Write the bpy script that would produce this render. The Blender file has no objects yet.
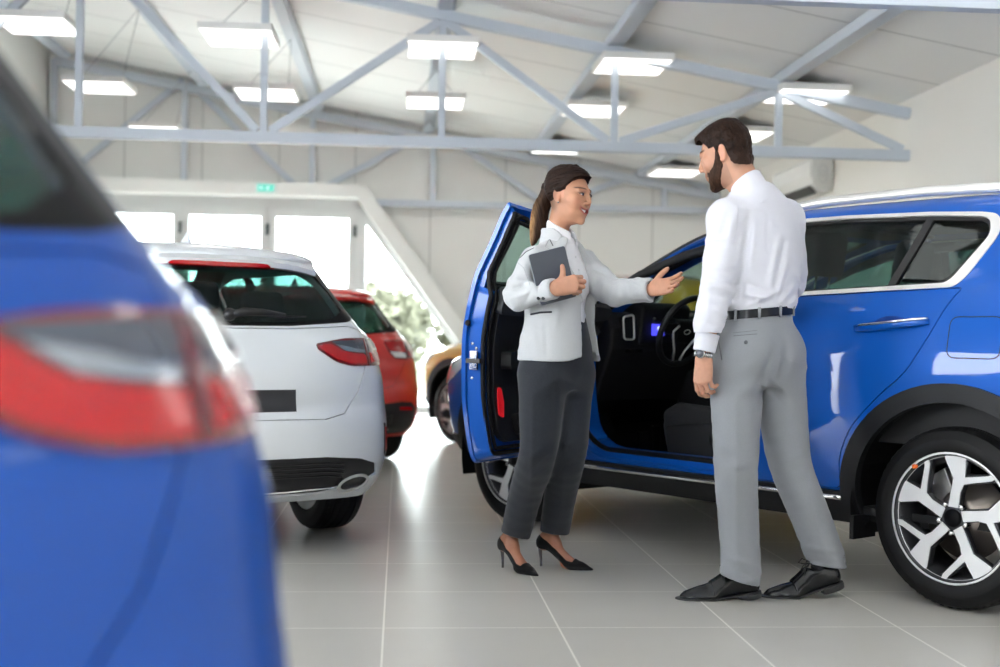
import bpy, bmesh, math, random
import numpy as np
from mathutils import Vector, Matrix
from mathutils.geometry import delaunay_2d_cdt
SC = bpy.context.scene
COL = SC.collection
PI = math.pi
random.seed(7)

# ---------------------------------------------------------------- camera
FPX = 1250.0
ROLL = math.radians(.93)
CR, SR = math.cos(ROLL), math.sin(ROLL)
cd = bpy.data.cameras.new('camera'); cam = bpy.data.objects.new('camera', cd); COL.objects.link(cam)
cd.sensor_width = 36; cd.lens = FPX/1000*36; cd.shift_y = .0025
cam.matrix_world = Matrix(((CR, -SR, 0, 0), (0, 0, -1, 0), (SR, CR, 0, 1.0), (0, 0, 0, 1)))
cd.clip_start = .05; cd.clip_end = 400
cd.dof.use_dof = True; cd.dof.focus_distance = 4.95; cd.dof.aperture_fstop = 1.6; cd.dof.aperture_blades = 6
SC.camera = cam
# ---------------------------------------------------------------- world and exposure
wd = bpy.data.worlds.new('world'); SC.world = wd; wd.use_nodes = True
nt = wd.node_tree; bg = nt.nodes['Background']
bg.inputs[0].default_value = (.93, .97, 1, 1); bg.inputs[1].default_value = 7.6
SC.view_settings.view_transform = 'Standard'; SC.view_settings.look = 'None'
SC.view_settings.exposure = 1.3; SC.view_settings.gamma = 1; SC.view_settings.use_curve_mapping = False

# ---------------------------------------------------------------- projection helpers (survey of the place)
def ray(px, py):
    u = px-500; v = 336-py
    return ((u*CR-v*SR)/FPX, 1.0, (u*SR+v*CR)/FPX)
def G(px, py):
    a = ray(px, py); Y = -1/a[2]
    return (a[0]*Y, Y, 0)

# ---------------------------------------------------------------- materials
MATS = {}
def mat(name, col, rough=.5, metal=0, coat=0, spec=.5, emit=None, es=0, bump=0, bscale=200, noise=0, nscale=5, sheen=0, sss=0):
    if name in MATS: return MATS[name]
    m = bpy.data.materials.new(name); m.use_nodes = True; N = m.node_tree.nodes; L = m.node_tree.links
    p = N['Principled BSDF']
    p.inputs['Base Color'].default_value = (*col, 1); p.inputs['Roughness'].default_value = rough
    p.inputs['Metallic'].default_value = metal; p.inputs['Coat Weight'].default_value = coat
    p.inputs['Coat Roughness'].default_value = .02
    p.inputs['Specular IOR Level'].default_value = spec
    if sheen: p.inputs['Sheen Weight'].default_value = sheen; p.inputs['Sheen Roughness'].default_value = .5
    if sss:
        p.inputs['Subsurface Weight'].default_value = sss; p.inputs['Subsurface Radius'].default_value = (1, .35, .2); p.inputs['Subsurface Scale'].default_value = .006
    if emit: p.inputs['Emission Color'].default_value = (*emit, 1); p.inputs['Emission Strength'].default_value = es
    if bump or noise:
        tc = N.new('ShaderNodeTexCoord'); nz = N.new('ShaderNodeTexNoise'); nz.inputs['Scale'].default_value = bscale if bump else nscale
        L.new(tc.outputs['Object'], nz.inputs['Vector'])
        if bump:
            b = N.new('ShaderNodeBump'); b.inputs['Strength'].default_value = bump; b.inputs['Distance'].default_value = .002
            L.new(nz.outputs['Fac'], b.inputs['Height']); L.new(b.outputs['Normal'], p.inputs['Normal'])
        if noise:
            n2 = N.new('ShaderNodeTexNoise'); n2.inputs['Scale'].default_value = nscale; L.new(tc.outputs['Object'], n2.inputs['Vector'])
            mx = N.new('ShaderNodeMix'); mx.data_type = 'RGBA'
            mx.inputs[6].default_value = (*[c*(1-noise) for c in col], 1); mx.inputs[7].default_value = (*[min(1, c*(1+noise)) for c in col], 1)
            L.new(n2.outputs['Fac'], mx.inputs[0]); L.new(mx.outputs[2], p.inputs['Base Color'])
    MATS[name] = m
    return m
def glassmat(name, tint, rough=.0, ior=1.5):
    if name in MATS: return MATS[name]
    m = bpy.data.materials.new(name); m.use_nodes = True; N = m.node_tree.nodes; L = m.node_tree.links
    N.clear(); out = N.new('ShaderNodeOutputMaterial'); t = N.new('ShaderNodeBsdfTransparent'); t.inputs[0].default_value = (*tint, 1)
    g = N.new('ShaderNodeBsdfGlossy'); g.inputs['Roughness'].default_value = rough
    lw = N.new('ShaderNodeLayerWeight'); lw.inputs[0].default_value = .5
    pw = N.new('ShaderNodeMath'); pw.operation = 'POWER'; pw.inputs[1].default_value = 4.5; L.new(lw.outputs['Facing'], pw.inputs[0])
    fr = N.new('ShaderNodeMath'); fr.operation = 'MULTIPLY_ADD'; fr.inputs[1].default_value = .8; fr.inputs[2].default_value = .03; L.new(pw.outputs[0], fr.inputs[0])
    mx = N.new('ShaderNodeMixShader')
    L.new(fr.outputs[0], mx.inputs[0]); L.new(t.outputs[0], mx.inputs[1]); L.new(g.outputs[0], mx.inputs[2]); L.new(mx.outputs[0], out.inputs[0])
    MATS[name] = m; return m
def linemat(name, col, axis, spacing, off, width, dark, rough=.5, spec=.5):
    """plain surface with narrow joints every `spacing` metres along an object axis"""
    m = mat(name, col, rough, spec=spec); N = m.node_tree.nodes; L = m.node_tree.links; p = N['Principled BSDF']
    tc = N.new('ShaderNodeTexCoord'); sp = N.new('ShaderNodeSeparateXYZ'); L.new(tc.outputs['Object'], sp.inputs[0])
    def stripe(ax, s, o, w):
        a = N.new('ShaderNodeMath'); a.operation = 'SUBTRACT'; a.inputs[1].default_value = o; L.new(sp.outputs[ax], a.inputs[0])
        b = N.new('ShaderNodeMath'); b.operation = 'PINGPONG'; b.inputs[1].default_value = s/2; L.new(a.outputs[0], b.inputs[0])
        c = N.new('ShaderNodeMath'); c.operation = 'LESS_THAN'; c.inputs[1].default_value = w/2; L.new(b.outputs[0], c.inputs[0])
        return c.outputs[0]
    f = stripe(axis, spacing, off, width)
    return m, stripe, f, N, L, p, tc

C_STEEL = mat('painted steel', (.58, .63, .70), .45, noise=.04, nscale=3)
C_WHITE = mat('white trim', (.83, .83, .81), .45)

# ---------------------------------------------------------------- mesh helpers
def tag(o, label=None, cat=None, group=None, kind=None):
    if label: o['label'] = label
    if cat: o['category'] = cat
    if group: o['group'] = group
    if kind: o['kind'] = kind
    return o
def empty(name, label=None, cat=None, group=None, loc=(0, 0, 0), rz=0, parent=None):
    o = bpy.data.objects.new(name, None); COL.objects.link(o); o.location = loc; o.rotation_euler = (0, 0, rz)
    o.empty_display_size = .1
    if parent: o.parent = parent
    return tag(o, label, cat, group)
class MB:
    def __init__(s): s.v = []; s.f = []; s.m = []; s.sm = []
    def add(s, v, f, mi=0, smooth=False):
        n = len(s.v); s.v += [tuple(map(float, q)) for q in v]; s.f += [tuple(int(i)+n for i in q) for q in f]
        s.m += [mi]*len(f); s.sm += [smooth]*len(f); return s
    def box(s, lo, hi, mi=0):
        x0, y0, z0 = lo; x1, y1, z1 = hi
        return s.add([(x0, y0, z0), (x1, y0, z0), (x1, y1, z0), (x0, y1, z0), (x0, y0, z1), (x1, y0, z1), (x1, y1, z1), (x0, y1, z1)],
                     [(0, 3, 2, 1), (4, 5, 6, 7), (0, 1, 5, 4), (1, 2, 6, 5), (2, 3, 7, 6), (3, 0, 4, 7)], mi)
    def bar(s, p, q, w, h, up=(0, 0, 1), mi=0):
        """rectangular bar from p to q; w across, h along the `up` side"""
        p = Vector(p); q = Vector(q); d = (q-p).normalized(); up = Vector(up)
        a = d.cross(up)
        if a.length < 1e-4: a = d.cross(Vector((0, 1, 0)))
        a.normalize(); b = a.cross(d).normalized()
        v = [e+a*(sx*w/2)+b*(sz*h/2) for e in (p, q) for sx, sz in ((-1, -1), (1, -1), (1, 1), (-1, 1))]
        return s.add(v, [(0, 1, 2, 3), (7, 6, 5, 4), (0, 4, 5, 1), (1, 5, 6, 2), (2, 6, 7, 3), (3, 7, 4, 0)], mi)
    def tube(s, pts, r, n=10, mi=0, closed=False, caps=True, flat=1, up=None):
        pts = [Vector(p) for p in pts]; m = len(pts); rr = r if isinstance(r, (list, tuple)) else [r]*m
        rings = []; ref = Vector(up) if up else None
        for i, p in enumerate(pts):
            if closed: d = pts[(i+1) % m]-pts[(i-1) % m]
            else: d = pts[min(i+1, m-1)]-pts[max(i-1, 0)]
            if d.length < 1e-9: d = Vector((0, 0, 1))
            d.normalize()
            if ref is None:
                ref = Vector((0, 0, 1)) if abs(d.z) < .9 else Vector((1, 0, 0))
            a = d.cross(ref)
            if a.length < 1e-5: a = d.cross(Vector((.3, .9, .1)))
            a.normalize(); b = a.cross(d).normalized()
            if up is None: ref = b
            rings.append([p+a*(math.cos(2*PI*k/n)*rr[i]*flat)+b*(math.sin(2*PI*k/n)*rr[i]) for k in range(n)])
        v = [q for R in rings for q in R]; f = []
        for i in range(m if closed else m-1):
            j = (i+1) % m
            for k in range(n): f.append((i*n+k, i*n+(k+1) % n, j*n+(k+1) % n, j*n+k))
        if caps and not closed: f += [tuple(range(n))[::-1], tuple((m-1)*n+k for k in range(n))]
        return s.add(v, f, mi, True)
    def lathe(s, prof, n=48, axis='y', mi=0, cen=(0, 0, 0), smooth=True):
        """profile of (radius, offset) turned about an axis"""
        v = []; f = []; m = len(prof)
        for k in range(n):
            a = 2*PI*k/n; c, q = math.cos(a), math.sin(a)
            for r, o in prof:
                p = {'y': (r*c, o, r*q), 'z': (r*c, r*q, o), 'x': (o, r*c, r*q)}[axis]
                v.append((p[0]+cen[0], p[1]+cen[1], p[2]+cen[2]))
        for k in range(n):
            for i in range(m-1):
                a = k*m+i; b = ((k+1) % n)*m+i
                f.append((a, b, b+1, a+1))
        return s.add(v, f, mi, smooth)
    def prism(s, poly, t, place, mi=0, back=True):
        """2-D polygon extruded by t; place(x, y, d) gives the 3-D point"""
        n = len(poly); v = [place(x, y, 0) for x, y in poly]+[place(x, y, t) for x, y in poly]
        f = [tuple(range(n)), tuple(range(2*n-1, n-1, -1))]+[(i, i+n, (i+1) % n+n, (i+1) % n) for i in range(n)]
        return s.add(v, f, mi)
    def build(s, name, mats, parent=None, bevel=0, seg=2, sub=0, fix=True, auto=None):
        me = bpy.data.meshes.new(name); me.from_pydata(s.v, [], s.f)
        mats = mats if isinstance(mats, (list, tuple)) else [mats]
        for m in mats: me.materials.append(m)
        me.polygons.foreach_set('material_index', s.m); me.polygons.foreach_set('use_smooth', s.sm)
        if fix:
            bm = bmesh.new(); bm.from_mesh(me); bmesh.ops.recalc_face_normals(bm, faces=bm.faces); bm.to_mesh(me); bm.free()
        me.update()
        if auto: me.set_sharp_from_angle(angle=math.radians(auto))
        o = bpy.data.objects.new(name, me); COL.objects.link(o)
        if parent: o.parent = parent
        if bevel:
            b = o.modifiers.new('bevel', 'BEVEL'); b.width = bevel; b.segments = seg; b.limit_method = 'ANGLE'; b.angle_limit = math.radians(40)
        if sub:
            u = o.modifiers.new('sub', 'SUBSURF'); u.levels = sub; u.render_levels = sub
        return o
def struct(o, name=None):
    o['kind'] = 'structure'; return o
def copy_tree(o, parent=None):
    c = o.copy(); COL.objects.link(c)
    if parent: c.parent = parent
    for ch in list(o.children): copy_tree(ch, c)
    return c

# ================================================================ THE ROOM
# showroom frame: a across, b deep, turned by YAW about the camera's foot
YAW = math.atan(100/1250)
AL, AR, BB, BF = -4.42, 4.1, 16.0, -7.0
def roof(a): return 2.98+(AR-a)*.176
def bo(o): o.rotation_euler = (0, 0, YAW); return o

# floor: 0.6 m tiles with pale joints
m, stripe, f, N, L, p, tc = linemat('floor tiles', (.33, .325, .31), 0, .6, -.04, .007, None, rough=.22)
f2 = stripe(1, .6, .07, .006)
mxm = N.new('ShaderNodeMath'); mxm.operation = 'MAXIMUM'; L.new(f, mxm.inputs[0]); L.new(f2, mxm.inputs[1])
nz = N.new('ShaderNodeTexNoise'); nz.inputs['Scale'].default_value = 2.5; nz.inputs['Detail'].default_value = 3; L.new(tc.outputs['Object'], nz.inputs['Vector'])
m1 = N.new('ShaderNodeMix'); m1.data_type = 'RGBA'; m1.inputs[6].default_value = (.50, .48, .44, 1); m1.inputs[7].default_value = (.55, .53, .49, 1); L.new(nz.outputs['Fac'], m1.inputs[0])
m2 = N.new('ShaderNodeMix'); m2.data_type = 'RGBA'; L.new(mxm.outputs[0], m2.inputs[0]); L.new(m1.outputs[2], m2.inputs[6]); m2.inputs[7].default_value = (.85, .83, .77, 1)
L.new(m2.outputs[2], p.inputs['Base Color'])
n3 = N.new('ShaderNodeTexNoise'); n3.inputs['Scale'].default_value = 1.2; n3.inputs['Detail'].default_value = 2; L.new(tc.outputs['Object'], n3.inputs['Vector'])
mr = N.new('ShaderNodeMapRange'); mr.inputs[3].default_value = .27; mr.inputs[4].default_value = .31; p.inputs['Specular IOR Level'].default_value = .28; L.new(n3.outputs['Fac'], mr.inputs[0]); L.new(mr.outputs[0], p.inputs['Roughness'])
FLOOR = m
fl = MB().box((AL-.3, BF, -.2), (AR+.3, BB, 0)).build('floor', FLOOR); bo(struct(fl))

# wall cladding with vertical joints, ceiling panels with joints across
def jointed(name, col, axis, sp, off, w, dk):
    m, stripe, f, N, L, p, tc = linemat(name, col, axis, sp, off, w, None, rough=.55)
    mx = N.new('ShaderNodeMix'); mx.data_type = 'RGBA'; mx.inputs[6].default_value = (*col, 1); mx.inputs[7].default_value = (*dk, 1); L.new(f, mx.inputs[0])
    L.new(mx.outputs[2], p.inputs['Base Color'])
    return m
CLAD = jointed('wall cladding', (.83, .83, .805), 0, .96, -.6, .015, (.5, .5, .48))
CEIL = jointed('ceiling panels', (.88, .88, .87), 1, 1.0, .3, .018, (.45, .45, .45))
GREYW = mat('grey painted wall', (.22, .225, .24), .7)
PLAST = mat('plaster', (.84, .815, .765), .7, noise=.02, nscale=2)
# back wall with the slanted glazed opening
OL, OT = -3.85, 2.70      # opening: left edge, top
oc = [(OL, 0), (OL, OT), (-.55, OT), (1.42, 0)]
bw = MB()
T = .25
outer = [(AL-.3, 0), (OL, 0), (OL, OT), (-.55, OT), (1.42, 0), (AR+.3, 0), (AR+.3, roof(AR+.3)), (AL-.3, roof(AL-.3))]
def placeb(b0): return lambda x, y, d: (x, b0+d, y)
for poly in ([(AL-.3, 0), (OL, 0), (OL, OT), (AL-.3, OT)], [(AL-.3, OT), (OL, OT), (-.55, OT), (AR+.3, OT), (AR+.3, roof(AR+.3)), (AL-.3, roof(AL-.3))],
             [(-.55, OT), (1.42, 0), (AR+.3, 0), (AR+.3, OT)]):
    bw.prism(poly, T, placeb(BB))
w = bw.build('wall_back', CLAD); bo(struct(w))
# left wall with tall windows, right wall, wall behind the camera
lw = MB(); WZ0, WZ1 = .06, 3.3
bays = [(-6.6, -4.7), (-4.5, -2.6), (-2.4, -.5), (-.3, 1.6), (2.3, 4.2), (5.0, 6.6)]
lw.box((AL-.3, BF, 0), (AL, 13.2, WZ0)); lw.box((AL-.3, BF, WZ1), (AL, 13.2, roof(AL)+.3))
prev = BF
for b0, b1 in bays: lw.box((AL-.3, prev, WZ0), (AL, b0, WZ1)); prev = b1
lw.box((AL-.3, prev, WZ0), (AL, 13.2, WZ1))
lw.box((AL-.3, 2.3, 2.3), (AL, 6.6, WZ1)); bo(struct(lw.build('wall_left', GREYW))); bo(struct(MB().box((AL-.3, 13.2, 0), (AL, BB, roof(AL)+.3)).build('wall_left', CLAD)))
for i, (b0, b1) in enumerate(bays):
    w = MB()
    for q in (b0, b1-.06): w.box((AL-.2, q, WZ0), (AL-.1, q+.06, WZ1))
    for q in (WZ0, 2.3, WZ1-.06): w.box((AL-.2, b0+.06, q), (AL-.1, b1-.06, q+.06))
    o = w.build('window_%d' % (i+4), C_WHITE); bo(struct(o))
bo(struct(MB().box((AR, BF, 0), (AR+.3, BB, roof(AR)+.1)).build('wall_right', PLAST)))
fw = MB(); fb = [(-4.2, -2.3)]
fw.box((AL-.3, BF-.3, 0), (AR+.3, BF, .1)); fw.prism([(AL-.3, 2.85), (AR+.3, 2.85), (AR+.3, roof(AR+.3)), (AL-.3, roof(AL-.3))], .3, placeb(BF-.3))
prev = AL-.3
for a0, a1 in fb: fw.box((prev, BF-.3, .1), (a0, BF, 2.85)); prev = a1
fw.box((prev, BF-.3, .1), (AR+.3, BF, 2.85))
bo(struct(fw.build('wall_front', GREYW)))
ce = MB().prism([(AL-.4, roof(AL-.4)), (AR+.4, roof(AR+.4)), (AR+.4, roof(AR+.4)+.15), (AL-.4, roof(AL-.4)+.15)], BB-BF+.8, placeb(BF-.4)).build('ceiling', CEIL); bo(struct(ce))

# white portal around the glazing, slanted on its right
tr = MB()
tw = .17
pts_o = [(OL-.05, OT+tw), (-.47, OT+tw), (1.66, 0)]; pts_i = [(OL-.05, OT), (-.57, OT), (1.40, 0)]
for i in range(2):
    tr.prism([pts_i[i], pts_i[i+1], pts_o[i+1], pts_o[i]], .55, placeb(BB-.28))
tr.box((OL-.17, BB-.28, 0), (OL, BB+.27, OT+tw))
bo(struct(tr.build('trim_1', C_WHITE, bevel=.006)))
# glazed frames in the opening: a, a1 of every leaf
UPVC = mat('white frame', (.68, .69, .69), .4)
GL = glassmat('clear pane', (.93, .96, .95))
leaves = [(-3.70, -2.79), (-2.74, -1.70), (-1.66, -.60)]
for i, (a0, a1) in enumerate(leaves):
    fm = MB(); zt = 2.58; fwid = .075
    fm.box((a0, BB-.02, .03), (a0+fwid, BB+.06, zt)); fm.box((a1-fwid, BB-.02, .03), (a1, BB+.06, zt))
    fm.box((a0+fwid, BB-.02, zt-.12), (a1-fwid, BB+.06, zt)); fm.box((a0+fwid, BB-.02, .03), (a1-fwid, BB+.06, .12))
    o = bo(struct(fm.build('door_%d' % (i+1), UPVC, bevel=.004)))
    g = MB().box((a0+fwid, BB+.015, .12), (a1-fwid, BB+.025, zt-.12)).build('pane', GL, o)
    h = MB()
    for z in (2.30, 1.40, .40): h.box((a1+.0 if i < 1 else a1-.012, BB-.05, z-.07), (a1+.03, BB-.02, z+.07))
    h.build('hinge', mat('dark hinge', (.05, .07, .07), .4), o)
sf = MB()
sf.box((-3.85, BB, 2.58), (-.50, BB+.1, OT)); sf.box((-2.79, BB, 0), (-2.74, BB+.1, 2.58)); sf.box((-1.70, BB, 0), (-1.66, BB+.1, 2.58)); sf.box((-.60, BB, 0), (-.50, BB+.1, OT)); sf.box((-3.85, BB, 0), (-3.70, BB+.1, 2.58))
sf.box((-.5, BB, 0), (1.4, BB+.1, .09))
bo(struct(sf.build('trim_2', UPVC, bevel=.004)))
tw_ = MB(); tri = [(-.60, 2.72), (-.60, .09), (1.32, .09)]
k = .06
tw_.prism([(-.5, .09), (-.45, .09), (-.45, 2.5), (-.5, 2.58)], .08, placeb(BB)); tw_.prism([(-.5, 2.62), (1.38, .09), (1.28, .09), (-.5, 2.46)], .08, placeb(BB))
o = bo(struct(tw_.build('window_1', UPVC)))
MB().prism([(-.48, .09), (1.32, .09), (-.48, 2.52)], .01, placeb(BB+.03)).build('pane', GL, o)

# steel wall posts, girt and braces on the back wall: one frame
def seg(a0, z0, a1, z1, b, t=.09, d=.06, nm='brace', par=None):
    return MB().bar((a0, b, z0), (a1, b, z1), d, t, up=(0, 1, 0) if abs(a1-a0) < 1e-3 else (0, 0, 1)).build(nm, C_STEEL, par, bevel=.004)
BBF = BB-.09
def pa(x): return (x-400)/78.1
wf = bo(empty('wall_frame', 'blue-grey steel frame of posts, girt and braces standing against the back wall', 'steel frame'))
for x in (62, 187, 311, 430, 548, 663):
    a = pa(x); zb = OT+.17 if x < 350 else 2.68
    seg(a, zb, a, roof(a)-.12, BBF, .085, .07, 'post', wf)
seg(pa(62), roof(pa(62))-.14, AR, roof(AR)-.14, BBF, .10, .08, 'top_chord', wf)
seg(pa(372)+.02, 2.66, AR, 2.66, BBF-.03, .085, .07, 'girt', wf)
for x0, y0, x1, y1 in ((185, 85, 88, 168), (190, 88, 297, 190), (400, 147, 322, 190), (460, 148, 537, 200), (655, 168, 600, 186), (668, 170, 708, 188), (600, 186, 560, 203)):
    z = lambda x, y: 1+(336+.016*(x-500)-y)/78.1
    seg(pa(x0), z(x0, y0), pa(x1), z(x1, y1), BBF+.02, .075, .05, 'brace', wf)
# roof beams running the length of the hall
for i, a in enumerate((-4.2, -2.50, -1.08, .31, 1.66, 3.05)):
    q = MB(); zr = roof(a)
    q.box((a-.055, BF+.1, zr-.092), (a+.055, BB-.15, zr-.012)); q.box((a+.058, BF+.1, zr-.08), (a+.08, BB-.15, zr-.035))
    o = q.build('roof_beam', [C_STEEL], bevel=.004); bo(o)
    tag(o, ['blue-grey roof beam along the left wall, leftmost of the lengthwise roof beams',
            'lengthwise blue-grey roof beam above the leftmost column of light panels, second from the left wall',
            'lengthwise blue-grey roof beam that meets the back wall above the exit sign side, third from left',
            'lengthwise blue-grey roof beam meeting the back wall just left of the middle, fourth from left',
            'lengthwise blue-grey roof beam meeting the back wall above the woman, fifth from left',
            'lengthwise blue-grey roof beam nearest the right wall, above the air conditioner side'][i], 'roof beam', 'lengthwise roof beams')
# lattice trusses across the hall
def truss(b, label, x_off=0):
    t = bo(empty('roof_truss', label, 'roof truss', 'lattice roof trusses'))
    pp = [(x-400)/124.0 for x in (-254, -82, 90, 265, 437, 608, 774)]+[AR]
    zc = 2.52; zt = lambda a: 2.86+(AR-a)*.174
    D = .06
    seg(AL, zc, AR, zc, b, .085, .08, 'bottom_chord', t); seg(AL, zt(AL), AR, zt(AR), b, .085, .08, 'top_chord', t)
    for a in pp[1:-1]: seg(a, zc+.04, a, zt(a)-.04, b, .055, .055, 'post', t)
    for i0, i1 in ((0, 1), (2, 1), (2, 3), (4, 3), (4, 5), (6, 5), (6, 7)):
        a0, a1 = pp[i0], pp[i1]
        if a0 < AL+.05: z0 = zt(AL)-.03; a0 = AL+.02
        s = 1 if a1 > a0 else -1
        seg(a0+.03*s, zt(a0)-.05, a1-.05*s, zc+.05, b, .065, .05, 'diagonal', t)
    return t
truss(9.88, 'blue-grey lattice roof truss in the middle distance, its whole bottom chord spanning the hall')
truss(5.36, 'nearest lattice roof truss, only its pale bottom chord showing at the top right')
truss(14.3, 'farthest lattice roof truss, thin blue-grey bars just in front of the back wall') if False else None

# hanging light panels
LP = mat('lamp diffuser', (.85, .85, .83), .5, emit=(1, .99, .96), es=1.2)
LPW = mat('lamp casing', (.86, .85, .83), .4)
wire = mat('wire', (.35, .36, .38), .4, metal=.6)
rows = [(9.72, .60, 'front'), (11.75, .60, 'middle'), (14.6, .60, 'back')]+[(b_, .60, n_) for b_, n_ in ((4.8, 'added overhead'), (2.2, 'second overhead'), (-.4, 'third overhead'), (-3.0, 'added rearmost'))]  # last four rows are out of view, added for front-top light
cols = [(-2.86, 3.42), (-1.30, 3.38), (.30, 3.30), (1.84, 3.20), (3.28, 3.02)]
ordn = ['leftmost', 'second from left', 'third from left', 'fourth from left', 'rightmost']
for r, (b, d, rn) in enumerate(rows):
    for i, (a, z) in enumerate(cols):
        if r == 0: z = [3.36, 3.32, 3.28, 3.20, 3.0][i]
        if r == 1: z = [3.28, 3.26, 3.23, 3.20, 3.0][i]
        if r > 2: z = [3.36, 3.32, 3.28, 3.20, 3.0][i]
        if r == 2: z = [3.33, 3.31, 3.28, 3.245, 3.0][i]
        o = bo(empty('light_panel', 'square white hanging light panel, %s in the %s row' % (ordn[i], rn), 'ceiling light', 'hanging light panels'))
        w = .285
        MB().box((a-w, b, z), (a+w, b+d, z+.055)).build('casing', LPW, o, bevel=.004)
        MB().box((a-w+.02, b+.02, z-.004), (a+w-.02, b+d-.02, z-.0005)).build('diffuser', LP, o)
        cb = MB()
        ab = [-2.50, -1.08, .31, 1.66, 3.05][i]
        for s in (-1, 1): cb.tube([(a+s*.2, b+.3, z+.055), (ab, b+.3, roof(ab)-.094)], .0035, 5)
        cb.build('suspension_wire', wire, o)
# exit sign
xs = bo(empty('exit_sign', 'small green and white exit sign on the white beam above the doors', 'sign'))
xa, xz = pa(268), 2.79
MB().box((xa-.13, BB-.32, xz-.06), (xa+.13, BB-.281, xz+.06)).build('casing', mat('sign white', (.8, .86, .84), .4), xs, bevel=.004)
MB().box((xa-.10, BB-.326, xz-.045), (xa+.10, BB-.3205, xz+.045)).build('green_panel', mat('sign green', (.03, .42, .34), .4, emit=(.03, .5, .4), es=.35), xs)
wh = MB(); wm = mat('sign figure', (.85, .95, .93), .4, emit=(.8, 1, .95), es=.3)
def rect(x0, z0, x1, z1, t=.012):
    wh.bar((xa+x0, BB-.328, xz+z0), (xa+x1, BB-.328, xz+z1), .003, t)
rect(-.075, .0, -.02, .0); rect(-.075, 0, -.055, .02, .008); rect(-.075, 0, -.055, -.02, .008)
rect(.01, .012, .03, .012); rect(.03, .012, .02, -.01); rect(.02, -.01, .0, -.028, .008); rect(.02, -.01, .045, -.028, .008); rect(.03, .008, .05, -.005, .007); wh.box((xa+.03, BB-.3295, xz+.018), (xa+.044, BB-.3265, xz+.032))
rect(.065, -.03, .065, .03, .02)
wh.build('running_figure', wm, xs)
# air conditioner on the right wall
ac = MB(); y0, y1 = 11.65, 12.9
prof = [(AR-.001, 2.43), (AR-.001, 2.77), (AR-.17, 2.77), (AR-.215, 2.73), (AR-.225, 2.59), (AR-.20, 2.50), (AR-.12, 2.43)]
acr = bo(empty('air_conditioner', 'white split air conditioner mounted on the right wall behind the man', 'air conditioner'))
ac.prism(prof, y1-y0, lambda x, z, d: (x, y0+d, z)); ac.build('casing', mat('ac white', (.70, .70, .68), .35), acr, bevel=.012)
MB().prism([(AR-.205, 2.485), (AR-.135, 2.425), (AR-.13, 2.433), (AR-.199, 2.497)], y1-y0-.16, lambda x, z, d: (x-.004, y0+.08+d, z-.006)).build('air_outlet', mat('ac slot', (.05, .05, .05), .5), acr)
lg = MB(); lg.tube([(AR-.1+.045*math.cos(t), y0-.004, 2.60+.085*math.sin(t)) for t in [i*PI/10 for i in range(20)]], .003, 5, closed=True)
lg.tube([(AR-.1+.02*math.cos(t), y0-.004, 2.60+.03*math.sin(t)) for t in [i*PI/10 for i in range(20)]], .003, 5, closed=True)
lg.build('end_marking', mat('ac mark', (.45, .46, .47), .4), acr)
# curb and outdoors
GR = mat('grass', (.045, .055, .026), .9, noise=.3, nscale=6)
def ofs(a, b): return (a*math.cos(YAW)-b*math.sin(YAW), a*math.sin(YAW)+b*math.cos(YAW))
bo(struct(MB().box((-60, BB+.25, -.32), (60, 90, -.12)).build('lawn', GR)))
bo(struct(MB().box((-40, BB+.25, -.12), (40, BB+7.0, -.05)).build('paved_path', mat('concrete', (.55, .54, .52), .8, noise=.1))))
bo(struct(MB().box((-90, -60, -.35), (AL-.3, 90, -.13)).build('forecourt', mat('forecourt concrete', (.68, .68, .66), .8, noise=.1))))
bo(struct(MB().box((AL-.3, -60, -.35), (60, BF-.3, -.13)).build('forecourt_front', MATS['forecourt concrete'])))
LEAF = mat('pale leaves', (.10, .10, .065), .8, noise=.4, nscale=30)
BARK = mat('bark', (.16, .12, .09), .9)
rt = random.Random(3)
def tree(a, b, h, w, label):
    t = bo(empty('tree', label, 'tree', 'trees beyond the lawn'))
    tk = MB(); tk.tube([(a, b, -.3), (a+.1, b, h*.3), (a, b, h*.6)], [.14, .11, .06], 8)
    for k in range(7):
        q = rt.uniform(0, 2*PI); tk.tube([(a, b, h*rt.uniform(.2, .5)), (a+w*.3*math.cos(q), b+w*.3*math.sin(q), h*rt.uniform(.5, .8))], [.05, .02], 6)
    tk.build('trunk', BARK, t)
    lf = MB()
    for k in range(3200):
        th = rt.uniform(0, 2*PI); u = rt.uniform(-1, 1); r = rt.uniform(.15, 1)**.5*(1+.2*math.sin(3*th+a)*math.cos(4*u))
        c = Vector((a+w*.5*r*math.sqrt(1-u*u)*math.cos(th), b+w*.4*r*math.sqrt(1-u*u)*math.sin(th), h*.5+h*.48*r*u))
        s = rt.uniform(.12, .24); d1 = Vector((rt.gauss(0, 1), rt.gauss(0, 1), rt.gauss(0, 1))).normalized(); d2 = d1.orthogonal().normalized()
        lf.add([c-d1*s, c+d2*s*.6, c+d1*s, c-d2*s*.6], [(0, 1, 2, 3)])
    lf.build('foliage', LEAF, t, fix=False)
tree(-.7, 40, 2.6, 3.6, 'pale green tree outside the glass, left one of the two beside the slanted beam')
tree(3.0, 43, 2.1, 3.4, 'pale green tree outside the glass, lower and closer to the slanted beam')

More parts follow.
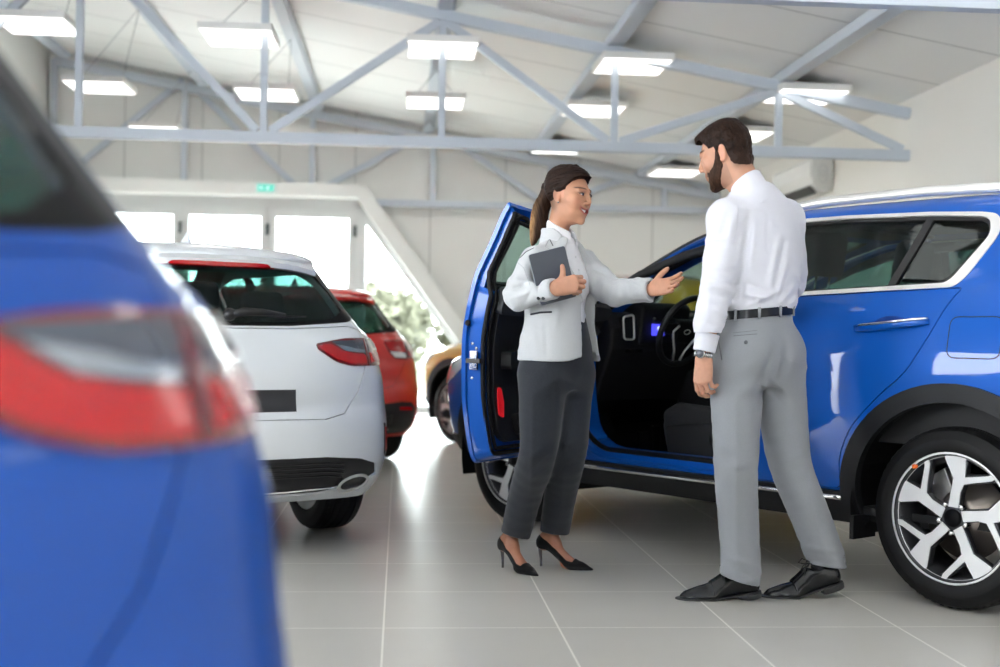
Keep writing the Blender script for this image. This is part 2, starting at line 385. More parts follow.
# ================================================================ CARS
BLUE = mat('blue car paint', (.001, .088, .44), .4, metal=.1, coat=.7, spec=.2)
BLUE_SHADED = mat('shaded blue car paint', (.001, .056, .31), .45, metal=.1, coat=.4, spec=.15)  # blue with shade put into the colour; foreground car is lit too strongly
WHITEP = mat('white car paint', (.72, .75, .78), .3, coat=1)
REDP = mat('red car paint', (.72, .012, .008), .3, coat=1)
YELP = mat('yellow car paint', (.62, .36, .02), .3, metal=.2, coat=1)
CLAD_B = mat('black plastic cladding', (.008, .0085, .010), .5, bump=.15, bscale=900, spec=.35)
BLK = mat('black trim', (.006, .006, .007), .35)
GLOSSB = mat('gloss black', (.004, .004, .005), .5, spec=.12)
RUB = mat('rubber', (.0035, .0035, .004), .6, spec=.3)
INTER = mat('interior black', (.006, .006, .007), .6)
CHROME = mat('chrome', (.80, .80, .81), .12, metal=1)
SATIN = mat('satin trim', (.84, .82, .78), .32, metal=.6)
ALLOY = mat('machined alloy', (.80, .80, .80), .3, metal=.35)
GUN = mat('dark wheel metal', (.05, .052, .058), .35, metal=.6)
DISC = mat('brake disc', (.33, .29, .26), .35, metal=.9)
TINT = glassmat('tinted glass', (.30, .40, .38))
TINTD = glassmat('dark privacy glass', (.42, .55, .53))
WSG = glassmat('windscreen glass', (.66, .80, .76))
REDL = mat('red lens', (.36, .002, .005), .15, coat=.35, emit=(.8, .01, .01), es=.03)
DREDL = mat('dark red lens', (.14, .004, .008), .08, coat=1)
CLRL = mat('clear lens insert', (.30, .33, .38), .12, metal=.7, coat=1)
SMOKE = mat('smoked lens insert', (.05, .06, .09), .08, metal=.3, coat=1)

def pchip(xk, yk, x):
    """monotone cubic through (xk, yk[k, ...]) at x -> [..]"""
    xk = np.asarray(xk, float); yk = np.asarray(yk, float)
    h = np.diff(xk); sh = (len(h),)+(1,)*(yk.ndim-1); hh = h.reshape(sh)
    d = np.diff(yk, axis=0)/hh
    m = np.zeros_like(yk)
    w1 = 2*hh[1:]+hh[:-1]; w2 = hh[1:]+2*hh[:-1]
    with np.errstate(all='ignore'):
        mm = (w1+w2)/(w1/d[:-1]+w2/d[1:])
    mm = np.where(d[:-1]*d[1:] > 0, mm, 0); m[1:-1] = np.nan_to_num(mm)
    m[0] = d[0]; m[-1] = d[-1]
    return xk, yk, m, h
def pchip_eval(P, x, idx_last=False):
    xk, yk, m, h = P; x = np.clip(x, xk[0], xk[-1])
    i = np.clip(np.searchsorted(xk, x, side='right')-1, 0, len(h)-1)
    s = (x-xk[i])/h[i]; H = h[i]
    s = s.reshape(s.shape+(1,)*(yk.ndim-1)); H = H.reshape(s.shape)
    return (2*s**3-3*s**2+1)*yk[i]+(s**3-2*s**2+s)*H*m[i]+(-2*s**3+3*s**2)*yk[i+1]+(s**3-s**2)*H*m[i+1]

TK = np.array([0, .06, .115, .15, .19, .34, .50, .66, .79, .85, .90, .95, 1.0])
class Shell:
    """half body skin: a stack of plan curves. ring = dict(z, zf, xr, xf, w, wr, wf, br, bf)"""
    def __init__(s, rings):
        K = len(rings); net = np.zeros((K, 13, 3))
        for k, r in enumerate(rings):
            w = r['w']; wr = r.get('wr', w*.96); wf = r.get('wf', w*.93); br = r.get('br', .16); bf = r.get('bf', .38)
            xr, xf = r['xr'], r['xf']; z = r['z']; zf = r.get('zf', z); zr = r.get('zr', z)
            xs4 = xr+br+r.get('b2', .16); xs9 = xf-bf-.18
            sx = r.get('sx')
            mid = [xs4+(xs9-xs4)*q for q in (.24, .47, .70)] if sx is None else list(sx)
            xx = [xr, xr+.12*br, xr+.42*br, xr+br, xs4]+mid+[xf-bf-.45 if sx is None else sx[3]]
            if sx is not None: xx = [xr, xr+.12*br, xr+.42*br, xr+br, xs4]+list(sx)
            xx += [xs9, xf-bf*.62, xf-bf*.22, xf]
            yy = [0, .52*wr, .84*wr, .965*wr, (wr+w*2)/3 if False else wr+(w-wr)*.55, w, w, w, w-(w-wf)*.25, wf+.0*w, .86*wf, .50*wf, 0]
            fz = [0, 0, 0, 0, 0, 0, .0, .12, .55, .8, 1, 1, 1] if 'zf' in r else [0]*13
            fr = [1, 1, 1, .8, .3, 0, 0, 0, 0, 0, 0, 0, 0]
            for i in range(13): net[k, i] = (xx[i], yy[i], z+(zf-z)*fz[i]+(zr-z)*fr[i])
            if 'cf' in r:  # crown at the front centre line
                for i, q in ((10, .35), (11, .8), (12, 1)): net[k, i, 2] += r['cf']*q
        s.K = K; s.net = net; s.vk = np.arange(K, dtype=float)
        s.fix()
    def fix(s):
        s.Pv = pchip(s.vk, s.net, None)
        # dense table
        s.nt, s.nv = 481, (s.K-1)*16+1
        s.T = np.linspace(0, 1, s.nt); s.V = np.linspace(0, s.K-1, s.nv)
        rows = pchip_eval(s.Pv, s.V)                       # nv,13,3
        P = pchip(TK, np.swapaxes(rows, 0, 1), None)       # 13,nv,3
        s.tab = np.swapaxes(pchip_eval(P, s.T), 0, 1)      # nv,nt,3
        dt = np.gradient(s.tab, s.T, axis=1); dv = np.gradient(s.tab, s.V, axis=0)
        n = np.cross(dt, dv); 
        n[:, 0, 1] = 0; n[:, -1, 1] = 0
        l = np.linalg.norm(n, axis=2, keepdims=True); l[l < 1e-9] = 1
        s.nor = n/l
        # outward: compare with vector from an inside point
        c = np.array([1.2, 0, .7]); sg = np.sign(((s.tab-c)*s.nor).sum(2).mean()); s.nor *= sg
    def bil(s, A, t, v):
        a = np.clip(t, 0, 1)*(s.nt-1); b = np.clip(v, 0, s.K-1)/(s.K-1)*(s.nv-1)
        i = np.clip(a.astype(int), 0, s.nt-2); j = np.clip(b.astype(int), 0, s.nv-2); fa = (a-i)[:, None]; fb = (b-j)[:, None]
        return (A[j, i]*(1-fa)+A[j, i+1]*fa)*(1-fb)+(A[j+1, i]*(1-fa)+A[j+1, i+1]*fa)*fb
    def pos(s, t, v): return s.bil(s.tab, np.asarray(t, float), np.asarray(v, float))
    def norm(s, t, v):
        n = s.bil(s.nor, np.asarray(t, float), np.asarray(v, float)); return n/np.maximum(np.linalg.norm(n, axis=1, keepdims=True), 1e-9)
    def inv(s, pts, view, vmax=None, vmin=0, tmax=None):
        """(x,z) side / (y,z) rear / (x,y) top -> (t, v)"""
        ax = {'side': (0, 2), 'rear': (1, 2), 'top': (0, 1)}[view]
        ta, tb = {'side': (.13, .90), 'rear': (0, .22), 'top': (0, 1)}[view]
        tb = tmax or tb; ia, ib = int(ta*(s.nt-1)), int(tb*(s.nt-1))+1
        vm = s.K-1 if vmax is None else vmax
        ja, jb = int(vmin/(s.K-1)*(s.nv-1)), int(vm/(s.K-1)*(s.nv-1))+1
        A = s.tab[ja:jb, ia:ib][..., list(ax)]
        out = []
        for p in pts:
            d = ((A-np.array(p))**2).sum(2); k = np.argmin(d); j, i = divmod(k, A.shape[1])
            t, v = s.T[ia+i], s.V[ja+j]
            for _ in range(4):
                e = 2e-3; q0 = s.pos([t], [v])[0][list(ax)]
                qt = s.pos([min(t+e, 1)], [v])[0][list(ax)]-s.pos([max(t-e, 0)], [v])[0][list(ax)]
                qv = s.pos([t], [min(v+.03, s.K-1)])[0][list(ax)]-s.pos([t], [max(v-.03, 0)])[0][list(ax)]
                qt = qt/(min(t+e, 1)-max(t-e, 0)); qv = qv/(min(v+.03, s.K-1)-max(v-.03, 0))
                J = np.array([[qt[0], qv[0]], [qt[1], qv[1]]])
                if abs(np.linalg.det(J)) < 1e-7: break
                st = np.linalg.solve(J, np.array(p)-q0)
                st = np.clip(st, [-.01, -.2], [.01, .2])
                t = float(np.clip(t+st[0], 0, tmax or 1)); v = float(np.clip(v+st[1], 0, s.K-1))
            if view == 'side' and p[1] < A[0, :, 1].min()-1e-4: v = -.6
            out.append((t, v))
        return np.array(out)
SU, SV = 5.6, .17
def dens(poly, h=.03, closed=True):
    out = []; n = len(poly)
    for i in range(n if closed else n-1):
        a = np.array(poly[i], float); b = np.array(poly[(i+1) % n], float); k = max(1, int(math.ceil(np.linalg.norm(b-a)/h)))
        out += [tuple(a+(b-a)*j/k) for j in range(k)]
    if not closed: out.append(tuple(poly[-1]))
    return out
def fillet(poly, r, n=6):
    """round polygon corners; r a number or a list"""
    m = len(poly); rr = r if isinstance(r, (list, tuple)) else [r]*m; out = []
    for i in range(m):
        p = np.array(poly[i], float); a = np.array(poly[i-1], float)-p; b = np.array(poly[(i+1) % m], float)-p
        la, lb = np.linalg.norm(a), np.linalg.norm(b); q = min(rr[i], la*.49, lb*.49)
        if q < 1e-4: out.append(tuple(p)); continue
        A = p+a/la*q; B = p+b/lb*q
        for k in range(n+1):
            t = k/n; out.append(tuple((1-t)**2*A+2*t*(1-t)*p+t*t*B))
    return out
def inset(poly, d):
    """move a closed outline inward by d (negative: outward)"""
    P = np.array(poly, float); n = len(P); ar = 0
    x, y = P[:, 0], P[:, 1]; ar = (x*np.roll(y, -1)-np.roll(x, -1)*y).sum()
    e = np.roll(P, -1, 0)-np.roll(P, 1, 0); l = np.linalg.norm(e, axis=1, keepdims=True); l[l < 1e-9] = 1; e /= l
    nn = np.stack([-e[:, 1], e[:, 0]], 1)*(1 if ar > 0 else -1)
    return [tuple(q) for q in P+nn*d]
def inpoly(P, Q):
    """points P (n,2) inside polygon Q"""
    Q = np.asarray(Q); x, y = P[:, 0:1], P[:, 1:2]; x0, y0 = Q[:, 0], Q[:, 1]; x1, y1 = np.roll(x0, -1), np.roll(y0, -1)
    with np.errstate(all='ignore'):
        c = ((y0 > y) != (y1 > y)) & (x < (x1-x0)*(y-y0)/(y1-y0)+x0)
    return c.sum(1) % 2 == 1
class NM:
    """mesh with analytic normals"""
    def __init__(s): s.v = []; s.f = []; s.n = []; s.flat = []
    def build(s, name, m, parent=None):
        me = bpy.data.meshes.new(name); V = np.concatenate(s.v); me.from_pydata(V.tolist(), [], s.f); me.materials.append(m)
        Nn = np.concatenate(s.n); lv = np.zeros(len(me.loops), int); me.loops.foreach_get('vertex_index', lv)
        me.polygons.foreach_set('use_smooth', [not q for q in s.flat])
        ln = Nn[lv].copy()
        st = np.zeros(len(me.polygons), int); tt = np.zeros(len(me.polygons), int); me.polygons.foreach_get('loop_start', st); me.polygons.foreach_get('loop_total', tt)
        fn = np.zeros(len(me.polygons)*3); me.polygons.foreach_get('normal', fn); fn = fn.reshape(-1, 3)
        for i in np.nonzero(np.array(s.flat))[0]: ln[st[i]:st[i]+tt[i]] = fn[i]
        # never let a shading normal oppose its face
        fl = np.repeat(fn, tt, axis=0); dd = (fl*ln).sum(1); bad = dd < .05; ln[bad] = fl[bad]
        me.normals_split_custom_set(ln.tolist())
        o = bpy.data.objects.new(name, me); COL.objects.link(o)
        if parent: o.parent = parent
        return o
def sheet(sh, outer, holes=(), h=.045, off=0.0, th=.014, sides=(1,), nm=None, offf=None):
    """panel of the skin: outline and holes in (t, v); thickness th inwards; sides 1 left, -1 right"""
    nm = nm or NM()
    sc = np.array([SU, SV]); loops = [np.asarray(outer)*sc]+[np.asarray(q)*sc for q in holes]
    pts = []; edges = []
    for L in loops:
        n0 = len(pts); pts += [tuple(p) for p in L]; edges += [(n0+i, n0+(i+1) % len(L)) for i in range(len(L))]
    lo = loops[0].min(0); hi = loops[0].max(0)
    gx, gy = np.meshgrid(np.arange(lo[0]+h/2, hi[0], h), np.arange(lo[1]+h/2, hi[1], h)); gp = np.stack([gx.ravel(), gy.ravel()], 1)
    gp[:, 0] += (np.round(gp[:, 1]/h) % 2)*h*.5
    ins = inpoly(gp, loops[0])
    for L in loops[1:]: ins &= ~inpoly(gp, L)
    gp = gp[ins]
    if len(gp):
        bp = np.array(pts); keep = np.ones(len(gp), bool)
        for k in range(0, len(gp), 500):
            d = ((gp[k:k+500, None]-bp[None])**2).sum(2).min(1); keep[k:k+500] = d > (h*.45)**2
        gp = gp[keep]; pts += [tuple(p) for p in gp]
    vo, eo, fo, *_ = delaunay_2d_cdt([Vector(p) for p in pts], edges, [], 0, 1e-6)
    vo = np.array([tuple(v) for v in vo]); F = np.array([tuple(f) for f in fo])
    cen = vo[F].mean(1); ok = inpoly(cen, loops[0])
    for L in loops[1:]: ok &= ~inpoly(cen, L)
    F = F[ok]
    uv = vo/sc; P = sh.pos(uv[:, 0], uv[:, 1]); Nn = sh.norm(uv[:, 0], uv[:, 1])
    P = P+Nn*off
    if offf is not None: P = P+Nn*offf(P)[:, None]
    # orient faces outward
    a, b, c = P[F[:, 0]], P[F[:, 1]], P[F[:, 2]]; fn = np.cross(b-a, c-a); fl = (fn*Nn[F[:, 0]]).sum(1) < 0
    F[fl] = F[fl][:, ::-1]
    ed = {}
    for t3 in F.tolist():
        for i in range(3):
            e = (t3[i], t3[(i+1) % 3]); ed[e] = 1
    be = [e for e in ed if (e[1], e[0]) not in ed]
    be = [e for e in be if not (P[e[0], 1] < 1e-4 and P[e[1], 1] < 1e-4)]
    for sd in sides:
        m = np.array([1, sd, 1]); base = sum(len(q) for q in nm.v); n = len(P)
        nm.v += [P*m, (P-Nn*th)*m]; nm.n += [Nn*m, -Nn*m]
        for t3 in F.tolist():
            nm.f.append(tuple(base+i for i in (t3 if sd > 0 else t3[::-1]))); nm.flat.append(False)
            nm.f.append(tuple(base+n+i for i in (t3[::-1] if sd > 0 else t3))); nm.flat.append(False)
        for a, b in be:
            q = (b, a, a+n, b+n); q = q if sd > 0 else q[::-1]
            nm.f.append(tuple(base+i for i in q)); nm.flat.append(True)
    return nm
def strip(sh, line_tv, r, parent, name, m, off=0, flat=1, n=8, side=1, closed=False, mbc=None):
    """bead running along the skin"""
    tv = np.asarray(line_tv); P = sh.pos(tv[:, 0], tv[:, 1])+sh.norm(tv[:, 0], tv[:, 1])*off
    P = P*np.array([1, side, 1])
    q = mbc or MB(); q.tube([tuple(p) for p in P], r, n, closed=closed)
    return q if mbc is not None else q.build(name, m, parent)

# ---------------------------------------------------------------- wheel
def wheel_parts(name, R, w, rim, spoke, tint=ALLOY, seed=0):
    """wheel about its own axle: outer face towards +y; returns an unlinked-parent empty with parts"""
    e = empty(name)
    t = MB(); hw = w/2
    prof = [(rim-.004, -hw+.012), (rim+.012, -hw), (rim+.05, -hw-.004), (R-.045, -hw-.002), (R-.014, -hw+.014), (R-.004, -hw+.034)]
    gro = []
    for g in (-.055, -.02, .02, .055): gro += [(R, g-.0065), (R-.007, g-.004), (R-.007, g+.004), (R, g+.0065)]
    prof += gro+[(R-.004, hw-.034), (R-.014, hw-.014), (R-.045, hw+.002), (rim+.05, hw+.004), (rim+.012, hw), (rim-.004, hw-.012)]
    t.lathe(prof, 72)
    # shoulder lugs
    for k in range(60):
        a = 2*PI*k/60
        for sd in (1, -1):
            c0, s0 = math.cos(a), math.sin(a); c1, s1 = math.cos(a+.05), math.sin(a+.05)
            rr0, rr1 = R-.026, R-.004; y0, y1 = sd*(hw-.012), sd*(hw-.034)
            v = [(rr0*c0, y0, rr0*s0), (rr0*c1, y0, rr0*s1), (rr1*c1, y1, rr1*s1), (rr1*c0, y1, rr1*s0)]
            v += [(x*1.004, y+sd*.0015, z*1.004) for x, y, z in v]
            t.add(v, [(0, 1, 2, 3), (7, 6, 5, 4), (0, 4, 5, 1), (1, 5, 6, 2), (2, 6, 7, 3), (3, 7, 4, 0)])
    t.build('tyre', RUB, e, auto=35)
    b = MB(); b.lathe([(rim-.002, hw-.006), (rim+.006, hw-.004), (rim+.004, hw-.014), (rim-.012, hw-.022)], 64)
    b.build('rim_edge', tint, e)
    b = MB(); b.lathe([(rim+.002, hw-.008), (rim-.014, hw-.025), (rim-.03, hw-.06), (rim-.035, -hw+.03), (rim+.002, -hw+.008)], 64)
    b.build('rim_barrel', GUN if spoke != 'thin' else ALLOY, e)
    b = MB(); b.lathe([(.03, hw-.14), (rim*.66, hw-.135), (rim*.68, hw-.125), (rim*.68, hw-.115), (rim*.34, hw-.11), (rim*.30, hw-.075), (.03, hw-.075)], 48)
    b.build('brake_disc', DISC, e)
    cb = MB(); 
    for k in range(9):
        a0 = .35+k*.1; 
    pl = [(rim*.42*math.cos(a), rim*.42*math.sin(a)) for a in np.linspace(.2, 1.15, 8)]+[(rim*.80*math.cos(a), rim*.80*math.sin(a)) for a in np.linspace(1.15, .2, 8)]
    cb.prism(pl, .055, lambda x, z, d: (x, hw-.15+d, z)); cb.build('brake_caliper', mat('caliper', (.32, .31, .30), .4, metal=.8), e, bevel=.004)
    dark = MB(); sil = MB(); hubr = rim*.20
    def pol(r, a): return (r*math.cos(a), r*math.sin(a))
    for k in range(5):
        A = PI/2+2*PI*k/5+.06
        def rot(x, y, A=A): return (x*math.cos(A)-y*math.sin(A), x*math.sin(A)+y*math.cos(A))
        if spoke == 'suv':
            main = [(.17, -.085), (.17, .085), (.42, .105), (.56, .16), (.985, .16), (.985, -.20), (.90, -.19), (.62, -.03), (.42, -.055)]
            arm = [(.56, .16), (.66, .16), (.72, .20), (.76, .60), (.80, .565), (.70, .66), (.60, .30), (.50, .135)]
            arm = [(.52, .12), (.70, .155), (.76, .58), (.79, .60), (.70, .70), (.655, .66), (.57, .30)]
            polys = [main]; 
            m2 = [(.17, -.10), (.17, .10), (.42, .12), (.56, .17), (.98, .185), (.975, -.24), (.62, -.05), (.42, -.075)]
            d2 = [m2, arm]
            polys.append([(.54, .135), (.66, .158), (.735, .53), (.77, .60), (.715, .665), (.665, .60), (.585, .28)])
        else:
            main = [(.17, -.07), (.17, .07), (.5, .06), (.97, .22), (.975, .12), (.6, -.0), (.975, -.12), (.97, -.22), (.5, -.06)]
            polys = [main]; d2 = [main]
        for P_ in d2:
            q = [rot(x*rim, y*rim) for x, y in P_]
            dark.prism(q, .03, lambda x, z, d: (x, hw-.055+d, z))
        for P_ in polys:
            q = [rot(x*rim, y*rim) for x, y in P_]
            sil.prism(q, .006, lambda x, z, d: (x, hw-.0255+d-.018*max(0, 1-math.hypot(x, z)/rim)*0, z))
    dark.lathe([(.01, hw-.055), (hubr, hw-.055), (hubr, hw-.026), (.01, hw-.026)], 32)
    dark.build('spoke_core', GUN, e, bevel=.003)
    sil.build('spoke_face', tint, e, bevel=.0015)
    hb = MB(); hb.lathe([(.0, hw-.012), (rim*.125, hw-.014), (rim*.14, hw-.02), (rim*.145, hw-.035)], 32); hb.build('centre_cap', GLOSSB, e)
    for k in range(5):
        nb = MB()
        a = PI/2+2*PI*(k+.5)/5+.06; cx, cz = rim*.235*math.cos(a), rim*.235*math.sin(a)
        nb.lathe([(.0, hw-.012), (.0065, hw-.012), (.0105, hw-.018), (.0115, hw-.04)], 12, cen=(cx, 0, cz))
        nb.build('wheel_nut', CHROME, e)
    return e
def place_wheels(root, wb, half, R, w, rim, spoke, tint=ALLOY, steer=0):
    first = None
    for x in (0, wb):
        for sd in (1, -1):
            if first is None: o = wheel_parts('wheel', R, w, rim, spoke, tint); first = o
            else: o = copy_tree(first)
            o.parent = root; o.location = (x, sd*(half-w/2), R); o.rotation_euler = (0, .35*(x > 0)+.0, 0 if sd > 0 else PI)
    return first
def arch(x0, zc, R, zb, n=28, h=None):
    """arch outline, feet at height zb, listed from front foot over the top to the rear foot"""
    a0 = math.asin(max(-1, (zb-zc)/R)) if abs(zb-zc) < R else -PI/2
    return [(x0+R*math.cos(a), zc+R*math.sin(a)) for a in np.linspace(a0, PI-a0, n)]
def car_frame(wx, wy, heading_deg, yl):
    """rear axle centre on the ground from a known left/right wheel contact point"""
    a = math.radians(90+heading_deg); u = (math.cos(a), math.sin(a)); n = (-u[1], u[0])
    return (wx-n[0]*yl, wy-n[1]*yl, 0), a

def both(sh, name, m, parent, *a, **k):
    """the same panel on either side, each side a part of its own"""
    for sd in (1, -1): sheet(sh, *a, sides=(sd,), **k).build(name, m, parent)

# ---------------------------------------------------------------- the blue SUV with its driver's door open
WB = 2.584; WR = .343
suv_rings = [
 dict(z=.265, xr=-.72, xf=3.30, w=.785, br=.12, bf=.26, wf=.77),
 dict(z=.36, xr=-.83, xf=3.40, w=.832, br=.16, bf=.24, wf=.818),
 dict(z=.50, xr=-.88, xf=3.45, w=.872, br=.18, bf=.24, wf=.86),
 dict(z=.72, xr=-.875, xf=3.46, w=.897, br=.18, bf=.24, wf=.883),
 dict(z=.93, zf=.84, xr=-.83, xf=3.43, w=.893, br=.17, bf=.25, wf=.875),
 dict(z=1.08, zf=.93, xr=-.80, xf=3.34, w=.868, br=.17, wf=.80),
 dict(z=1.19, zf=1.075, xr=-.76, xf=2.50, w=.838, wr=.78, br=.17, bf=.30, wf=.80, sx=[.35, .95, 1.62, 1.98], cf=.03),
 dict(z=1.23, zf=1.12, xr=-.74, xf=2.44, w=.825, wr=.76, br=.17, bf=.28, wf=.79, sx=[.33, .92, 1.58, 1.93], cf=.02),
 dict(z=1.38, zf=1.30, xr=-.665, xf=2.06, w=.745, wr=.68, br=.17, bf=.20, wf=.73, sx=[.30, .80, 1.30, 1.58], cf=.02),
 dict(z=1.50, zf=1.475, zr=1.50, xr=-.60, xf=1.66, w=.685, wr=.62, br=.16, bf=.16, wf=.67, sx=[.27, .66, 1.05, 1.24], cf=.02),
 dict(z=1.555, zf=1.53, xr=-.56, xf=1.47, w=.645, wr=.585, br=.15, bf=.14, wf=.635, sx=[.25, .60, .93, 1.09], cf=.022),
 dict(z=1.590, zf=1.57, zr=1.575, xr=-.50, xf=1.38, w=.56, wr=.51, br=.13, bf=.12, sx=[.22, .55, .87, 1.03], cf=.02),
 dict(z=1.612, zf=1.598, zr=1.60, xr=-.40, xf=1.30, w=.30, wr=.28, br=.10, bf=.10, sx=[.20, .50, .82, .98], cf=.01),
 dict(z=1.62, zf=1.608, zr=1.608, xr=-.36, xf=1.26, w=0, br=.08, bf=.08, sx=[.20, .50, .80, .96]),
]
SH = Shell(suv_rings)
suv_o = (2.381, 5.244, 0); suv_a = math.radians(129.14)
suv = empty('blue_suv', 'blue SUV with its driver door open and alloy wheels, behind the man and woman', 'car', None, suv_o, suv_a)
S_ = lambda pts, **k: SH.inv(pts, 'side', **k)
R_ = lambda pts, **k: SH.inv(pts, 'rear', **k)
VB = 11  # body side reaches over the roof edge
# outlines measured on the side (x forward of the rear axle, z up)
gl_all = fillet([(.82, 1.192), (.306, 1.210), (.045, 1.219), (.012, 1.25), (-.075, 1.415), (-.066, 1.482), (.0, 1.501), (.234, 1.518), (.82, 1.536)], [.0, 0, .03, .03, .04, .03, .05, 0, 0])
rear_win = dens(fillet([(1.02, 1.205), (.32, 1.228), (.075, 1.240), (-.048, 1.425), (-.02, 1.475), (.234, 1.492), (.62, 1.508), (.97, 1.508)], [.02, 0, .04, .04, .03, 0, 0, .03]), .03)
chrome_o = dens(fillet([(1.045, 1.180), (.306, 1.205), (.03, 1.213), (-.012, 1.255), (-.092, 1.42), (-.072, 1.495), (-.0, 1.508), (.234, 1.523), (.62, 1.534), (1.045, 1.534)], [0, 0, .04, .04, .05, .04, .03, 0, 0, 0]), .03)
chrome_i = dens(fillet([(1.045, 1.196), (.306, 1.222), (.072, 1.230), (.045, 1.25), (-.055, 1.42), (-.035, 1.478), (.0, 1.491), (.234, 1.508), (.62, 1.520), (1.045, 1.520)], [0, 0, .03, .02, .04, .03, .03, 0, 0, 0]), .03)
front_open = dens(fillet([(1.10, .395), (1.96, .395), (2.085, .50), (2.115, .80), (2.125, 1.13), (2.01, 1.245), (1.81, 1.352), (1.55, 1.458), (1.30, 1.526), (1.045, 1.548), (1.055, 1.20)], [.05, .10, .1, .1, .07, .03, .05, .06, .04, .015, .1]), .03)
rear_door_ = dens(fillet([(.515, .40), (1.055, .395), (1.035, 1.176), (.306, 1.200), (.0, 1.208), (.045, 1.149), (.115, 1.004), (.194, .882), (.30, .80), (.44, .66), (.50, .54)], [.03, .03, 0, 0, .01, .04, .08, .08, .08, .08, .05]), .03)
arch_r = arch(0, WR, .445, .20); arch_f = arch(WB, WR, .445, .20)
fuel = dens(fillet([(.02, .945), (.02, 1.10), (-.19, 1.10), (-.19, .945)], .035), .02)
def seamtv(pts, closed=True): return S_(dens(pts, .03, closed))
vtop = 13.0
full = [(t, 0) for t in np.linspace(0, 1, 60)]+[(1, v) for v in np.linspace(0, vtop, 40)[1:]]+[(t, vtop) for t in np.linspace(1, 0, 60)[1:]]+[(0, v) for v in np.linspace(vtop, 0, 40)[1:-1]]
# rear openings (y, z)
rw = dens(fillet([(-.001, 1.17), (.55, 1.185), (.60, 1.235), (.48, 1.48), (.46, 1.505), (-.001, 1.515)], [0, .1, .05, .04, .04, 0]), .03)
tv_rw = R_([(max(0, a), b) for a, b in rw], vmax=10, vmin=5, tmax=.118); 
# windscreen opening straight in (t, v)
tv_ws = np.array([(t, 7.15) for t in np.linspace(1, .895, 10)]+[(t, v) for t, v in zip(np.linspace(.893, .893, 12), np.linspace(7.3, 9.9, 12))]+[(t, 10.0) for t in np.linspace(.895, 1, 10)]+[(1, v) for v in np.linspace(9.8, 7.3, 10)])
tv_fo = S_(front_open); tv_rd = S_(rear_door_); tv_win = S_(rear_win); tv_ar = S_(arch_r); tv_af = S_(arch_f)
tv_ch = S_(chrome_o)
nm = NM()
sheet(SH, full, [tv_fo, tv_ch, S_(inset(rear_door_, -.004)), tv_ar, tv_af, tv_rw, tv_ws], nm=nm, sides=(1, -1), h=.05)
nm.build('body', BLUE, suv)
# grey lower cladding, arches and sills
lowc = [(.445, .262), (2.145, .262), (2.145, .37), (.445, .385)]
lowc = dens(fillet([(.40, .20), (2.19, .20), (2.16, .385), (1.3, .388), (.47, .393)], 0), .04)
both(SH, 'sill_cladding', CLAD_B, suv, S_([(a, max(b, .266)) for a, b in lowc]), off=.016, th=.03)
for x0, nme in ((0, 'rear'), (WB, 'front')):
    o_ = arch(x0, WR, .507, .268, 40); i_ = arch(x0, WR, .435, .268, 36)
    both(SH, 'wheel_arch_trim', CLAD_B, suv, S_(o_+i_[::-1]), off=.017, th=.04, h=.04)
    for sd in (1, -1):
        ln = MB()
        A = arch(x0, WR, .452, .22, 24); v = []; f = []
        for a, b in A: v += [(a, sd*.865, b), (a, sd*.52, b)]
        for k in range(len(A)-1): f.append((2*k, 2*k+1, 2*k+3, 2*k+2))
        c = len(v); v += [(a, sd*.52, b) for a, b in A]; f.append(tuple(range(c, c+len(A))))
        ln.add(v, f)
        ln.build('wheel_well', RUB, suv)
for (y0, y1, vz0, vz1, nme) in (('r', 0, 0, 1.9, 'rear_bumper_cladding'), ('f', 0, 0, 1.6, 'front_bumper_cladding')):
    ts = np.linspace(0, .172, 20) if y0 == 'r' else np.linspace(1, .868, 20)
    poly = [(t, 0) for t in ts]+[(ts[-1], v) for v in np.linspace(.2, vz1, 6)]+[(t, vz1) for t in ts[::-1][1:]]+[(ts[0], v) for v in np.linspace(vz1, .2, 6)[1:]]
    sheet(SH, poly, off=.014, th=.03, sides=(1, -1)).build(nme, CLAD_B, suv)
# satin strip on the sill, window surround
for sd in (1, -1): 
    mbs = MB()
    ln = S_(dens([(.50, .372), (1.3, .366), (2.12, .362)], .05, False)); strip(SH, ln, .011, None, '', None, off=.022, side=sd, mbc=mbs)
    mbs.build('sill_strip', CHROME, suv)
both(SH, 'window_surround', SATIN, suv, S_(chrome_o), [S_(chrome_i)], off=.004, th=.02, h=.03)
both(SH, 'window_frame', BLK, suv, S_(inset(chrome_i, -.003)), [tv_win], off=-.004, th=.02, h=.03)
both(SH, 'side_glass', TINTD, suv, S_(inset(rear_win, -.004)), off=-.010, th=.004, h=.05)
both(SH, 'window_divider', BLK, suv, S_(dens([(.205, 1.495), (.29, 1.222), (.325, 1.222), (.24, 1.497)], .03)), off=-.003, th=.02, h=.03)
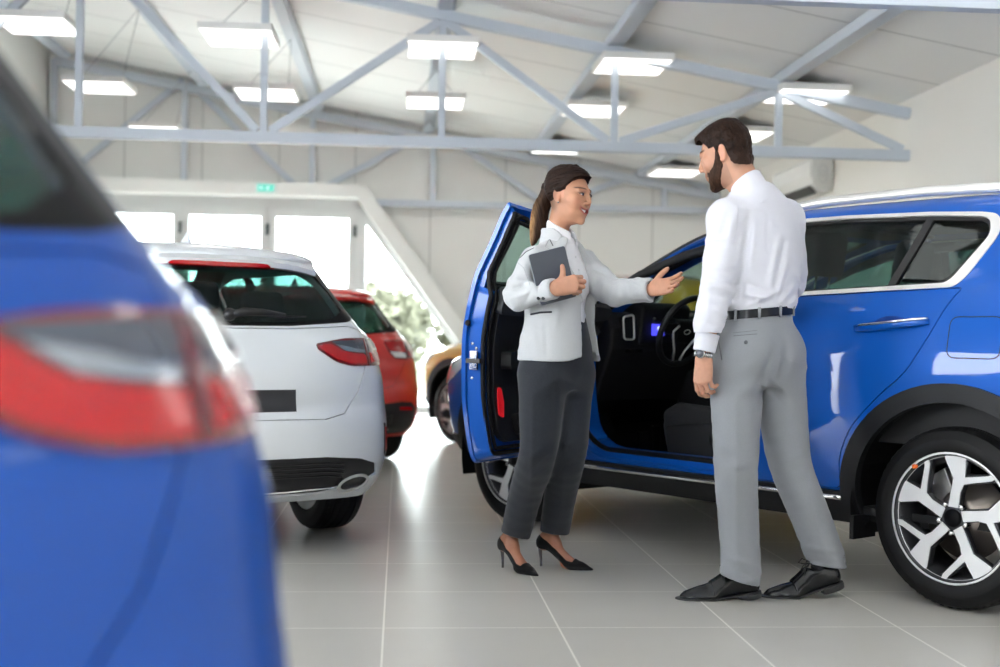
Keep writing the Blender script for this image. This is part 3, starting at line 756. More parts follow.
# rear side doors
for sd in (1, -1):
    o = sheet(SH, tv_rd, sides=(sd,), h=.045).build('rear_door', BLUE, suv)
    hd = MB(); 
    pts = [SH.pos(*[[c] for c in S_([(x, z)])[0]])[0] for x, z in ((.105, 1.083), (.16, 1.078), (.27, 1.066), (.38, 1.056), (.43, 1.052))]
    offs = [.004, .034, .040, .034, .004]
    pp = [(p[0], sd*(p[1]+d), p[2]) for p, d in zip(pts, offs)]
    hd.tube(pp, [.012, .016, .017, .016, .012], 12, flat=.55, up=(0, 0, 1)); h_ = hd.build('door_handle', BLUE, o)
    ch = MB(); ch.tube([(p[0], p[1]+sd*.009, p[2]+.011) for p in pp], .0055, 8); ch.build('handle_chrome', CHROME, h_)
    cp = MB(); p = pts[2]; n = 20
    cp.add([(p[0]+.085*math.cos(a), sd*(p[1]+.0015), p[2]-.004+.042*math.sin(a)) for a in [2*PI*k/n for k in range(n)]], [tuple(range(n))]); cp.build('handle_recess_shade', mat('shaded recess blue', (.006, .05, .30), .35, metal=.3, coat=.6), o)  # flat darker disc behind the handle; the recess shade is in its colour
# fuel flap seam (left only), tailgate seams
strip(SH, S_(fuel), .0022, suv, 'fuel_flap_seam', BLK, closed=True, off=-.0008)
# tail lamps wrapping the rear corner
def rear_tv(pts): return R_(pts, vmax=10)
lamp_r = [(.40, .985), (.60, .965), (.76, .93), (.795, .93)]
tl = [(t, v) for t, v in rear_tv(dens([(.30, 1.00), (.45, .975), (.70, .925)], .03, False))]+[(t, v) for t, v in S_(dens([(-.63, .93), (-.55, .96), (-.47, 1.03)], .03, False))]+[(t, v) for t, v in S_(dens([(-.52, 1.075), (-.66, 1.06)], .03, False))]+[(t, v) for t, v in rear_tv(dens([(.70, 1.055), (.45, 1.04), (.30, 1.03)], .03, False))]
both(SH, 'tail_lamp', REDL, suv, tl, off=.008, th=.02, h=.04)
sheet(SH, tv_rw, off=-.004, th=.005, sides=(1, -1)).build('rear_glass', TINTD, suv)
sheet(SH, tv_ws, off=-.004, th=.005, sides=(1, -1)).build('windscreen', WSG, suv)
wsb = MB()
for sd in (1, -1):
    strip(SH, [(t, v) for t, v in zip([.893]*12, np.linspace(7.2, 10, 12))], .012, None, '', None, side=sd, mbc=wsb)
    strip(SH, [(t, 10.02) for t in np.linspace(.893, 1, 12)], .010, None, '', None, side=sd, mbc=wsb)
    strip(SH, [(t, 7.12) for t in np.linspace(.893, 1, 12)], .02, None, '', None, side=sd, mbc=wsb)
wsb.build('windscreen_seal', BLK, suv)
# roof rails
for sd in (1, -1):
    rr = MB()
    P = [(-.42, .57, 1.56), (-.33, .575, 1.592), (-.15, .58, 1.606), (.3, .585, 1.620), (.8, .583, 1.614), (1.10, .575, 1.590), (1.22, .57, 1.565)]
    rr.tube([(x, sd*y, z) for x, y, z in P], [.012, .020, .022, .022, .022, .018, .012], 10, flat=.8)
    rr.build('roof_rail', SATIN, suv)
# head lamp at the nose corner, bonnet seam
hl = [(t, v) for t, v in S_(dens([(2.93, .88), (3.12, .76), (3.26, .72)], .04, False))]+[(.93, 3.2), (.945, 3.6), (.93, 4.25), (.90, 4.5)]+[(t, v) for t, v in S_(dens([(3.1, .88), (2.93, .90)], .04, False))]
both(SH, 'head_lamp', mat('lamp cover', (.75, .78, .80), .08, metal=.3, coat=1), suv, hl, off=.006, th=.02, h=.04)
gr = [(t, 1.2) for t in np.linspace(1, .93, 10)]+[(.93, v) for v in np.linspace(1.4, 3.4, 6)]+[(t, 3.5) for t in np.linspace(.93, 1, 10)]+[(1, v) for v in np.linspace(3.2, 1.4, 6)]
sheet(SH, gr, off=.006, th=.02, sides=(1, -1), h=.05).build('front_grille', BLK, suv)
# floor, sills inside, inner frame of the opening
fl = MB(); fl.box((-.68, -.76, .27), (3.0, .76, .30)); fl.build('underbody', RUB, suv)
def skirt(outl, depth, off0=.004, y_in=None, shrink=0.0):
    """band running inwards from an outline on the left side"""
    tv = S_(outl); P = SH.pos(tv[:, 0], tv[:, 1])-SH.norm(tv[:, 0], tv[:, 1])*off0
    Q = P.copy(); Q[:, 1] -= depth
    if shrink:
        io = np.array(inset(outl, shrink)); Q[:, 0] = io[:, 0]; Q[:, 2] = io[:, 1]
    return P, Q
def band(P, Q, m, name, parent, smooth=False):
    n = len(P); b = MB(); b.add([tuple(p) for p in P]+[tuple(q) for q in Q], [(i, (i+1) % n, n+(i+1) % n, n+i) for i in range(n)], 0, smooth)
    o = b.build(name, m, parent, fix=False); md = o.modifiers.new('th', 'SOLIDIFY'); md.thickness = .006; return o
P, Q = skirt(front_open, .02, shrink=.012); band(P, Q, BLUE, 'door_opening_frame', suv)
P2, Q2 = skirt(inset(front_open, .012), .02, off0=.024, shrink=.04)
Q2[:, 1] = Q[:, 1]-.006; band(Q, Q2, BLUE, 'door_opening_step', suv)
Q3 = Q2.copy(); Q3[:, 1] -= .10; band(Q2, Q3, BLUE, 'door_opening_inner', suv)
sl = MB(); sl.tube([tuple(p) for p in Q2+np.array([0, .004, 0])], .013, 8, closed=True); sl.build('door_seal', RUB, suv)
# inner lining: black walls behind the skin so the cabin is closed
il = MB()
def lining(sd):
    pts = [(-.5, .30), (2.2, .30), (2.45, .45), (2.45, 1.0), (2.35, 1.1), (-.55, 1.15)]
    return pts
hp = [(.47, .31), (1.05, .31), (1.04, 1.16), (-.55, 1.17), (-.62, .75), (-.5, .6), (.47, .6)]
for sd in (1, -1):
    yy = sd*.80
    poly = hp if sd > 0 else [(-.6, .31), (2.45, .31), (2.42, 1.08), (2.1, 1.17), (-.6, 1.17)]
    il.prism(poly, .02, lambda x, z, d, yy=yy, sd=sd: (x, yy-sd*.06*(z > 1.1)-sd*d, z))
il.box((1.0, -.60, 1.535), (1.28, .60, 1.55)); il.box((-.35, -.56, 1.55), (1.2, .56, 1.56))
il.box((-.6, -.8, .30), (2.4, .8, .33)); il.box((2.38, -.8, .3), (2.44, .8, 1.02))
# roof side rails and pillars inside
for sd in (1, -1):
    il.tube([(2.10, sd*.735, 1.16), (1.98, sd*.73, 1.225), (1.80, sd*.715, 1.31), (1.55, sd*.675, 1.395), (1.30, sd*.64, 1.455), (1.1, sd*.63, 1.485), (.6, sd*.625, 1.50), (.0, sd*.60, 1.495)], .026, 8)
    il.tube([(1.075, sd*.80, .35), (1.075, sd*.80, .9), (1.07, sd*.775, 1.18), (1.05, sd*.645, 1.48)], .045, 8)
    il.tube([(-.05, sd*.70, 1.2), (-.12, sd*.56, 1.46)], .05, 8)
il.build('cabin_lining', INTER, suv)
pil = MB(); pil_o = dens(fillet([(1.075, .41), (1.10, .45), (1.08, 1.2), (1.11, 1.46), (1.05, 1.47), (1.035, 1.19), (1.035, .41)], 0), .04)
# seats
SEAT = mat('black seat fabric', (.02, .02, .022), .7, bump=.3, bscale=500)
STITCH = mat('grey stitching', (.25, .25, .26), .7)
def seat(xc, yc, parent, w=.52, bench=False):
    e = empty('front_seat' if not bench else 'rear_seat', parent=parent); e.location = (xc, yc, .0 if bench else .105)
    b = MB()
    prof = [(.30, .34), (.33, .47), (.30, .535), (.18, .555), (-.05, .52), (-.2, .52), (-.2, .36)]
    b.prism(prof, w, lambda x, z, d: (x, d-w/2, z)); b.build('seat_cushion', SEAT, e, bevel=.035, seg=4)
    b = MB()
    if not bench:
        for s in (-1, 1): b.prism([(.28, .40), (.29, .54), (.2, .585), (-.1, .57), (-.22, .55), (-.22, .38)], .07, lambda x, z, d, s=s: (x, s*(w/2+.0)-.035+d, z))
        b.build('side_bolster', SEAT, e, bevel=.025, seg=4)
        b = MB(); b.prism([(.22, .33), (.24, .47), (.10, .49), (-.24, .52), (-.30, .48), (-.28, .33)], .03, lambda x, z, d: (x, w/2+.035+d, z)); b.build('seat_side_cover', INTER, e, bevel=.01, seg=3)
        b = MB(); b.lathe([(0, .02), (.045, .018), (.05, 0)], 20, cen=(-.1, w/2+.06, .43)); b.build('recline_dial', INTER, e)
    b = MB(); bw_ = w*.5
    for i in range(1): b.prism([(-.14, .50), (-.30, .50), (-.47, 1.10), (-.40, 1.14), (-.33, 1.10)], w-.04, lambda x, z, d: (x, d-w/2+.02, z))
    b.build('backrest', SEAT, e, bevel=.04, seg=4)
    for hy in ([0] if not bench else [-.42, .42]):
        b = MB(); b.prism([(-.38, 1.20), (-.47, 1.19), (-.50, 1.38), (-.46, 1.41), (-.41, 1.37)], .24, lambda x, z, d: (x, hy+d-.12, z)); h_ = b.build('headrest', SEAT, e, bevel=.03, seg=4)
        b = MB()
        for s in (-.05, .05): b.tube([(-.42, hy+s, 1.08), (-.44, hy+s, 1.22)], .006, 6)
        b.build('headrest_post', CHROME, h_)
    return e
seat(1.41, .36, suv); seat(1.41, -.36, suv); seat(.38, 0, suv, w=1.25, bench=True)
# dashboard
b = MB(); prof = [(2.40, 1.06), (2.26, 1.125), (2.10, 1.145), (2.00, 1.125), (1.955, 1.05), (1.97, .94), (2.02, .82), (2.08, .68), (2.30, .55), (2.40, .55)]
b.prism(prof, 1.50, lambda x, z, d: (x, -.75+d, z)); b.build('dashboard', INTER, suv, bevel=.02, seg=3)
b = MB(); b.prism([(2.16, 1.13), (2.06, 1.185), (1.95, 1.185), (1.925, 1.16), (1.955, .97), (2.0, .95), (2.10, 1.05)], .36, lambda x, z, d: (x, .20+d, z)); b.build('instrument_binnacle', INTER, suv, bevel=.015, seg=3)
b = MB(); b.prism([(1.80, .55), (2.1, .30), (2.1, .8), (1.93, .86), (1.15, .60), (1.15, .3)], .24, lambda x, z, d: (x, -.12+d, z)); b.build('centre_console', INTER, suv, bevel=.02)
# air vent with satin surround at the driver's corner of the dash
vt = empty('side_air_vent', parent=suv); vx, vy, vz = 1.945, .650, 1.055
b = MB(); loop = fillet([(-.036, -.062), (.036, -.062), (.046, .052), (-.028, .064)], .018, 5)
b.tube([(vx-.01-.0*v_, vy+u_, vz+v_) for u_, v_ in loop], .0055, 8, closed=True); b.build('vent_surround', SATIN, vt)
b = MB()
for k in range(5): b.box((vx-.004, vy-.030, vz-.046+k*.022), (vx+.02, vy+.030, vz-.042+k*.022))
b.box((vx, vy-.034, vz-.058), (vx+.03, vy+.036, vz+.054)); b.build('vent_vanes', BLK, vt)
b = MB()
for k in range(3): b.box((vx-.01, vy-.10+k*.035, vz-.13), (vx+.03, vy-.08+k*.035, vz-.11))
b.build('switch', GLOSSB, suv, bevel=.003)
# small lit display left of the wheel
sc_ = MB(); sc_.box((1.925, .405, 1.015), (1.94, .485, 1.075))
disp = sc_.build('instrument_display', mat('blue display', (.03, .03, .3), .3, emit=(.05, .05, .70), es=.8), suv)
gy = MB(); gy.lathe([(0, 0), (.012, 0)], 14, axis='x', cen=(1.9235, .447, 1.052)); gy.box((1.923, .438, 1.030), (1.9245, .454, 1.046)); gy.build('display_mark', mat('display mark', (.7, .75, 1), .4, emit=(.6, .7, 1), es=.6), disp)
# steering wheel
sw = empty('steering_wheel', parent=suv); sw.location = (1.80, .375, 1.04); sw.rotation_euler = (0, math.radians(-24), 0)
b = MB(); b.tube([(0, .185*math.cos(a), .185*math.sin(a)) for a in np.linspace(0, 2*PI, 41)[:-1]], .0165, 12, closed=True); b.build('wheel_rim', mat('leather', (.015, .015, .016), .4), sw)
b = MB(); b.prism(fillet([(-.075, .055), (.075, .055), (.06, -.07), (-.06, -.07)], .03), .045, lambda y, z, d: (-.005+d*.9, y, z)); b.build('wheel_hub', INTER, sw, bevel=.01, seg=3)
b = MB()
for s in (-1, 1): b.prism([(s*.06, .035), (s*.175, .03), (s*.178, -.005), (s*.06, -.03)], .02, lambda y, z, d: (.005+d, y, z))
b.prism([(-.03, -.05), (.03, -.05), (.022, -.175), (-.022, -.175)], .02, lambda y, z, d: (.005+d, y, z)); b.build('wheel_spoke', INTER, sw, bevel=.004)
b = MB()
for s in (-1, 1): b.tube([(-.004, s*.068, .03), (-.006, s*.10, .0), (-.004, s*.085, -.035), (0, s*.04, -.11), (0, s*.025, -.165)], .006, 8)
b.build('spoke_trim', SATIN, sw)
b = MB(); b.tube([(-.008, .022*math.cos(a), .013*math.sin(a)-.002) for a in np.linspace(0, 2*PI, 17)[:-1]], .002, 6, closed=True); b.build('hub_badge', SATIN, sw)
b = MB(); b.tube([(0.03, 0, 0), (.25, 0, -.06)], .045, 12); b.build('steering_column', INTER, sw)
b = MB(); b.tube([(.07, .04, .03), (.06, .15, .03), (.055, .20, .04)], [.009, .008, .010], 8); b.tube([(.07, -.04, .03), (.06, -.15, .03), (.055, -.20, .04)], [.009, .008, .010], 8); b.build('control_stalk', INTER, sw)
# rear-view mirror inside
b = MB(); b.prism(fillet([(-.11, -.035), (.11, -.035), (.11, .035), (-.11, .035)], .02), .03, lambda y, z, d: (1.52+d, y, 1.385+z)); b.tube([(1.55, 0, 1.41), (1.60, 0, 1.46)], .012, 8); b.build('interior_mirror', BLK, suv, bevel=.004)
# door mirror bodies (left one rides on the open door)
# pedals
b = MB(); b.box((2.12, .30, .42), (2.14, .38, .50)); b.box((2.12, .22, .40), (2.14, .27, .53)); b.build('pedal', RUB, suv)
# right front door stays shut
fd = dens(fillet([(1.10, .40), (1.96, .40), (2.08, .50), (2.11, .80), (2.12, 1.12), (2.00, 1.238), (1.80, 1.345), (1.55, 1.450), (1.30, 1.518), (1.050, 1.541), (1.058, 1.20)], [.05, .10, .1, .1, .07, .03, .05, .06, .04, .01, .1]), .03)
fwn = dens(fillet([(1.105, 1.205), (1.98, 1.195), (1.79, 1.302), (1.54, 1.406), (1.30, 1.472), (1.125, 1.490)], [.03, .03, .03, .05, .04, .03]), .03)
o = sheet(SH, S_(inset(fd, .003)), [S_(fwn)], sides=(-1,), th=.03, h=.045).build('front_door', BLUE, suv)
sheet(SH, S_(inset(fwn, -.004)), sides=(-1,), off=-.01, th=.004).build('side_glass', WSG, o)
def mirror_body(sd, parent):
    b = MB(); c = (1.95, sd*.97, 1.16)
    v = []; f = []; nu, nv = 14, 9
    for j in range(nv+1):
        ph = -PI/2+PI*j/nv
        for i in range(nu):
            th = 2*PI*i/nu; x = math.cos(th)*math.cos(ph); y = math.sin(th)*math.cos(ph); z = math.sin(ph)
            x = x*.085 if x > 0 else x*.03
            v.append((c[0]+x, c[1]+y*.12, c[2]+z*.075+.01*y))
    for j in range(nv):
        for i in range(nu): f.append((j*nu+i, j*nu+(i+1) % nu, (j+1)*nu+(i+1) % nu, (j+1)*nu+i))
    b.add(v, f, 0, True); b.tube([(1.96, sd*.83, 1.13), (1.96, sd*.90, 1.13)], .025, 10)
    return b.build('door_mirror', BLUE, parent)
mirror_body(-1, o)
# mud flap, white clip, orange rim mark
for s in (1, -1): MB().box((.43, s*.72, .205), (.45, s*.87, .30)).build('mud_flap', RUB, suv)
place_wheels(suv, WB, .885, WR, .225, .243, 'suv')
b = MB(); aa = math.radians(50); b.lathe([(0, .886), (.0085, .886), (.0085, .870)], 12, cen=(.237*math.cos(aa), 0, WR+.237*math.sin(aa))); b.build('rim_mark', mat('orange paint dot', (.9, .16, .02), .5), suv)

# ---- the open driver's door, turned about its front edge
hinge = Vector((2.10, .845, 0)); DOOR_OPEN = math.radians(70)
dr = empty('front_door', parent=suv); dr.location = hinge+Vector((0, 0, .035)); dr.rotation_euler = (0, 0, DOOR_OPEN*-1)
def door_tv(pl): return S_(pl)
dpl = inset(fd, .002)
below = [(x, z) for x, z in dpl]
dlow = dens(fillet([(1.10, .40), (1.96, .40), (2.08, .50), (2.11, .80), (2.12, 1.12), (2.06, 1.19), (1.075, 1.195)], [.05, .10, .1, .1, .05, .03, .0]), .03)
def shift(o):
    o.data.transform(Matrix.Translation(-hinge)); return o
def sheetd(name, m, parent, *a, **k):
    o = sheet(SH, *a, **k).build(name, m)
    n = None
    o.data.transform(Matrix.Translation(-hinge)); o.parent = parent; return o
sheetd('outer_skin', BLUE, dr, S_(dpl), [S_(fwn)], th=.02, h=.04)
# inner pressing: deeper than the skin, blue, visible around the trim
sheetd('inner_pressing', BLUE, dr, S_(inset(dlow, .006)), off=-.018, th=.085, h=.05)
fr_o = inset(fd, .010); 
frame_poly = [(x, z) for x, z in fr_o]
sheetd('window_frame', BLUE, dr, S_(inset(fd, .022)), [S_(inset(fwn, -.012))], off=-.018, th=.035, h=.04)
sheetd('frame_trim', BLK, dr, S_(inset(fd, .040)), [S_(fwn)], off=-.055, th=.012, h=.04)
sheetd('glass_seal', RUB, dr, S_(inset(fwn, -.012)), [S_(inset(fwn, .006))], off=.002, th=.05, h=.03)
sheetd('side_glass', WSG, dr, S_(inset(fwn, -.002)), off=-.012, th=.004, h=.05)
trim_pl = dens(fillet([(1.155, .47), (1.93, .47), (2.03, .56), (2.06, .80), (2.07, 1.15), (2.04, 1.20), (1.13, 1.205)], [.10, .10, .1, .1, .05, .03, .03]), .03)
sheetd('door_trim_panel', INTER, dr, S_(trim_pl), off=-.098, th=.03, h=.05)
cap = dens(fillet([(1.12, 1.09), (2.07, 1.07), (2.06, 1.205), (1.12, 1.215)], .03), .03)
sheetd('door_trim_cap', mat('soft black trim', (.025, .027, .03), .5), dr, S_(cap), off=-.105, th=.04, h=.05)
arm = dens(fillet([(1.20, .82), (1.85, .88), (1.85, .94), (1.20, .90)], .02), .03)
sheetd('armrest', INTER, dr, S_(arm), off=-.12, th=.06, h=.05)
pk = dens(fillet([(1.30, .50), (1.90, .50), (1.95, .62), (1.28, .60)], .03), .03)
sheetd('door_pocket', INTER, dr, S_(pk), off=-.12, th=.035, h=.05)
rf = dens(fillet([(1.175, .60), (1.215, .585), (1.225, .66), (1.205, .735), (1.175, .74)], .012), .015)
sheetd('red_reflector', mat('red reflector', (.75, .02, .03), .25, emit=(.8, .01, .02), es=.12), dr, S_(rf), off=-.128, th=.006, h=.02)  # reflector is no lamp; a little emission is added to make it glow
b = MB(); P = SH.pos(*S_([(1.82, .60)]).T)[0]
b.lathe([(0, 0), (.085, 0), (.09, .006)], 28, cen=(1.80, P[1]-.135, .66)); shift(b.build('door_speaker', RUB, dr))
# seals: one along the edge of the skin, one nearer the trim
for ins_, off_, rad in ((.020, -.10, .011), (.045, -.11, .009)):
    tv = S_(inset(fd, ins_)); b = MB(); P = SH.pos(tv[:, 0], tv[:, 1])-SH.norm(tv[:, 0], tv[:, 1])*(-off_)
    up = np.clip((P[:, 2]-1.14)/.08, 0, 1)[:, None]; P = P+SH.norm(tv[:, 0], tv[:, 1])*up*(.045)
    b.tube([tuple(p) for p in P], rad, 8, closed=True); shift(b.build('door_seal', RUB, dr))
# latch, check strap button, screws on the rear edge
b = MB(); pE = SH.pos(*S_([(1.075, .80)]).T)[0]
b.box((1.070, pE[1]-.085, .815), (1.085, pE[1]-.045, .90)); shift(b.build('door_latch', CHROME, dr, bevel=.004))
b = MB(); b.box((1.066, pE[1]-.10, .845), (1.084, pE[1]-.03, .865)); shift(b.build('latch_slot', BLK, dr))
b = MB()
b.lathe([(0, 0), (.013, 0), (.014, .004)], 16, axis='x', cen=(1.068, pE[1]-.035, 1.02)); shift(b.build('rubber_plug', RUB, dr))
b = MB()
for z in (.93, .78, .91): b.lathe([(0, 0), (.006, 0), (.007, .004)], 12, axis='x', cen=(1.0695, pE[1]-.06-(.02 if z == .91 else 0), z))
shift(b.build('screw', CHROME, dr))
mm = mirror_body(1, dr); mm.data.transform(Matrix.Translation(-hinge))
b = MB(); b.tube([(2.10, .80, .62), (2.0, .86, .62)], .012, 6); b.tube([(2.10, .80, 1.02), (2.0, .86, 1.02)], .012, 6); shift(b.build('hinge_arm', BLUE, dr))

# ---------------------------------------------------------------- estate cars seen from behind (blue foreground car, white car)
hat_rings = [
 dict(z=.235, xr=-.66, xf=3.32, w=.80, br=.16, bf=.34),
 dict(z=.32, xr=-.765, xf=3.42, w=.855, br=.22),
 dict(z=.45, xr=-.81, xf=3.46, w=.885, br=.25),
 dict(z=.58, xr=-.805, xf=3.46, w=.890, br=.25),
 dict(z=.68, xr=-.775, xf=3.45, w=.886, br=.24),
 dict(z=.80, zf=.78, xr=-.765, xf=3.42, w=.872, wr=.84, br=.24),
 dict(z=.905, zf=.84, xr=-.735, xf=3.34, w=.855, wr=.812, br=.25, b2=.1),
 dict(z=.985, zf=.93, xr=-.70, xf=3.2, w=.832, wr=.782, br=.25, b2=.1),
 dict(z=1.035, zr=1.035, zf=1.0, xr=-.665, xf=2.52, w=.815, wr=.755, br=.25, bf=.30, sx=[.35, .95, 1.62, 1.98], cf=.03),
 dict(z=1.12, zf=1.08, xr=-.605, xf=2.30, w=.765, wr=.69, br=.22, bf=.26, sx=[.32, .90, 1.52, 1.83], cf=.02),
 dict(z=1.24, zf=1.21, xr=-.52, xf=1.98, w=.705, wr=.60, br=.18, bf=.22, sx=[.29, .80, 1.33, 1.58], cf=.02),
 dict(z=1.325, zf=1.32, xr=-.46, xf=1.72, w=.655, wr=.54, br=.15, bf=.18, sx=[.27, .70, 1.13, 1.36], cf=.02),
 dict(z=1.365, zf=1.37, zr=1.345, xr=-.475, xf=1.55, w=.62, wr=.515, br=.13, bf=.15, sx=[.25, .64, 1.02, 1.22], cf=.02),
 dict(z=1.398, zf=1.40, zr=1.372, xr=-.44, xf=1.42, w=.52, wr=.44, br=.11, bf=.12, sx=[.22, .58, .93, 1.10], cf=.015),
 dict(z=1.418, zf=1.42, zr=1.40, xr=-.34, xf=1.34, w=.28, wr=.26, br=.10, bf=.10, sx=[.20, .53, .87, 1.03], cf=.01),
 dict(z=1.425, zf=1.427, zr=1.41, xr=-.30, xf=1.30, w=0, br=.08, bf=.08, sx=[.20, .52, .85, 1.01]),
]
def hatch(paint, label, loc, ang, name, style=0):
    sh = HSH; car = empty(name, label, 'car', 'estate cars parked with their tails to the viewer' if False else None, loc, ang)
    Sd = lambda p, **k: sh.inv(p, 'side', **k); Rr = lambda p, vm=11.6, **k: sh.inv([(abs(a), b) for a, b in p], 'rear', vmax=vm, **k)
    K = sh.K-1; wb = 2.62; wr = .316
    def mix(rear, side=None): return [tuple(q) for q in Rr(rear)]+([tuple(q) for q in Sd(side)] if side else [])
    # rear screen: outline from the centre line outwards
    gl = dens([(0, 1.04), (.30, 1.045), (.53, 1.07), (.60, 1.11), (.56, 1.20), (.49, 1.28), (.30, 1.297), (0, 1.30)], .03, False)
    gl_tv = Rr(gl)
    glo = dens([(0, 1.026), (.30, 1.030), (.60, 1.052), (.70, 1.075)], .03, False)
    # dark surround sweeps round the corner to the side glass
    sur = [tuple(q) for q in Rr(glo)]+[tuple(q) for q in Sd(dens([(-.36, 1.075), (-.30, 1.08), (-.13, 1.315), (-.20, 1.325)], .04, False))]+[tuple(q) for q in Rr(dens([(.56, 1.318), (.30, 1.322), (0, 1.325)], .03, False))]
    # lamps: rear and corner pieces
    lam_in = [tuple(q) for q in Rr(dens(fillet([(.395, .950), (.405, .925), (.49, .868), (.57, .850), (.668, .850), (.668, .978), (.55, .976)], [.02, .02, .03, .03, 0, 0, .04]), .02))]
    if style: lam_in = [tuple(q) for q in Rr(dens(fillet([(.47, .985), (.50, .90), (.545, .845), (.668, .84), (.668, .99)], [.02, .02, .03, 0, 0]), .02))]
    la = Rr([(.674, .850)])[0]; lb = Rr([(.674, .978)])[0]
    so = Sd([(-.37, .855), (-.345, .975)])
    lam_out = [tuple(la+(so[0]-la)*k) for k in np.linspace(0, 1, 8)]+[tuple(so[0]+(so[1]-so[0])*k) for k in np.linspace(.15, .9, 6)]+[tuple(so[1]+(lb-so[1])*k) for k in np.linspace(0, 1, 8)]+[tuple(lb+(la-lb)*k) for k in np.linspace(.2, .8, 4)]
    # tailgate (rear door) outline half
    tg = [tuple(q) for q in Rr(dens([(0, .615), (.42, .612), (.52, .635), (.60, .73), (.655, .855), (.665, 1.02)], .03, False))]
    tg_close = tg+[tuple(q) for q in Rr(dens([(.665, 1.02), (.60, 1.036), (.30, 1.020), (0, 1.018)], .03, False))[1:]]
    lowpts = [(0, .445), (.42, .445), (.60, .43), (.70, .40), (.72, .35), (.60, .30), (.42, .268), (0, .262)] if not style else [(0, .50), (.42, .50), (.60, .515), (.70, .505), (.77, .45), (.775, .33), (.70, .255), (.42, .238), (0, .236)]
    low = [tuple(q) for q in Rr(dens(lowpts, .03, False))]
    low_ = [tuple(q) for q in Rr(dens([(0, .445), (.42, .445), (.60, .43), (.70, .40), (.72, .35), (.60, .30), (.42, .268), (0, .262)], .03, False))]
    win = dens(fillet([(-.10, 1.09), (.35, 1.02), (2.08, .985), (1.86, 1.10), (1.50, 1.265), (1.20, 1.315), (.20, 1.31), (-.02, 1.24)], [.03, .03, .02, .03, .05, .05, .05, .05]), .04)
    tv_win = Sd(win); ar = Sd(arch(0, wr, .36, .17)); af = Sd(arch(wb, wr, .36, .17))
    tv_ws = np.array([(t, 8.25) for t in np.linspace(1, .895, 8)]+[(.893, v) for v in np.linspace(8.4, 11.9, 12)]+[(t, 12.0) for t in np.linspace(.895, 1, 8)]+[(1, v) for v in np.linspace(11.8, 8.4, 8)])
    full = [(t, 0) for t in np.linspace(0, 1, 50)]+[(1, v) for v in np.linspace(0, K, 40)[1:]]+[(t, K) for t in np.linspace(1, 0, 50)[1:]]+[(0, v) for v in np.linspace(K, 0, 40)[1:-1]]
    nm = NM(); sheet(sh, full, [sur, tg_close, low, tv_win, ar, af, tv_ws], sides=(1, -1), nm=nm, h=.055); nm.build('body', paint, car)
    plate = [(0, .632), (.285, .632), (.285, .752), (0, .752)]
    t_in = [tuple(q) for q in Rr([(max(0, a), b) for a, b in [((0 if a < .01 else a), b) for a, b in inset([(a, b) for a, b in dens([(0, .615), (.42, .612), (.52, .635), (.60, .73), (.655, .855), (.665, 1.02), (.60, 1.036), (.30, 1.020), (0, 1.018)], .03)], .0045)]])]
    # soft crease above the number plate
    def crease(P): 
        z = P[:, 2]; y = np.abs(P[:, 1]); return -.022*np.exp(-((z-.70)/.06)**2)*(y < 1)/(1+np.exp((y-.50)/.02))
    tgate = sheet(sh, t_in, sides=(1, -1), h=.035, offf=crease).build('tailgate', paint, car)
    sheet(sh, [tuple(q) for q in Rr(dens(plate, .03))], sides=(1, -1), off=-.012, th=.012).build('number_plate', mat('plate black', (.015, .016, .022), .45), tgate)
    b = MB(); b.box((-.80, -.05, .612), (-.79, .05, .626)); b.build('plate_catch', BLK, tgate)
    strip(sh, [tuple(q) for q in Rr(dens([(0, .785), (.40, .786), (.60, .783)], .03, False))], .003, tgate, 'crease_line', paint)
    hol = glassmat('rear screen glass', (.46, .60, .57))
    sheet(sh, sur, [gl_tv], sides=(1, -1), off=-.002, th=.012).build('rear_surround', GLOSSB, car)
    sheet(sh, gl_tv, sides=(1, -1), off=-.005, th=.004).build('rear_screen', hol, car)
    both(sh, 'side_glass', TINTD, car, Sd(inset(win, .0)), off=-.004, th=.004)
    sheet(sh, tv_ws, sides=(1, -1), off=-.003, th=.004).build('windscreen', WSG, car)
    both(sh, 'door_pillar', BLK, car, Sd(dens([(.95, 1.0), (1.05, 1.0), (1.0, 1.32), (.92, 1.32)], .04)), off=-.001, th=.02)
    for sd in (1, -1):
        bl = sheet(sh, lam_in, sides=(sd,), off=.006, th=.02, h=.03).build('tail_lamp', DREDL, car)
        if style:
            sheet(sh, [tuple(q) for q in Rr(dens(fillet([(.48, .978), (.505, .91), (.660, .895), (.660, .982)], .012), .02))], sides=(sd,), off=.0085, th=.004, h=.02).build('red_lens', REDL, bl)
            sheet(sh, [tuple(q) for q in Rr(dens(fillet([(.51, .90), (.55, .855), (.660, .85), (.660, .888)], .01), .02))], sides=(sd,), off=.0085, th=.004, h=.02).build('clear_lens', mat('white lens', (.75, .72, .70), .15, coat=1), bl)
        else:
            sheet(sh, [tuple(q) for q in Rr(dens(fillet([(.408, .940), (.418, .925), (.495, .879), (.57, .860), (.660, .858), (.660, .902), (.60, .905), (.53, .918), (.47, .950)], .012), .02))], sides=(sd,), off=.0085, th=.004, h=.02).build('red_lens', REDL, bl)
            sheet(sh, [tuple(q) for q in Rr(dens(fillet([(.475, .960), (.535, .928), (.60, .922), (.660, .918), (.660, .969)], .01), .02))], sides=(sd,), off=.0085, th=.004, h=.02).build('clear_lens', SMOKE, bl)
            sheet(sh, [tuple(q) for q in Rr(dens(fillet([(.50, .945), (.545, .917), (.61, .911), (.660, .908), (.660, .922), (.61, .926), (.565, .936)], .005), .02))], sides=(sd,), off=.0095, th=.004, h=.02).build('light_guide', CLRL, bl)
        b2 = sheet(sh, lam_out, sides=(sd,), off=.006, th=.02, h=.03).build('corner_lamp', DREDL, car)
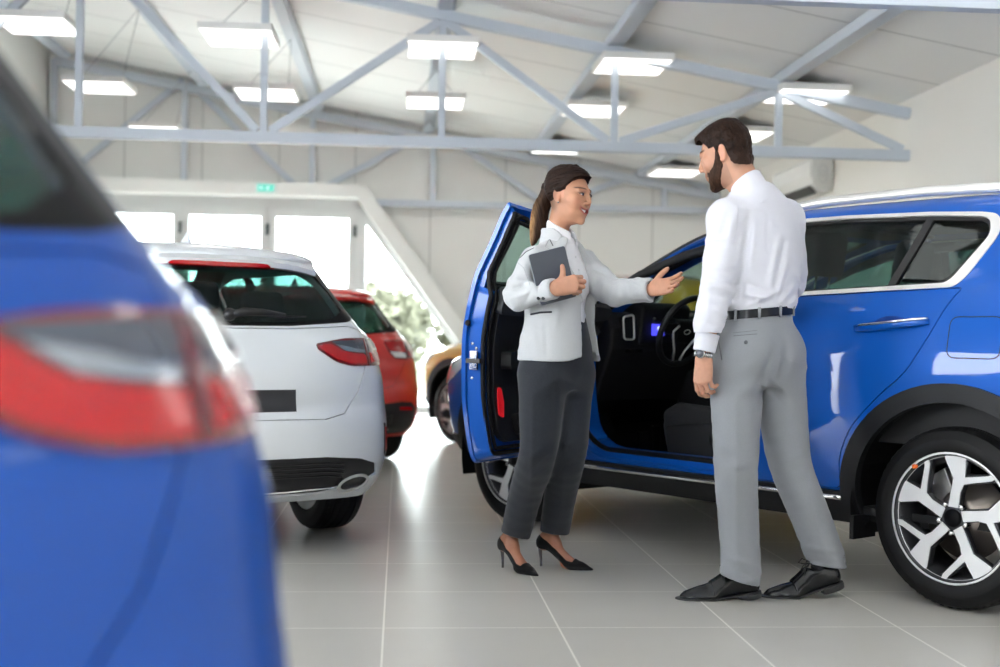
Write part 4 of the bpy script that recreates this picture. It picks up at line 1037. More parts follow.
        L = lambda f0, f1: tuple((la+(so[0]-la)*f0)*(1-f1)+(lb+(so[1]-lb)*f0)*f1)
        sheet(sh, [L(.06, .08), L(.4, .08), L(.75, .08), L(.86, .3), L(.84, .42), L(.5, .42), L(.06, .42)], sides=(sd,), off=.0085, th=.004, h=.02).build('red_lens', REDL, b2)
        sheet(sh, [L(.06, .54), L(.4, .54), L(.84, .56), L(.88, .8), L(.6, .92), L(.06, .93)], sides=(sd,), off=.0085, th=.004, h=.02).build('clear_lens', SMOKE, b2)
        sheet(sh, [L(.06, .46), L(.4, .46), L(.8, .48), L(.8, .58), L(.4, .56), L(.06, .56)], sides=(sd,), off=.0095, th=.004, h=.02).build('light_guide', CLRL, b2)
        # vertical reflector slot in the bumper corner
        r0 = Sd([(-.58, .585)])[0]; 
        if style: continue
        q = [tuple(p) for p in sh.inv([(.755, .585), (.775, .575), (.80, .45), (.785, .425), (.765, .44)], 'rear', vmax=6)]
        rs = sheet(sh, q, sides=(sd,), off=.004, th=.02, h=.03).build('bumper_slot', BLK, car)
        qi = [tuple(p) for p in sh.inv([(.764, .565), (.772, .56), (.788, .46), (.776, .45)], 'rear', vmax=6)]
        sheet(sh, qi, sides=(sd,), off=.007, th=.004, h=.03).build('reflector', REDL, rs)
        # exhaust trim
        eo = [(.575+.082*math.cos(q), .322+.040*math.sin(q)+.012*math.cos(q)) for q in np.linspace(0, 2*PI, 33)[:-1]]
        ei = [(.577+.066*math.cos(q), .322+.026*math.sin(q)+.010*math.cos(q)) for q in np.linspace(0, 2*PI, 33)[:-1]]
        ex = sheet(sh, [tuple(q) for q in Rr(eo)], [[tuple(q) for q in Rr(ei)]], sides=(sd,), off=.014, th=.05, h=.02).build('exhaust_trim', CHROME, car)
        sheet(sh, [tuple(q) for q in Rr(inset(ei, -.002))], sides=(sd,), off=-.012, th=.01, h=.02).build('exhaust_opening', BLK, ex)
    db = mat('diffuser black', (.012, .012, .014), .5)
    low_o = low if style else [tuple(q) for q in Rr(dens([(0, .448), (.42, .448), (.61, .433), (.715, .40), (.735, .35), (.60, .295), (.42, .262), (0, .255)], .03, False))]
    sheet(sh, low_o, sides=(1, -1), off=-.010, th=.02).build('lower_bumper_insert', db, car)
    ribs = MB()
    for z in (.415, .395, .375, .355): strip(sh, [tuple(q) for q in Rr(dens([(0, z), (.44, z), (.52, z-.01)], .04, False))], .0035, None, '', None, off=-.006, mbc=ribs); strip(sh, [tuple(q) for q in Rr(dens([(0, z), (.44, z), (.52, z-.01)], .04, False))], .0035, None, '', None, off=-.006, side=-1, mbc=ribs)
    ribs.build('insert_ribs', BLK, car)
    if style: both(sh, 'reflector', REDL, car, [tuple(q) for q in Rr(dens(fillet([(.58, .475), (.70, .468), (.71, .445), (.58, .448)], .008), .02))], off=-.004, th=.004, h=.02)
    cs = MB(); cs.tube([(p[0]-.002, s_*p[1], p[2]) for s_ in (-1,) for p in sh.pos(*Rr(dens([(.50, .300), (.25, .288), (0, .285)], .04, False)).T)]+[(p[0]-.004, p[1], p[2]) for p in sh.pos(*Rr(dens([(0, .285), (.25, .288), (.50, .300)], .04, False)).T)][1:], .005, 8); cs.build('chrome_strip', CHROME, car)
    # spoiler with high brake lamp
    sp = MB(); ys = np.linspace(-1, 1, 25)
    P = []
    for y in ys:
        yy = y*.50; ed = abs(y)**3
        P.append([(-.22+.02*ed, yy*1.0, 1.395-.035*ed), (-.40+.05*ed, yy, 1.370-.035*ed), (-.545+.115*ed, yy, 1.325-.035*ed), (-.54+.115*ed, yy, 1.300-.03*ed), (-.47+.08*ed, yy, 1.296-.03*ed), (-.42+.04*ed, yy, 1.31-.03*ed)])
    v = [p for r in P for p in r]; f = []
    for i in range(len(P)-1):
        for k in range(5): f.append((i*6+k, i*6+k+1, (i+1)*6+k+1, (i+1)*6+k))
    f += [tuple(range(6)), tuple((len(P)-1)*6+k for k in range(5, -1, -1))]
    sp.add(v, f, 0, True); spo = sp.build('roof_spoiler', paint, car, auto=40)
    v = []; f = []; ys = np.linspace(-1, 1, 19)
    br = MB()
    for y in ys: v += [(-.552+.035*abs(y)**3, y*.27, 1.312), (-.552+.035*abs(y)**3, y*.27, 1.292+.006*abs(y)**2), (-.50, y*.26, 1.290), (-.50, y*.26, 1.318)]
    for i in range(len(ys)-1):
        for k in range(4): f.append((i*4+k, i*4+(k+1) % 4, (i+1)*4+(k+1) % 4, (i+1)*4+k))
    f += [(0, 1, 2, 3), tuple(len(v)-4+k for k in (3, 2, 1, 0))]
    br.add(v, f); br.build('high_brake_lamp', REDL, spo, bevel=.003)
    # wiper
    b = MB(); b.lathe([(0, -.035), (.022, -.03), (.03, 0)], 16, axis='x', cen=(-.665, .0, 1.075))
    pts = [(-.685, 0, 1.075), (-.69, -.06, 1.088), (-.675, -.15, 1.088), (-.665, -.26, 1.078)]
    b.tube(pts, [.017, .02, .016, .008], 10, flat=.7); b.tube([(-.66, -.12, 1.078), (-.652, -.25, 1.070), (-.635, -.37, 1.074)], [.006, .007, .004], 6)
    b.build('rear_wiper', BLK, car)
    # antenna fin, number plate lamp garnish, badge
    b = MB(); n = 10
    prof = [(.15, 0), (.30, 0), (.28, .012), (.21, .035), (.185, .062), (.165, .068), (.17, .03)]
    prof = [(-.10, 0), (.10, 0), (.06, .012), (.0, .032), (-.045, .062), (-.062, .064), (-.072, .03)]
    b.prism(prof, .024, lambda x, z, d: (x+.02, (d-.012)*(1-z/.09), 1.415+z)); b.build('antenna_fin', paint, car, bevel=.005, seg=3)
    both(sh, 'sill_cladding', CLAD_B, car, Sd(dens([(.38, .24), (2.24, .24), (2.22, .29), (.40, .29)], .05)), off=.004, th=.02)
    gr = [(t, 1.0) for t in np.linspace(1, .93, 8)]+[(.93, v) for v in np.linspace(1.3, 3.6, 6)]+[(t, 3.8) for t in np.linspace(.93, 1, 8)]+[(1, v) for v in np.linspace(3.5, 1.2, 6)]
    sheet(sh, gr, off=.005, th=.02, sides=(1, -1)).build('front_grille', BLK, car)
    both(sh, 'head_lamp', MATS['lamp cover'], car, [(t, v) for t, v in Sd(dens([(2.95, .80), (3.1, .70)], .05, False))]+[(.93, 4.2), (.945, 4.6), (.93, 5.2), (.90, 5.6)]+[(t, v) for t, v in Sd(dens([(3.08, .83), (2.95, .83)], .05, False))], off=.004, th=.02)
    # side doors as seams
    for sd in (1, -1):
        sm = MB()
        for ln in ([(1.02, .28), (1.02, .99)], [(2.10, .98), (2.14, .80), (2.10, .50), (2.02, .30)], [(.02, 1.03), (.10, .88), (.30, .70), (.42, .45), (.42, .30)]):
            strip(sh, Sd(dens(ln, .03, False)), .0022, None, '', None, off=-.0008, side=sd, mbc=sm)
        sm.build('door_seam', BLK, car)
        for x in (.28, 1.25):
            hb = MB(); pts = sh.pos(*np.array(Sd([(x, .90), (x+.08, .897), (x+.17, .895)])).T)
            hb.tube([(pts[0][0], sd*(pts[0][1]), pts[0][2]), (pts[1][0], sd*(pts[1][1]+.03), pts[1][2]), (pts[2][0], sd*pts[2][1], pts[2][2])], .012, 8); hb.build('door_handle', paint, car)
    # cabin
    il = MB(); il.box((-.50, -.70, .24), (2.4, .70, .28)); il.box((2.32, -.72, .27), (2.38, .72, .92)); 
    for sd in (1, -1): il.box((.40, sd*.84-.02*(sd > 0), .27), (2.2, sd*.84+.02*(sd < 0), .92))
    for sd in (1, -1): il.box((-.42, sd*.76-.02*(sd > 0), .70), (.40, sd*.76+.02*(sd < 0), .98))
    il.box((-.62, -.62, .62), (-.58, .62, .98)); il.box((-.58, -.76, .60), (.0, .76, .64))
    il.build('cabin_lining', INTER, car)
    b = MB(); b.prism([(-.02, .64), (-.02, .96), (-.10, 1.06), (-.16, 1.05), (-.12, .64)], 1.26, lambda x, z, d: (x+.2, d-.63, z)); b.build('rear_seat', SEAT, car, bevel=.03)
    for y in (-.42, 0, .42): 
        b = MB(); b.prism([(0, 1.07), (.02, 1.20), (-.05, 1.21), (-.09, 1.07)], .22, lambda x, z, d: (x+.1, y-.11+d, z)); b.build('headrest', SEAT, car, bevel=.03)
    for y in (-.36, .36):
        b = MB(); b.prism([(1.05, .5), (1.0, 1.08), (.92, 1.08), (.90, .5)], .48, lambda x, z, d: (x, y-.24+d, z)); b.build('front_seat', SEAT, car, bevel=.03)
        b = MB(); b.prism([(.99, 1.12), (.98, 1.28), (.92, 1.28), (.90, 1.12)], .24, lambda x, z, d: (x, y-.12+d, z)); b.build('headrest', SEAT, car, bevel=.03)
    b = MB(); b.prism([(2.3, .95), (1.9, 1.0), (1.8, .95), (1.85, .6), (2.3, .6)], 1.4, lambda x, z, d: (x, d-.7, z)); b.build('dashboard', INTER, car, bevel=.02)
    for x0 in (0, wb):
        for sd in (1, -1):
            ln = MB(); A = arch(x0, wr, .355, .27, 20); v = []; f = []
            for a, b_ in A: v += [(a, sd*.855, b_), (a, sd*.55, b_)]
            for k in range(len(A)-1): f.append((2*k, 2*k+1, 2*k+3, 2*k+2))
            c = len(v); v += [(a, sd*.55, b_) for a, b_ in A]; f.append(tuple(range(c, c+len(A))))
            ln.add(v, f); ln.build('wheel_well', RUB, car)
    place_wheels(car, wb, .852, wr, .225, .216, 'thin', ALLOY)
    b = MB(); b.tube([(-.5, -.30, .28), (-.3, -.30, .26), (.1, -.3, .28)], .04, 10); b.build('silencer', RUB, car)
    return car
HSH = Shell(hat_rings)
loc, ang = car_frame(-.87, 6.45, 31, -.77)
white = hatch(WHITEP, 'white estate car seen from behind with a blank dark number plate', loc, ang, 'white_estate_car')
# blurred blue estate in the foreground: the same kind, its right rear corner close to the viewer
a = math.radians(90+37); u = Vector((math.cos(a), math.sin(a), 0)); n = Vector((-u.y, u.x, 0))
corner = Vector((-.315, 1.42, 0))
bl = corner-u*(-.52)-n*(-.80)
bc = copy_tree(white)
bc.name = 'blue_estate_car'; bc.location = bl; bc.rotation_euler = (0, 0, a); bc.scale = (1.043,)*3; bc['label'] = 'out-of-focus blue estate car in the left foreground, red tail lamp close to the viewer'
def repaint(o):
    if o.type == 'MESH' and o.data.materials and o.data.materials[0] == WHITEP:
        o.data = o.data.copy(); o.data.materials[0] = BLUE_SHADED
    for c in o.children: repaint(c)
repaint(bc)

loc, ang = car_frame(-.94, 10.1, 30, -.77)
red = hatch(REDP, 'red hatchback seen from behind between the white car and the glazing', loc, ang, 'red_hatchback', 1); red.scale = (.99, .99, .965)

# ---------------------------------------------------------------- yellow car beyond the blue one, same build, doors shut
yc = copy_tree(suv); yc.name = 'yellow_car'; yc['label'] = 'yellow car with black wheel arches parked beyond the blue SUV'
for c in list(yc.children):
    if c.name.startswith('front_door') and c.data is None:
        for q in list(c.children_recursive): bpy.data.objects.remove(q)
        bpy.data.objects.remove(c)
for c in list(yc.children):
    if c.name.startswith('front_door') and c.data is not None:
        d = copy_tree(c, yc); d.scale = (1, -1, 1)
def repaint_y(o):
    if o.type == 'MESH' and o.data.materials and o.data.materials[0] in (BLUE, MATS['shaded recess blue']):
        o.data = o.data.copy(); o.data.materials[0] = YELP
    for c in o.children: repaint_y(c)
repaint_y(yc)
ysc = .93; p = G(453, 443); a = math.radians(129.14); u = Vector((math.cos(a), math.sin(a), 0)); n = Vector((-u.y, u.x, 0))
yc.location = Vector(p)-u*WB*ysc-n*.88*ysc; yc.scale = (ysc,)*3

# ================================================================ PEOPLE
_rs = np.random.RandomState(5); _LAT = _rs.rand(32, 32, 32).astype(np.float32)
def vnoise(x, y, z):
    xi = np.floor(x).astype(int); yi = np.floor(y).astype(int); zi = np.floor(z).astype(int)
    fx, fy, fz = x-xi, y-yi, z-zi; fx = fx*fx*(3-2*fx); fy = fy*fy*(3-2*fy); fz = fz*fz*(3-2*fz)
    g = lambda a, b, c: _LAT[(xi+a) & 31, (yi+b) & 31, (zi+c) & 31]
    return ((g(0, 0, 0)*(1-fx)+g(1, 0, 0)*fx)*(1-fy)+(g(0, 1, 0)*(1-fx)+g(1, 1, 0)*fx)*fy)*(1-fz)+((g(0, 0, 1)*(1-fx)+g(1, 0, 1)*fx)*(1-fy)+(g(0, 1, 1)*(1-fx)+g(1, 1, 1)*fx)*fy)*fz
class Field:
    def __init__(s, lo, hi, res):
        s.lo = np.array(lo, float); s.res = res; s.n = np.ceil((np.array(hi)-s.lo)/res).astype(int)+1
        s.D = np.full(s.n, 1.0, np.float32)
    def sub(s, lo, hi, m):
        a = np.maximum(0, np.floor((np.array(lo)-m-s.lo)/s.res).astype(int)); b = np.minimum(s.n, np.ceil((np.array(hi)+m-s.lo)/s.res).astype(int)+1)
        if (b <= a).any(): return None
        X, Y, Z = np.meshgrid(*[(s.lo[i]+np.arange(a[i], b[i])*s.res).astype(np.float32) for i in range(3)], indexing='ij')
        return tuple(slice(a[i], b[i]) for i in range(3)), X, Y, Z
    def merge(s, sl, d, k, op):
        A = s.D[sl]; k = max(k, 1e-5)
        if op == 'u': h = np.maximum(k-np.abs(A-d), 0)/k; s.D[sl] = np.minimum(A, d)-h*h*k*.25
        elif op == 's': d = -d; h = np.maximum(k-np.abs(A-d), 0)/k; s.D[sl] = np.maximum(A, d)+h*h*k*.25
        elif op == 'i': h = np.maximum(k-np.abs(A-d), 0)/k; s.D[sl] = np.maximum(A, d)+h*h*k*.25
    def cone(s, a, b, r1, r2, k=.01, op='u'):
        a = np.array(a, float); b = np.array(b, float); r = max(r1, r2)
        q = s.sub(np.minimum(a, b)-r, np.maximum(a, b)+r, k+3*s.res)
        if q is None: return s
        sl, X, Y, Z = q; e = b-a; l2 = max((e*e).sum(), 1e-12)
        t = np.clip(((X-a[0])*e[0]+(Y-a[1])*e[1]+(Z-a[2])*e[2])/l2, 0, 1)
        d = np.sqrt((X-a[0]-t*e[0])**2+(Y-a[1]-t*e[1])**2+(Z-a[2]-t*e[2])**2)-(r1+(r2-r1)*t)
        s.merge(sl, d, k, op); return s
    def chain(s, pts, rs, k=.01, op='u', sub=4):
        """one tapering limb along a smooth curve"""
        P = np.array([np.array(p, float) for p in pts]); rs = np.array(rs[:len(P)], float)
        if len(P) > 2 and sub > 1:
            Q = []; rr = []
            for i in range(len(P)-1):
                p0 = P[max(i-1, 0)]; p1 = P[i]; p2 = P[i+1]; p3 = P[min(i+2, len(P)-1)]; L = np.linalg.norm(p2-p1)
                m1 = (p2-p0)/max(np.linalg.norm(p2-p0), 1e-9)*L if i > 0 else (p2-p1); m2 = (p3-p1)/max(np.linalg.norm(p3-p1), 1e-9)*L if i < len(P)-2 else (p2-p1)
                for t in np.arange(sub)/sub:
                    Q.append((2*t**3-3*t**2+1)*p1+(t**3-2*t**2+t)*m1+(-2*t**3+3*t**2)*p2+(t**3-t**2)*m2)
            Q.append(P[-1]); x = np.arange(len(P)); rr = pchip_eval(pchip(x, rs[:, None], None), np.linspace(0, len(P)-1, len(Q)))[:, 0]; P = np.array(Q); rs = rr
        m = rs.max(); q = s.sub(P.min(0)-m, P.max(0)+m, k+3*s.res)
        if q is None: return s
        sl, X, Y, Z = q; D = np.full(X.shape, 9., np.float32)
        for a, b, r1, r2 in zip(P[:-1], P[1:], rs[:-1], rs[1:]):
            e = b-a; l2 = max((e*e).sum(), 1e-12); t = np.clip(((X-a[0])*e[0]+(Y-a[1])*e[1]+(Z-a[2])*e[2])/l2, 0, 1)
            d = np.sqrt((X-a[0]-t*e[0])**2+(Y-a[1]-t*e[1])**2+(Z-a[2]-t*e[2])**2)-(r1+(r2-r1)*t)
            h = np.maximum(.004-np.abs(D-d), 0)/.004; D = np.minimum(D, d)-h*h*.001
        s.merge(sl, D.astype(np.float32), k, op); return s
    def ell(s, c, r, k=.01, op='u', R=None):
        c = np.array(c, float); r = np.array(r, float); m = r.max() if R is not None else r
        q = s.sub(c-m, c+m, k+3*s.res)
        if q is None: return s
        sl, X, Y, Z = q; x, y, z = X-c[0], Y-c[1], Z-c[2]
        if R is not None: R = np.array(R); x, y, z = [R[0, i]*x+R[1, i]*y+R[2, i]*z for i in range(3)]
        k0 = np.sqrt((x/r[0])**2+(y/r[1])**2+(z/r[2])**2); k1 = np.sqrt((x/r[0]**2)**2+(y/r[1]**2)**2+(z/r[2]**2)**2)+1e-9
        s.merge(sl, k0*(k0-1)/k1, k, op); return s
    def box(s, c, h, k=.005, op='u', R=None, rd=.003):
        c = np.array(c, float); h = np.array(h, float); m = np.linalg.norm(h) if R is not None else h
        q = s.sub(c-m, c+m, k+3*s.res)
        if q is None: return s
        sl, X, Y, Z = q; x, y, z = X-c[0], Y-c[1], Z-c[2]
        if R is not None: R = np.array(R); x, y, z = [R[0, i]*x+R[1, i]*y+R[2, i]*z for i in range(3)]
        qx, qy, qz = np.abs(x)-h[0]+rd, np.abs(y)-h[1]+rd, np.abs(z)-h[2]+rd
        d = np.sqrt(np.maximum(qx, 0)**2+np.maximum(qy, 0)**2+np.maximum(qz, 0)**2)+np.minimum(np.maximum(np.maximum(qx, qy), qz), 0)-rd
        s.merge(sl, d, k, op); return s
    def loft(s, lev, ang, k=.02, op='u', e=2.3, grow=0):
        """stack of ovals: (z, cx, cy, half width, half depth); ang = direction of the person's left"""
        L = np.array(lev, float); L = L[np.argsort(L[:, 0])]; ax = np.array([math.cos(ang), math.sin(ang)])
        m = L[:, 3].max()+grow; q = s.sub((L[:, 1].min()-m, L[:, 2].min()-m, L[0, 0]), (L[:, 1].max()+m, L[:, 2].max()+m, L[-1, 0]), k+.03)
        sl, X, Y, Z = q; zz = Z[0, 0, :]; P = pchip_eval(pchip(L[:, 0], L[:, 1:], None), zz.astype(float))
        cx, cy, a, b = [P[:, i].astype(np.float32)[None, None, :] for i in range(4)]
        a = a+grow; b = b+grow; u = (X-cx)*ax[0]+(Y-cy)*ax[1]; w = (X-cx)*ax[1]-(Y-cy)*ax[0]
        rho = (np.abs(u/a)**e+np.abs(w/b)**e)**(1/e); d = (rho-1)*np.minimum(a, b)
        dz = np.maximum(L[0, 0]-Z, Z-L[-1, 0]); d = np.where(dz > 0, np.sqrt(np.maximum(d, 0)**2+dz**2), np.maximum(d, dz) if k < .002 else d)
        s.merge(sl, d, k, op); return s
    def fn(s, f, op='i', k=.002):
        X, Y, Z = np.meshgrid(*[(s.lo[i]+np.arange(s.n[i])*s.res).astype(np.float32) for i in range(3)], indexing='ij')
        s.merge(tuple(slice(0, n) for n in s.n), f(X, Y, Z).astype(np.float32), k, op); return s
    def disp(s, f):
        X, Y, Z = np.meshgrid(*[(s.lo[i]+np.arange(s.n[i])*s.res).astype(np.float32) for i in range(3)], indexing='ij')
        m = np.abs(s.D) < .03; s.D[m] += f(X[m], Y[m], Z[m]).astype(np.float32); return s
    def mesh(s):
        D = s.D; I = D < 0; n = D.shape
        c = np.zeros((n[0]-1, n[1]-1, n[2]-1), np.uint8)
        offs = [(i, j, k) for i in (0, 1) for j in (0, 1) for k in (0, 1)]
        for (i, j, k) in offs: c += I[i:n[0]-1+i, j:n[1]-1+j, k:n[2]-1+k]
        act = (c > 0) & (c < 8); idx = -np.ones(act.shape, int); ai = np.argwhere(act); idx[act] = np.arange(len(ai))
        V = np.zeros((len(ai), 3)); W = np.zeros(len(ai))
        for a in range(8):
            for b in range(a+1, 8):
                oa, ob = np.array(offs[a]), np.array(offs[b])
                if np.abs(oa-ob).sum() != 1: continue
                da = D[tuple((ai+oa).T)]; db = D[tuple((ai+ob).T)]; m = (da < 0) != (db < 0)
                t = np.where(m, da/np.where(m, da-db, 1), 0)[:, None]
                V += np.where(m[:, None], oa+(ob-oa)*t, 0); W += m
        V = (V/W[:, None]+ai)*s.res+s.lo
        F = []
        for ax in range(3):
            sl0 = [slice(1, None) if d != ax else slice(0, -1) for d in range(3)]
            A = I[tuple(slice(0, -1) if d == ax else slice(1, -1) for d in range(3))]; B = I[tuple(slice(1, None) if d == ax else slice(1, -1) for d in range(3))]
            e = np.argwhere(A != B)
            if not len(e): continue
            inside_first = A[tuple(e.T)]
            base = e.copy(); o1, o2 = [d for d in range(3) if d != ax]
            base[:, o1] += 1; base[:, o2] += 1
            def g(d1, d2):
                q = base.copy(); q[:, o1] += d1; q[:, o2] += d2; return idx[tuple(q.T)]
            q = np.stack([g(-1, -1), g(0, -1), g(0, 0), g(-1, 0)], 1)
            flip = inside_first if ax != 1 else ~inside_first
            q[~flip] = q[~flip][:, ::-1]
            F.append(q)
        F = np.concatenate(F); F = F[(F >= 0).all(1)]
        return V, F
def smooth_mesh(V, F, it=1, lam=.5):
    n = len(V); e = np.concatenate([F[:, [0, 1]], F[:, [1, 2]], F[:, [2, 3]], F[:, [3, 0]]])
    for _ in range(it):
        S = np.zeros_like(V); C = np.zeros(n)
        for a, b in ((0, 1), (1, 0)):
            np.add.at(S, e[:, a], V[e[:, b]]); np.add.at(C, e[:, a], 1)
        V = V+lam*(S/np.maximum(C, 1)[:, None]-V)
    return V
def vf_obj(name, parts, m, parent=None, cols=None):
    """one mesh from (V, F) parts; optional vertex colours"""
    vs = []; fs = []; n = 0
    for V, F in parts: vs.append(V); fs.append(F+n); n += len(V)
    V = np.concatenate(vs); F = np.concatenate(fs); me = bpy.data.meshes.new(name)
    me.vertices.add(len(V)); me.vertices.foreach_set('co', V.astype(np.float32).ravel())
    me.loops.add(F.size); me.loops.foreach_set('vertex_index', F.astype(np.int32).ravel())
    me.polygons.add(len(F)); me.polygons.foreach_set('loop_start', np.arange(len(F), dtype=np.int32)*4)
    me.polygons.foreach_set('use_smooth', np.ones(len(F), bool)); me.update(calc_edges=True); me.validate()
    me.materials.append(m)
    if cols is not None:
        a = me.color_attributes.new('Col', 'FLOAT_COLOR', 'POINT'); a.data.foreach_set('color', np.concatenate([cols, np.ones((len(cols), 1))], 1).astype(np.float32).ravel())
    o = bpy.data.objects.new(name, me); COL.objects.link(o)
    if parent: o.parent = parent
    return o
def colmat(name, rough, sss=0, bump=0, bscale=400, spec=.4, sheen=0):
    m = mat(name, (.5, .5, .5), rough, spec=spec, bump=bump, bscale=bscale, sss=sss, sheen=sheen); N = m.node_tree.nodes
    a = N.new('ShaderNodeVertexColor'); a.layer_name = 'Col'; m.node_tree.links.new(a.outputs[0], N['Principled BSDF'].inputs['Base Color']); return m
SKIN = colmat('skin', .5, sss=.12, bump=.05, bscale=350)
HAIR = colmat('hair', .5, bump=.0, spec=.12)
def weave(name, c1, c2, scale=1400, rough=.85, sheen=.2):
    m = mat(name, c1, rough, sheen=sheen, spec=.2); N = m.node_tree.nodes; L = m.node_tree.links; p = N['Principled BSDF']
    tc = N.new('ShaderNodeTexCoord'); nz = N.new('ShaderNodeTexNoise'); nz.inputs['Scale'].default_value = scale*.6; nz.inputs['Detail'].default_value = 3
    mp = N.new('ShaderNodeMapping'); mp.inputs['Scale'].default_value = (1, 1, .35); L.new(tc.outputs['Object'], mp.inputs[0]); L.new(mp.outputs[0], nz.inputs['Vector'])
    mx = N.new('ShaderNodeMix'); mx.data_type = 'RGBA'; mx.inputs[6].default_value = (*c1, 1); mx.inputs[7].default_value = (*c2, 1)
    mr = N.new('ShaderNodeMapRange'); mr.inputs[1].default_value = .35; mr.inputs[2].default_value = .65; L.new(nz.outputs['Fac'], mr.inputs[0]); L.new(mr.outputs[0], mx.inputs[0]); L.new(mx.outputs[2], p.inputs['Base Color'])
    b = N.new('ShaderNodeBump'); b.inputs['Strength'].default_value = .12; b.inputs['Distance'].default_value = .001; L.new(nz.outputs['Fac'], b.inputs['Height']); L.new(b.outputs['Normal'], p.inputs['Normal'])
    return m
SHIRT = mat('white cotton', (.60, .60, .655), .75, sheen=.2, spec=.2)
GTROU = weave('light grey wool', (.23, .24, .26), (.265, .275, .295))
DTROU = weave('charcoal wool', (.014, .017, .024), (.034, .038, .047))
BLAZ = weave('pale grey wool', (.46, .47, .485), (.52, .53, .54))
LEATH = mat('black shoe leather', (.004, .005, .007), .22, coat=.15, spec=.35)
SUEDE = mat('black suede', (.008, .008, .009), .9, spec=.1, sheen=.15)
STEEL = mat('watch steel', (.55, .56, .57), .25, metal=1)

def frame_from(y, z_hint):
    """columns X, Y, Z with Y along y and Z near z_hint"""
    y = np.array(y, float); y /= np.linalg.norm(y); z = np.array(z_hint, float); z -= y*(z@y); z /= np.linalg.norm(z); x = np.cross(y, z)
    return np.stack([x, y, z], 1)
def wpt(px, py, Y):
    a = ray(px, py); return np.array([a[0]*Y, Y, 1+a[2]*Y])

def make_hand(scale, curls, spread, thumb, mirror, res=.0022):
    """left hand; x thumb side, y fingers, z back of the hand; mirror for the right hand.
    curls: per finger three bend angles; thumb: three points"""
    s = scale; f = Field((-.075*s, -.06*s, -.095*s), (.115*s, .215*s, .06*s), res)
    f.cone((0, -.028*s, 0), (0, .0, 0), .023*s, .026*s, .01)
    bases = [(.031, .088, 0), (.0105, .094, .002), (-.0105, .090, .001), (-.030, .080, -.002)]
    lens = [(.042, .025, .020), (.047, .029, .021), (.043, .027, .021), (.033, .020, .018)]
    rad = [.0093, .0095, .0091, .0082]
    for i in range(4):
        b = bases[i]; x0 = (.020, .008, -.006, -.019)[i]
        f.cone((x0*s, .005*s, -.001*s), (b[0]*s, b[1]*s, b[2]*s), .0165*s, .0115*s, .018*s)
    f.ell((0, .045*s, -.006*s), (.036*s, .048*s, .013*s), .012*s); f.ell((.022*s, .028*s, -.014*s), (.016*s, .030*s, .013*s), .012*s)
    nails = []
    for i in range(4):
        p = np.array(bases[i])*s; a = 0; sp = spread[i]
        ch = [p.copy()]
        for j in range(3):
            a += curls[i][j]; d = np.array([math.sin(sp)*math.cos(a), math.cos(sp)*math.cos(a), -math.sin(a)]); p = p+d*lens[i][j]*s; ch.append(p.copy())
        r = rad[i]*s
        F2 = [r*1.08, r*1.02, r*.95, r*.80]
        f.chain(ch, F2, .003*s, sub=1)
        f.ell(ch[1], (r*1.1,)*3, .003*s); f.ell(ch[2], (r*1.03,)*3, .003*s)
        up = np.cross(np.array([math.cos(sp), -math.sin(sp), 0]), d); nails.append((ch[3]*.6+ch[2]*.4*1+up*0, d, r*.8))
    th = [np.array(q, float)*s for q in thumb]
    f.chain(th, [.0165*s, .0125*s, .0105*s, .0088*s][:len(th)], .008*s)
    V, F = f.mesh(); V = smooth_mesh(V, F, 1, .4)
    if mirror: V = V*np.array([-1, 1, 1]); F = F[:, ::-1]
    return V, F
def xf(VF, R, t):
    return VF[0]@np.array(R).T+np.array(t), VF[1]

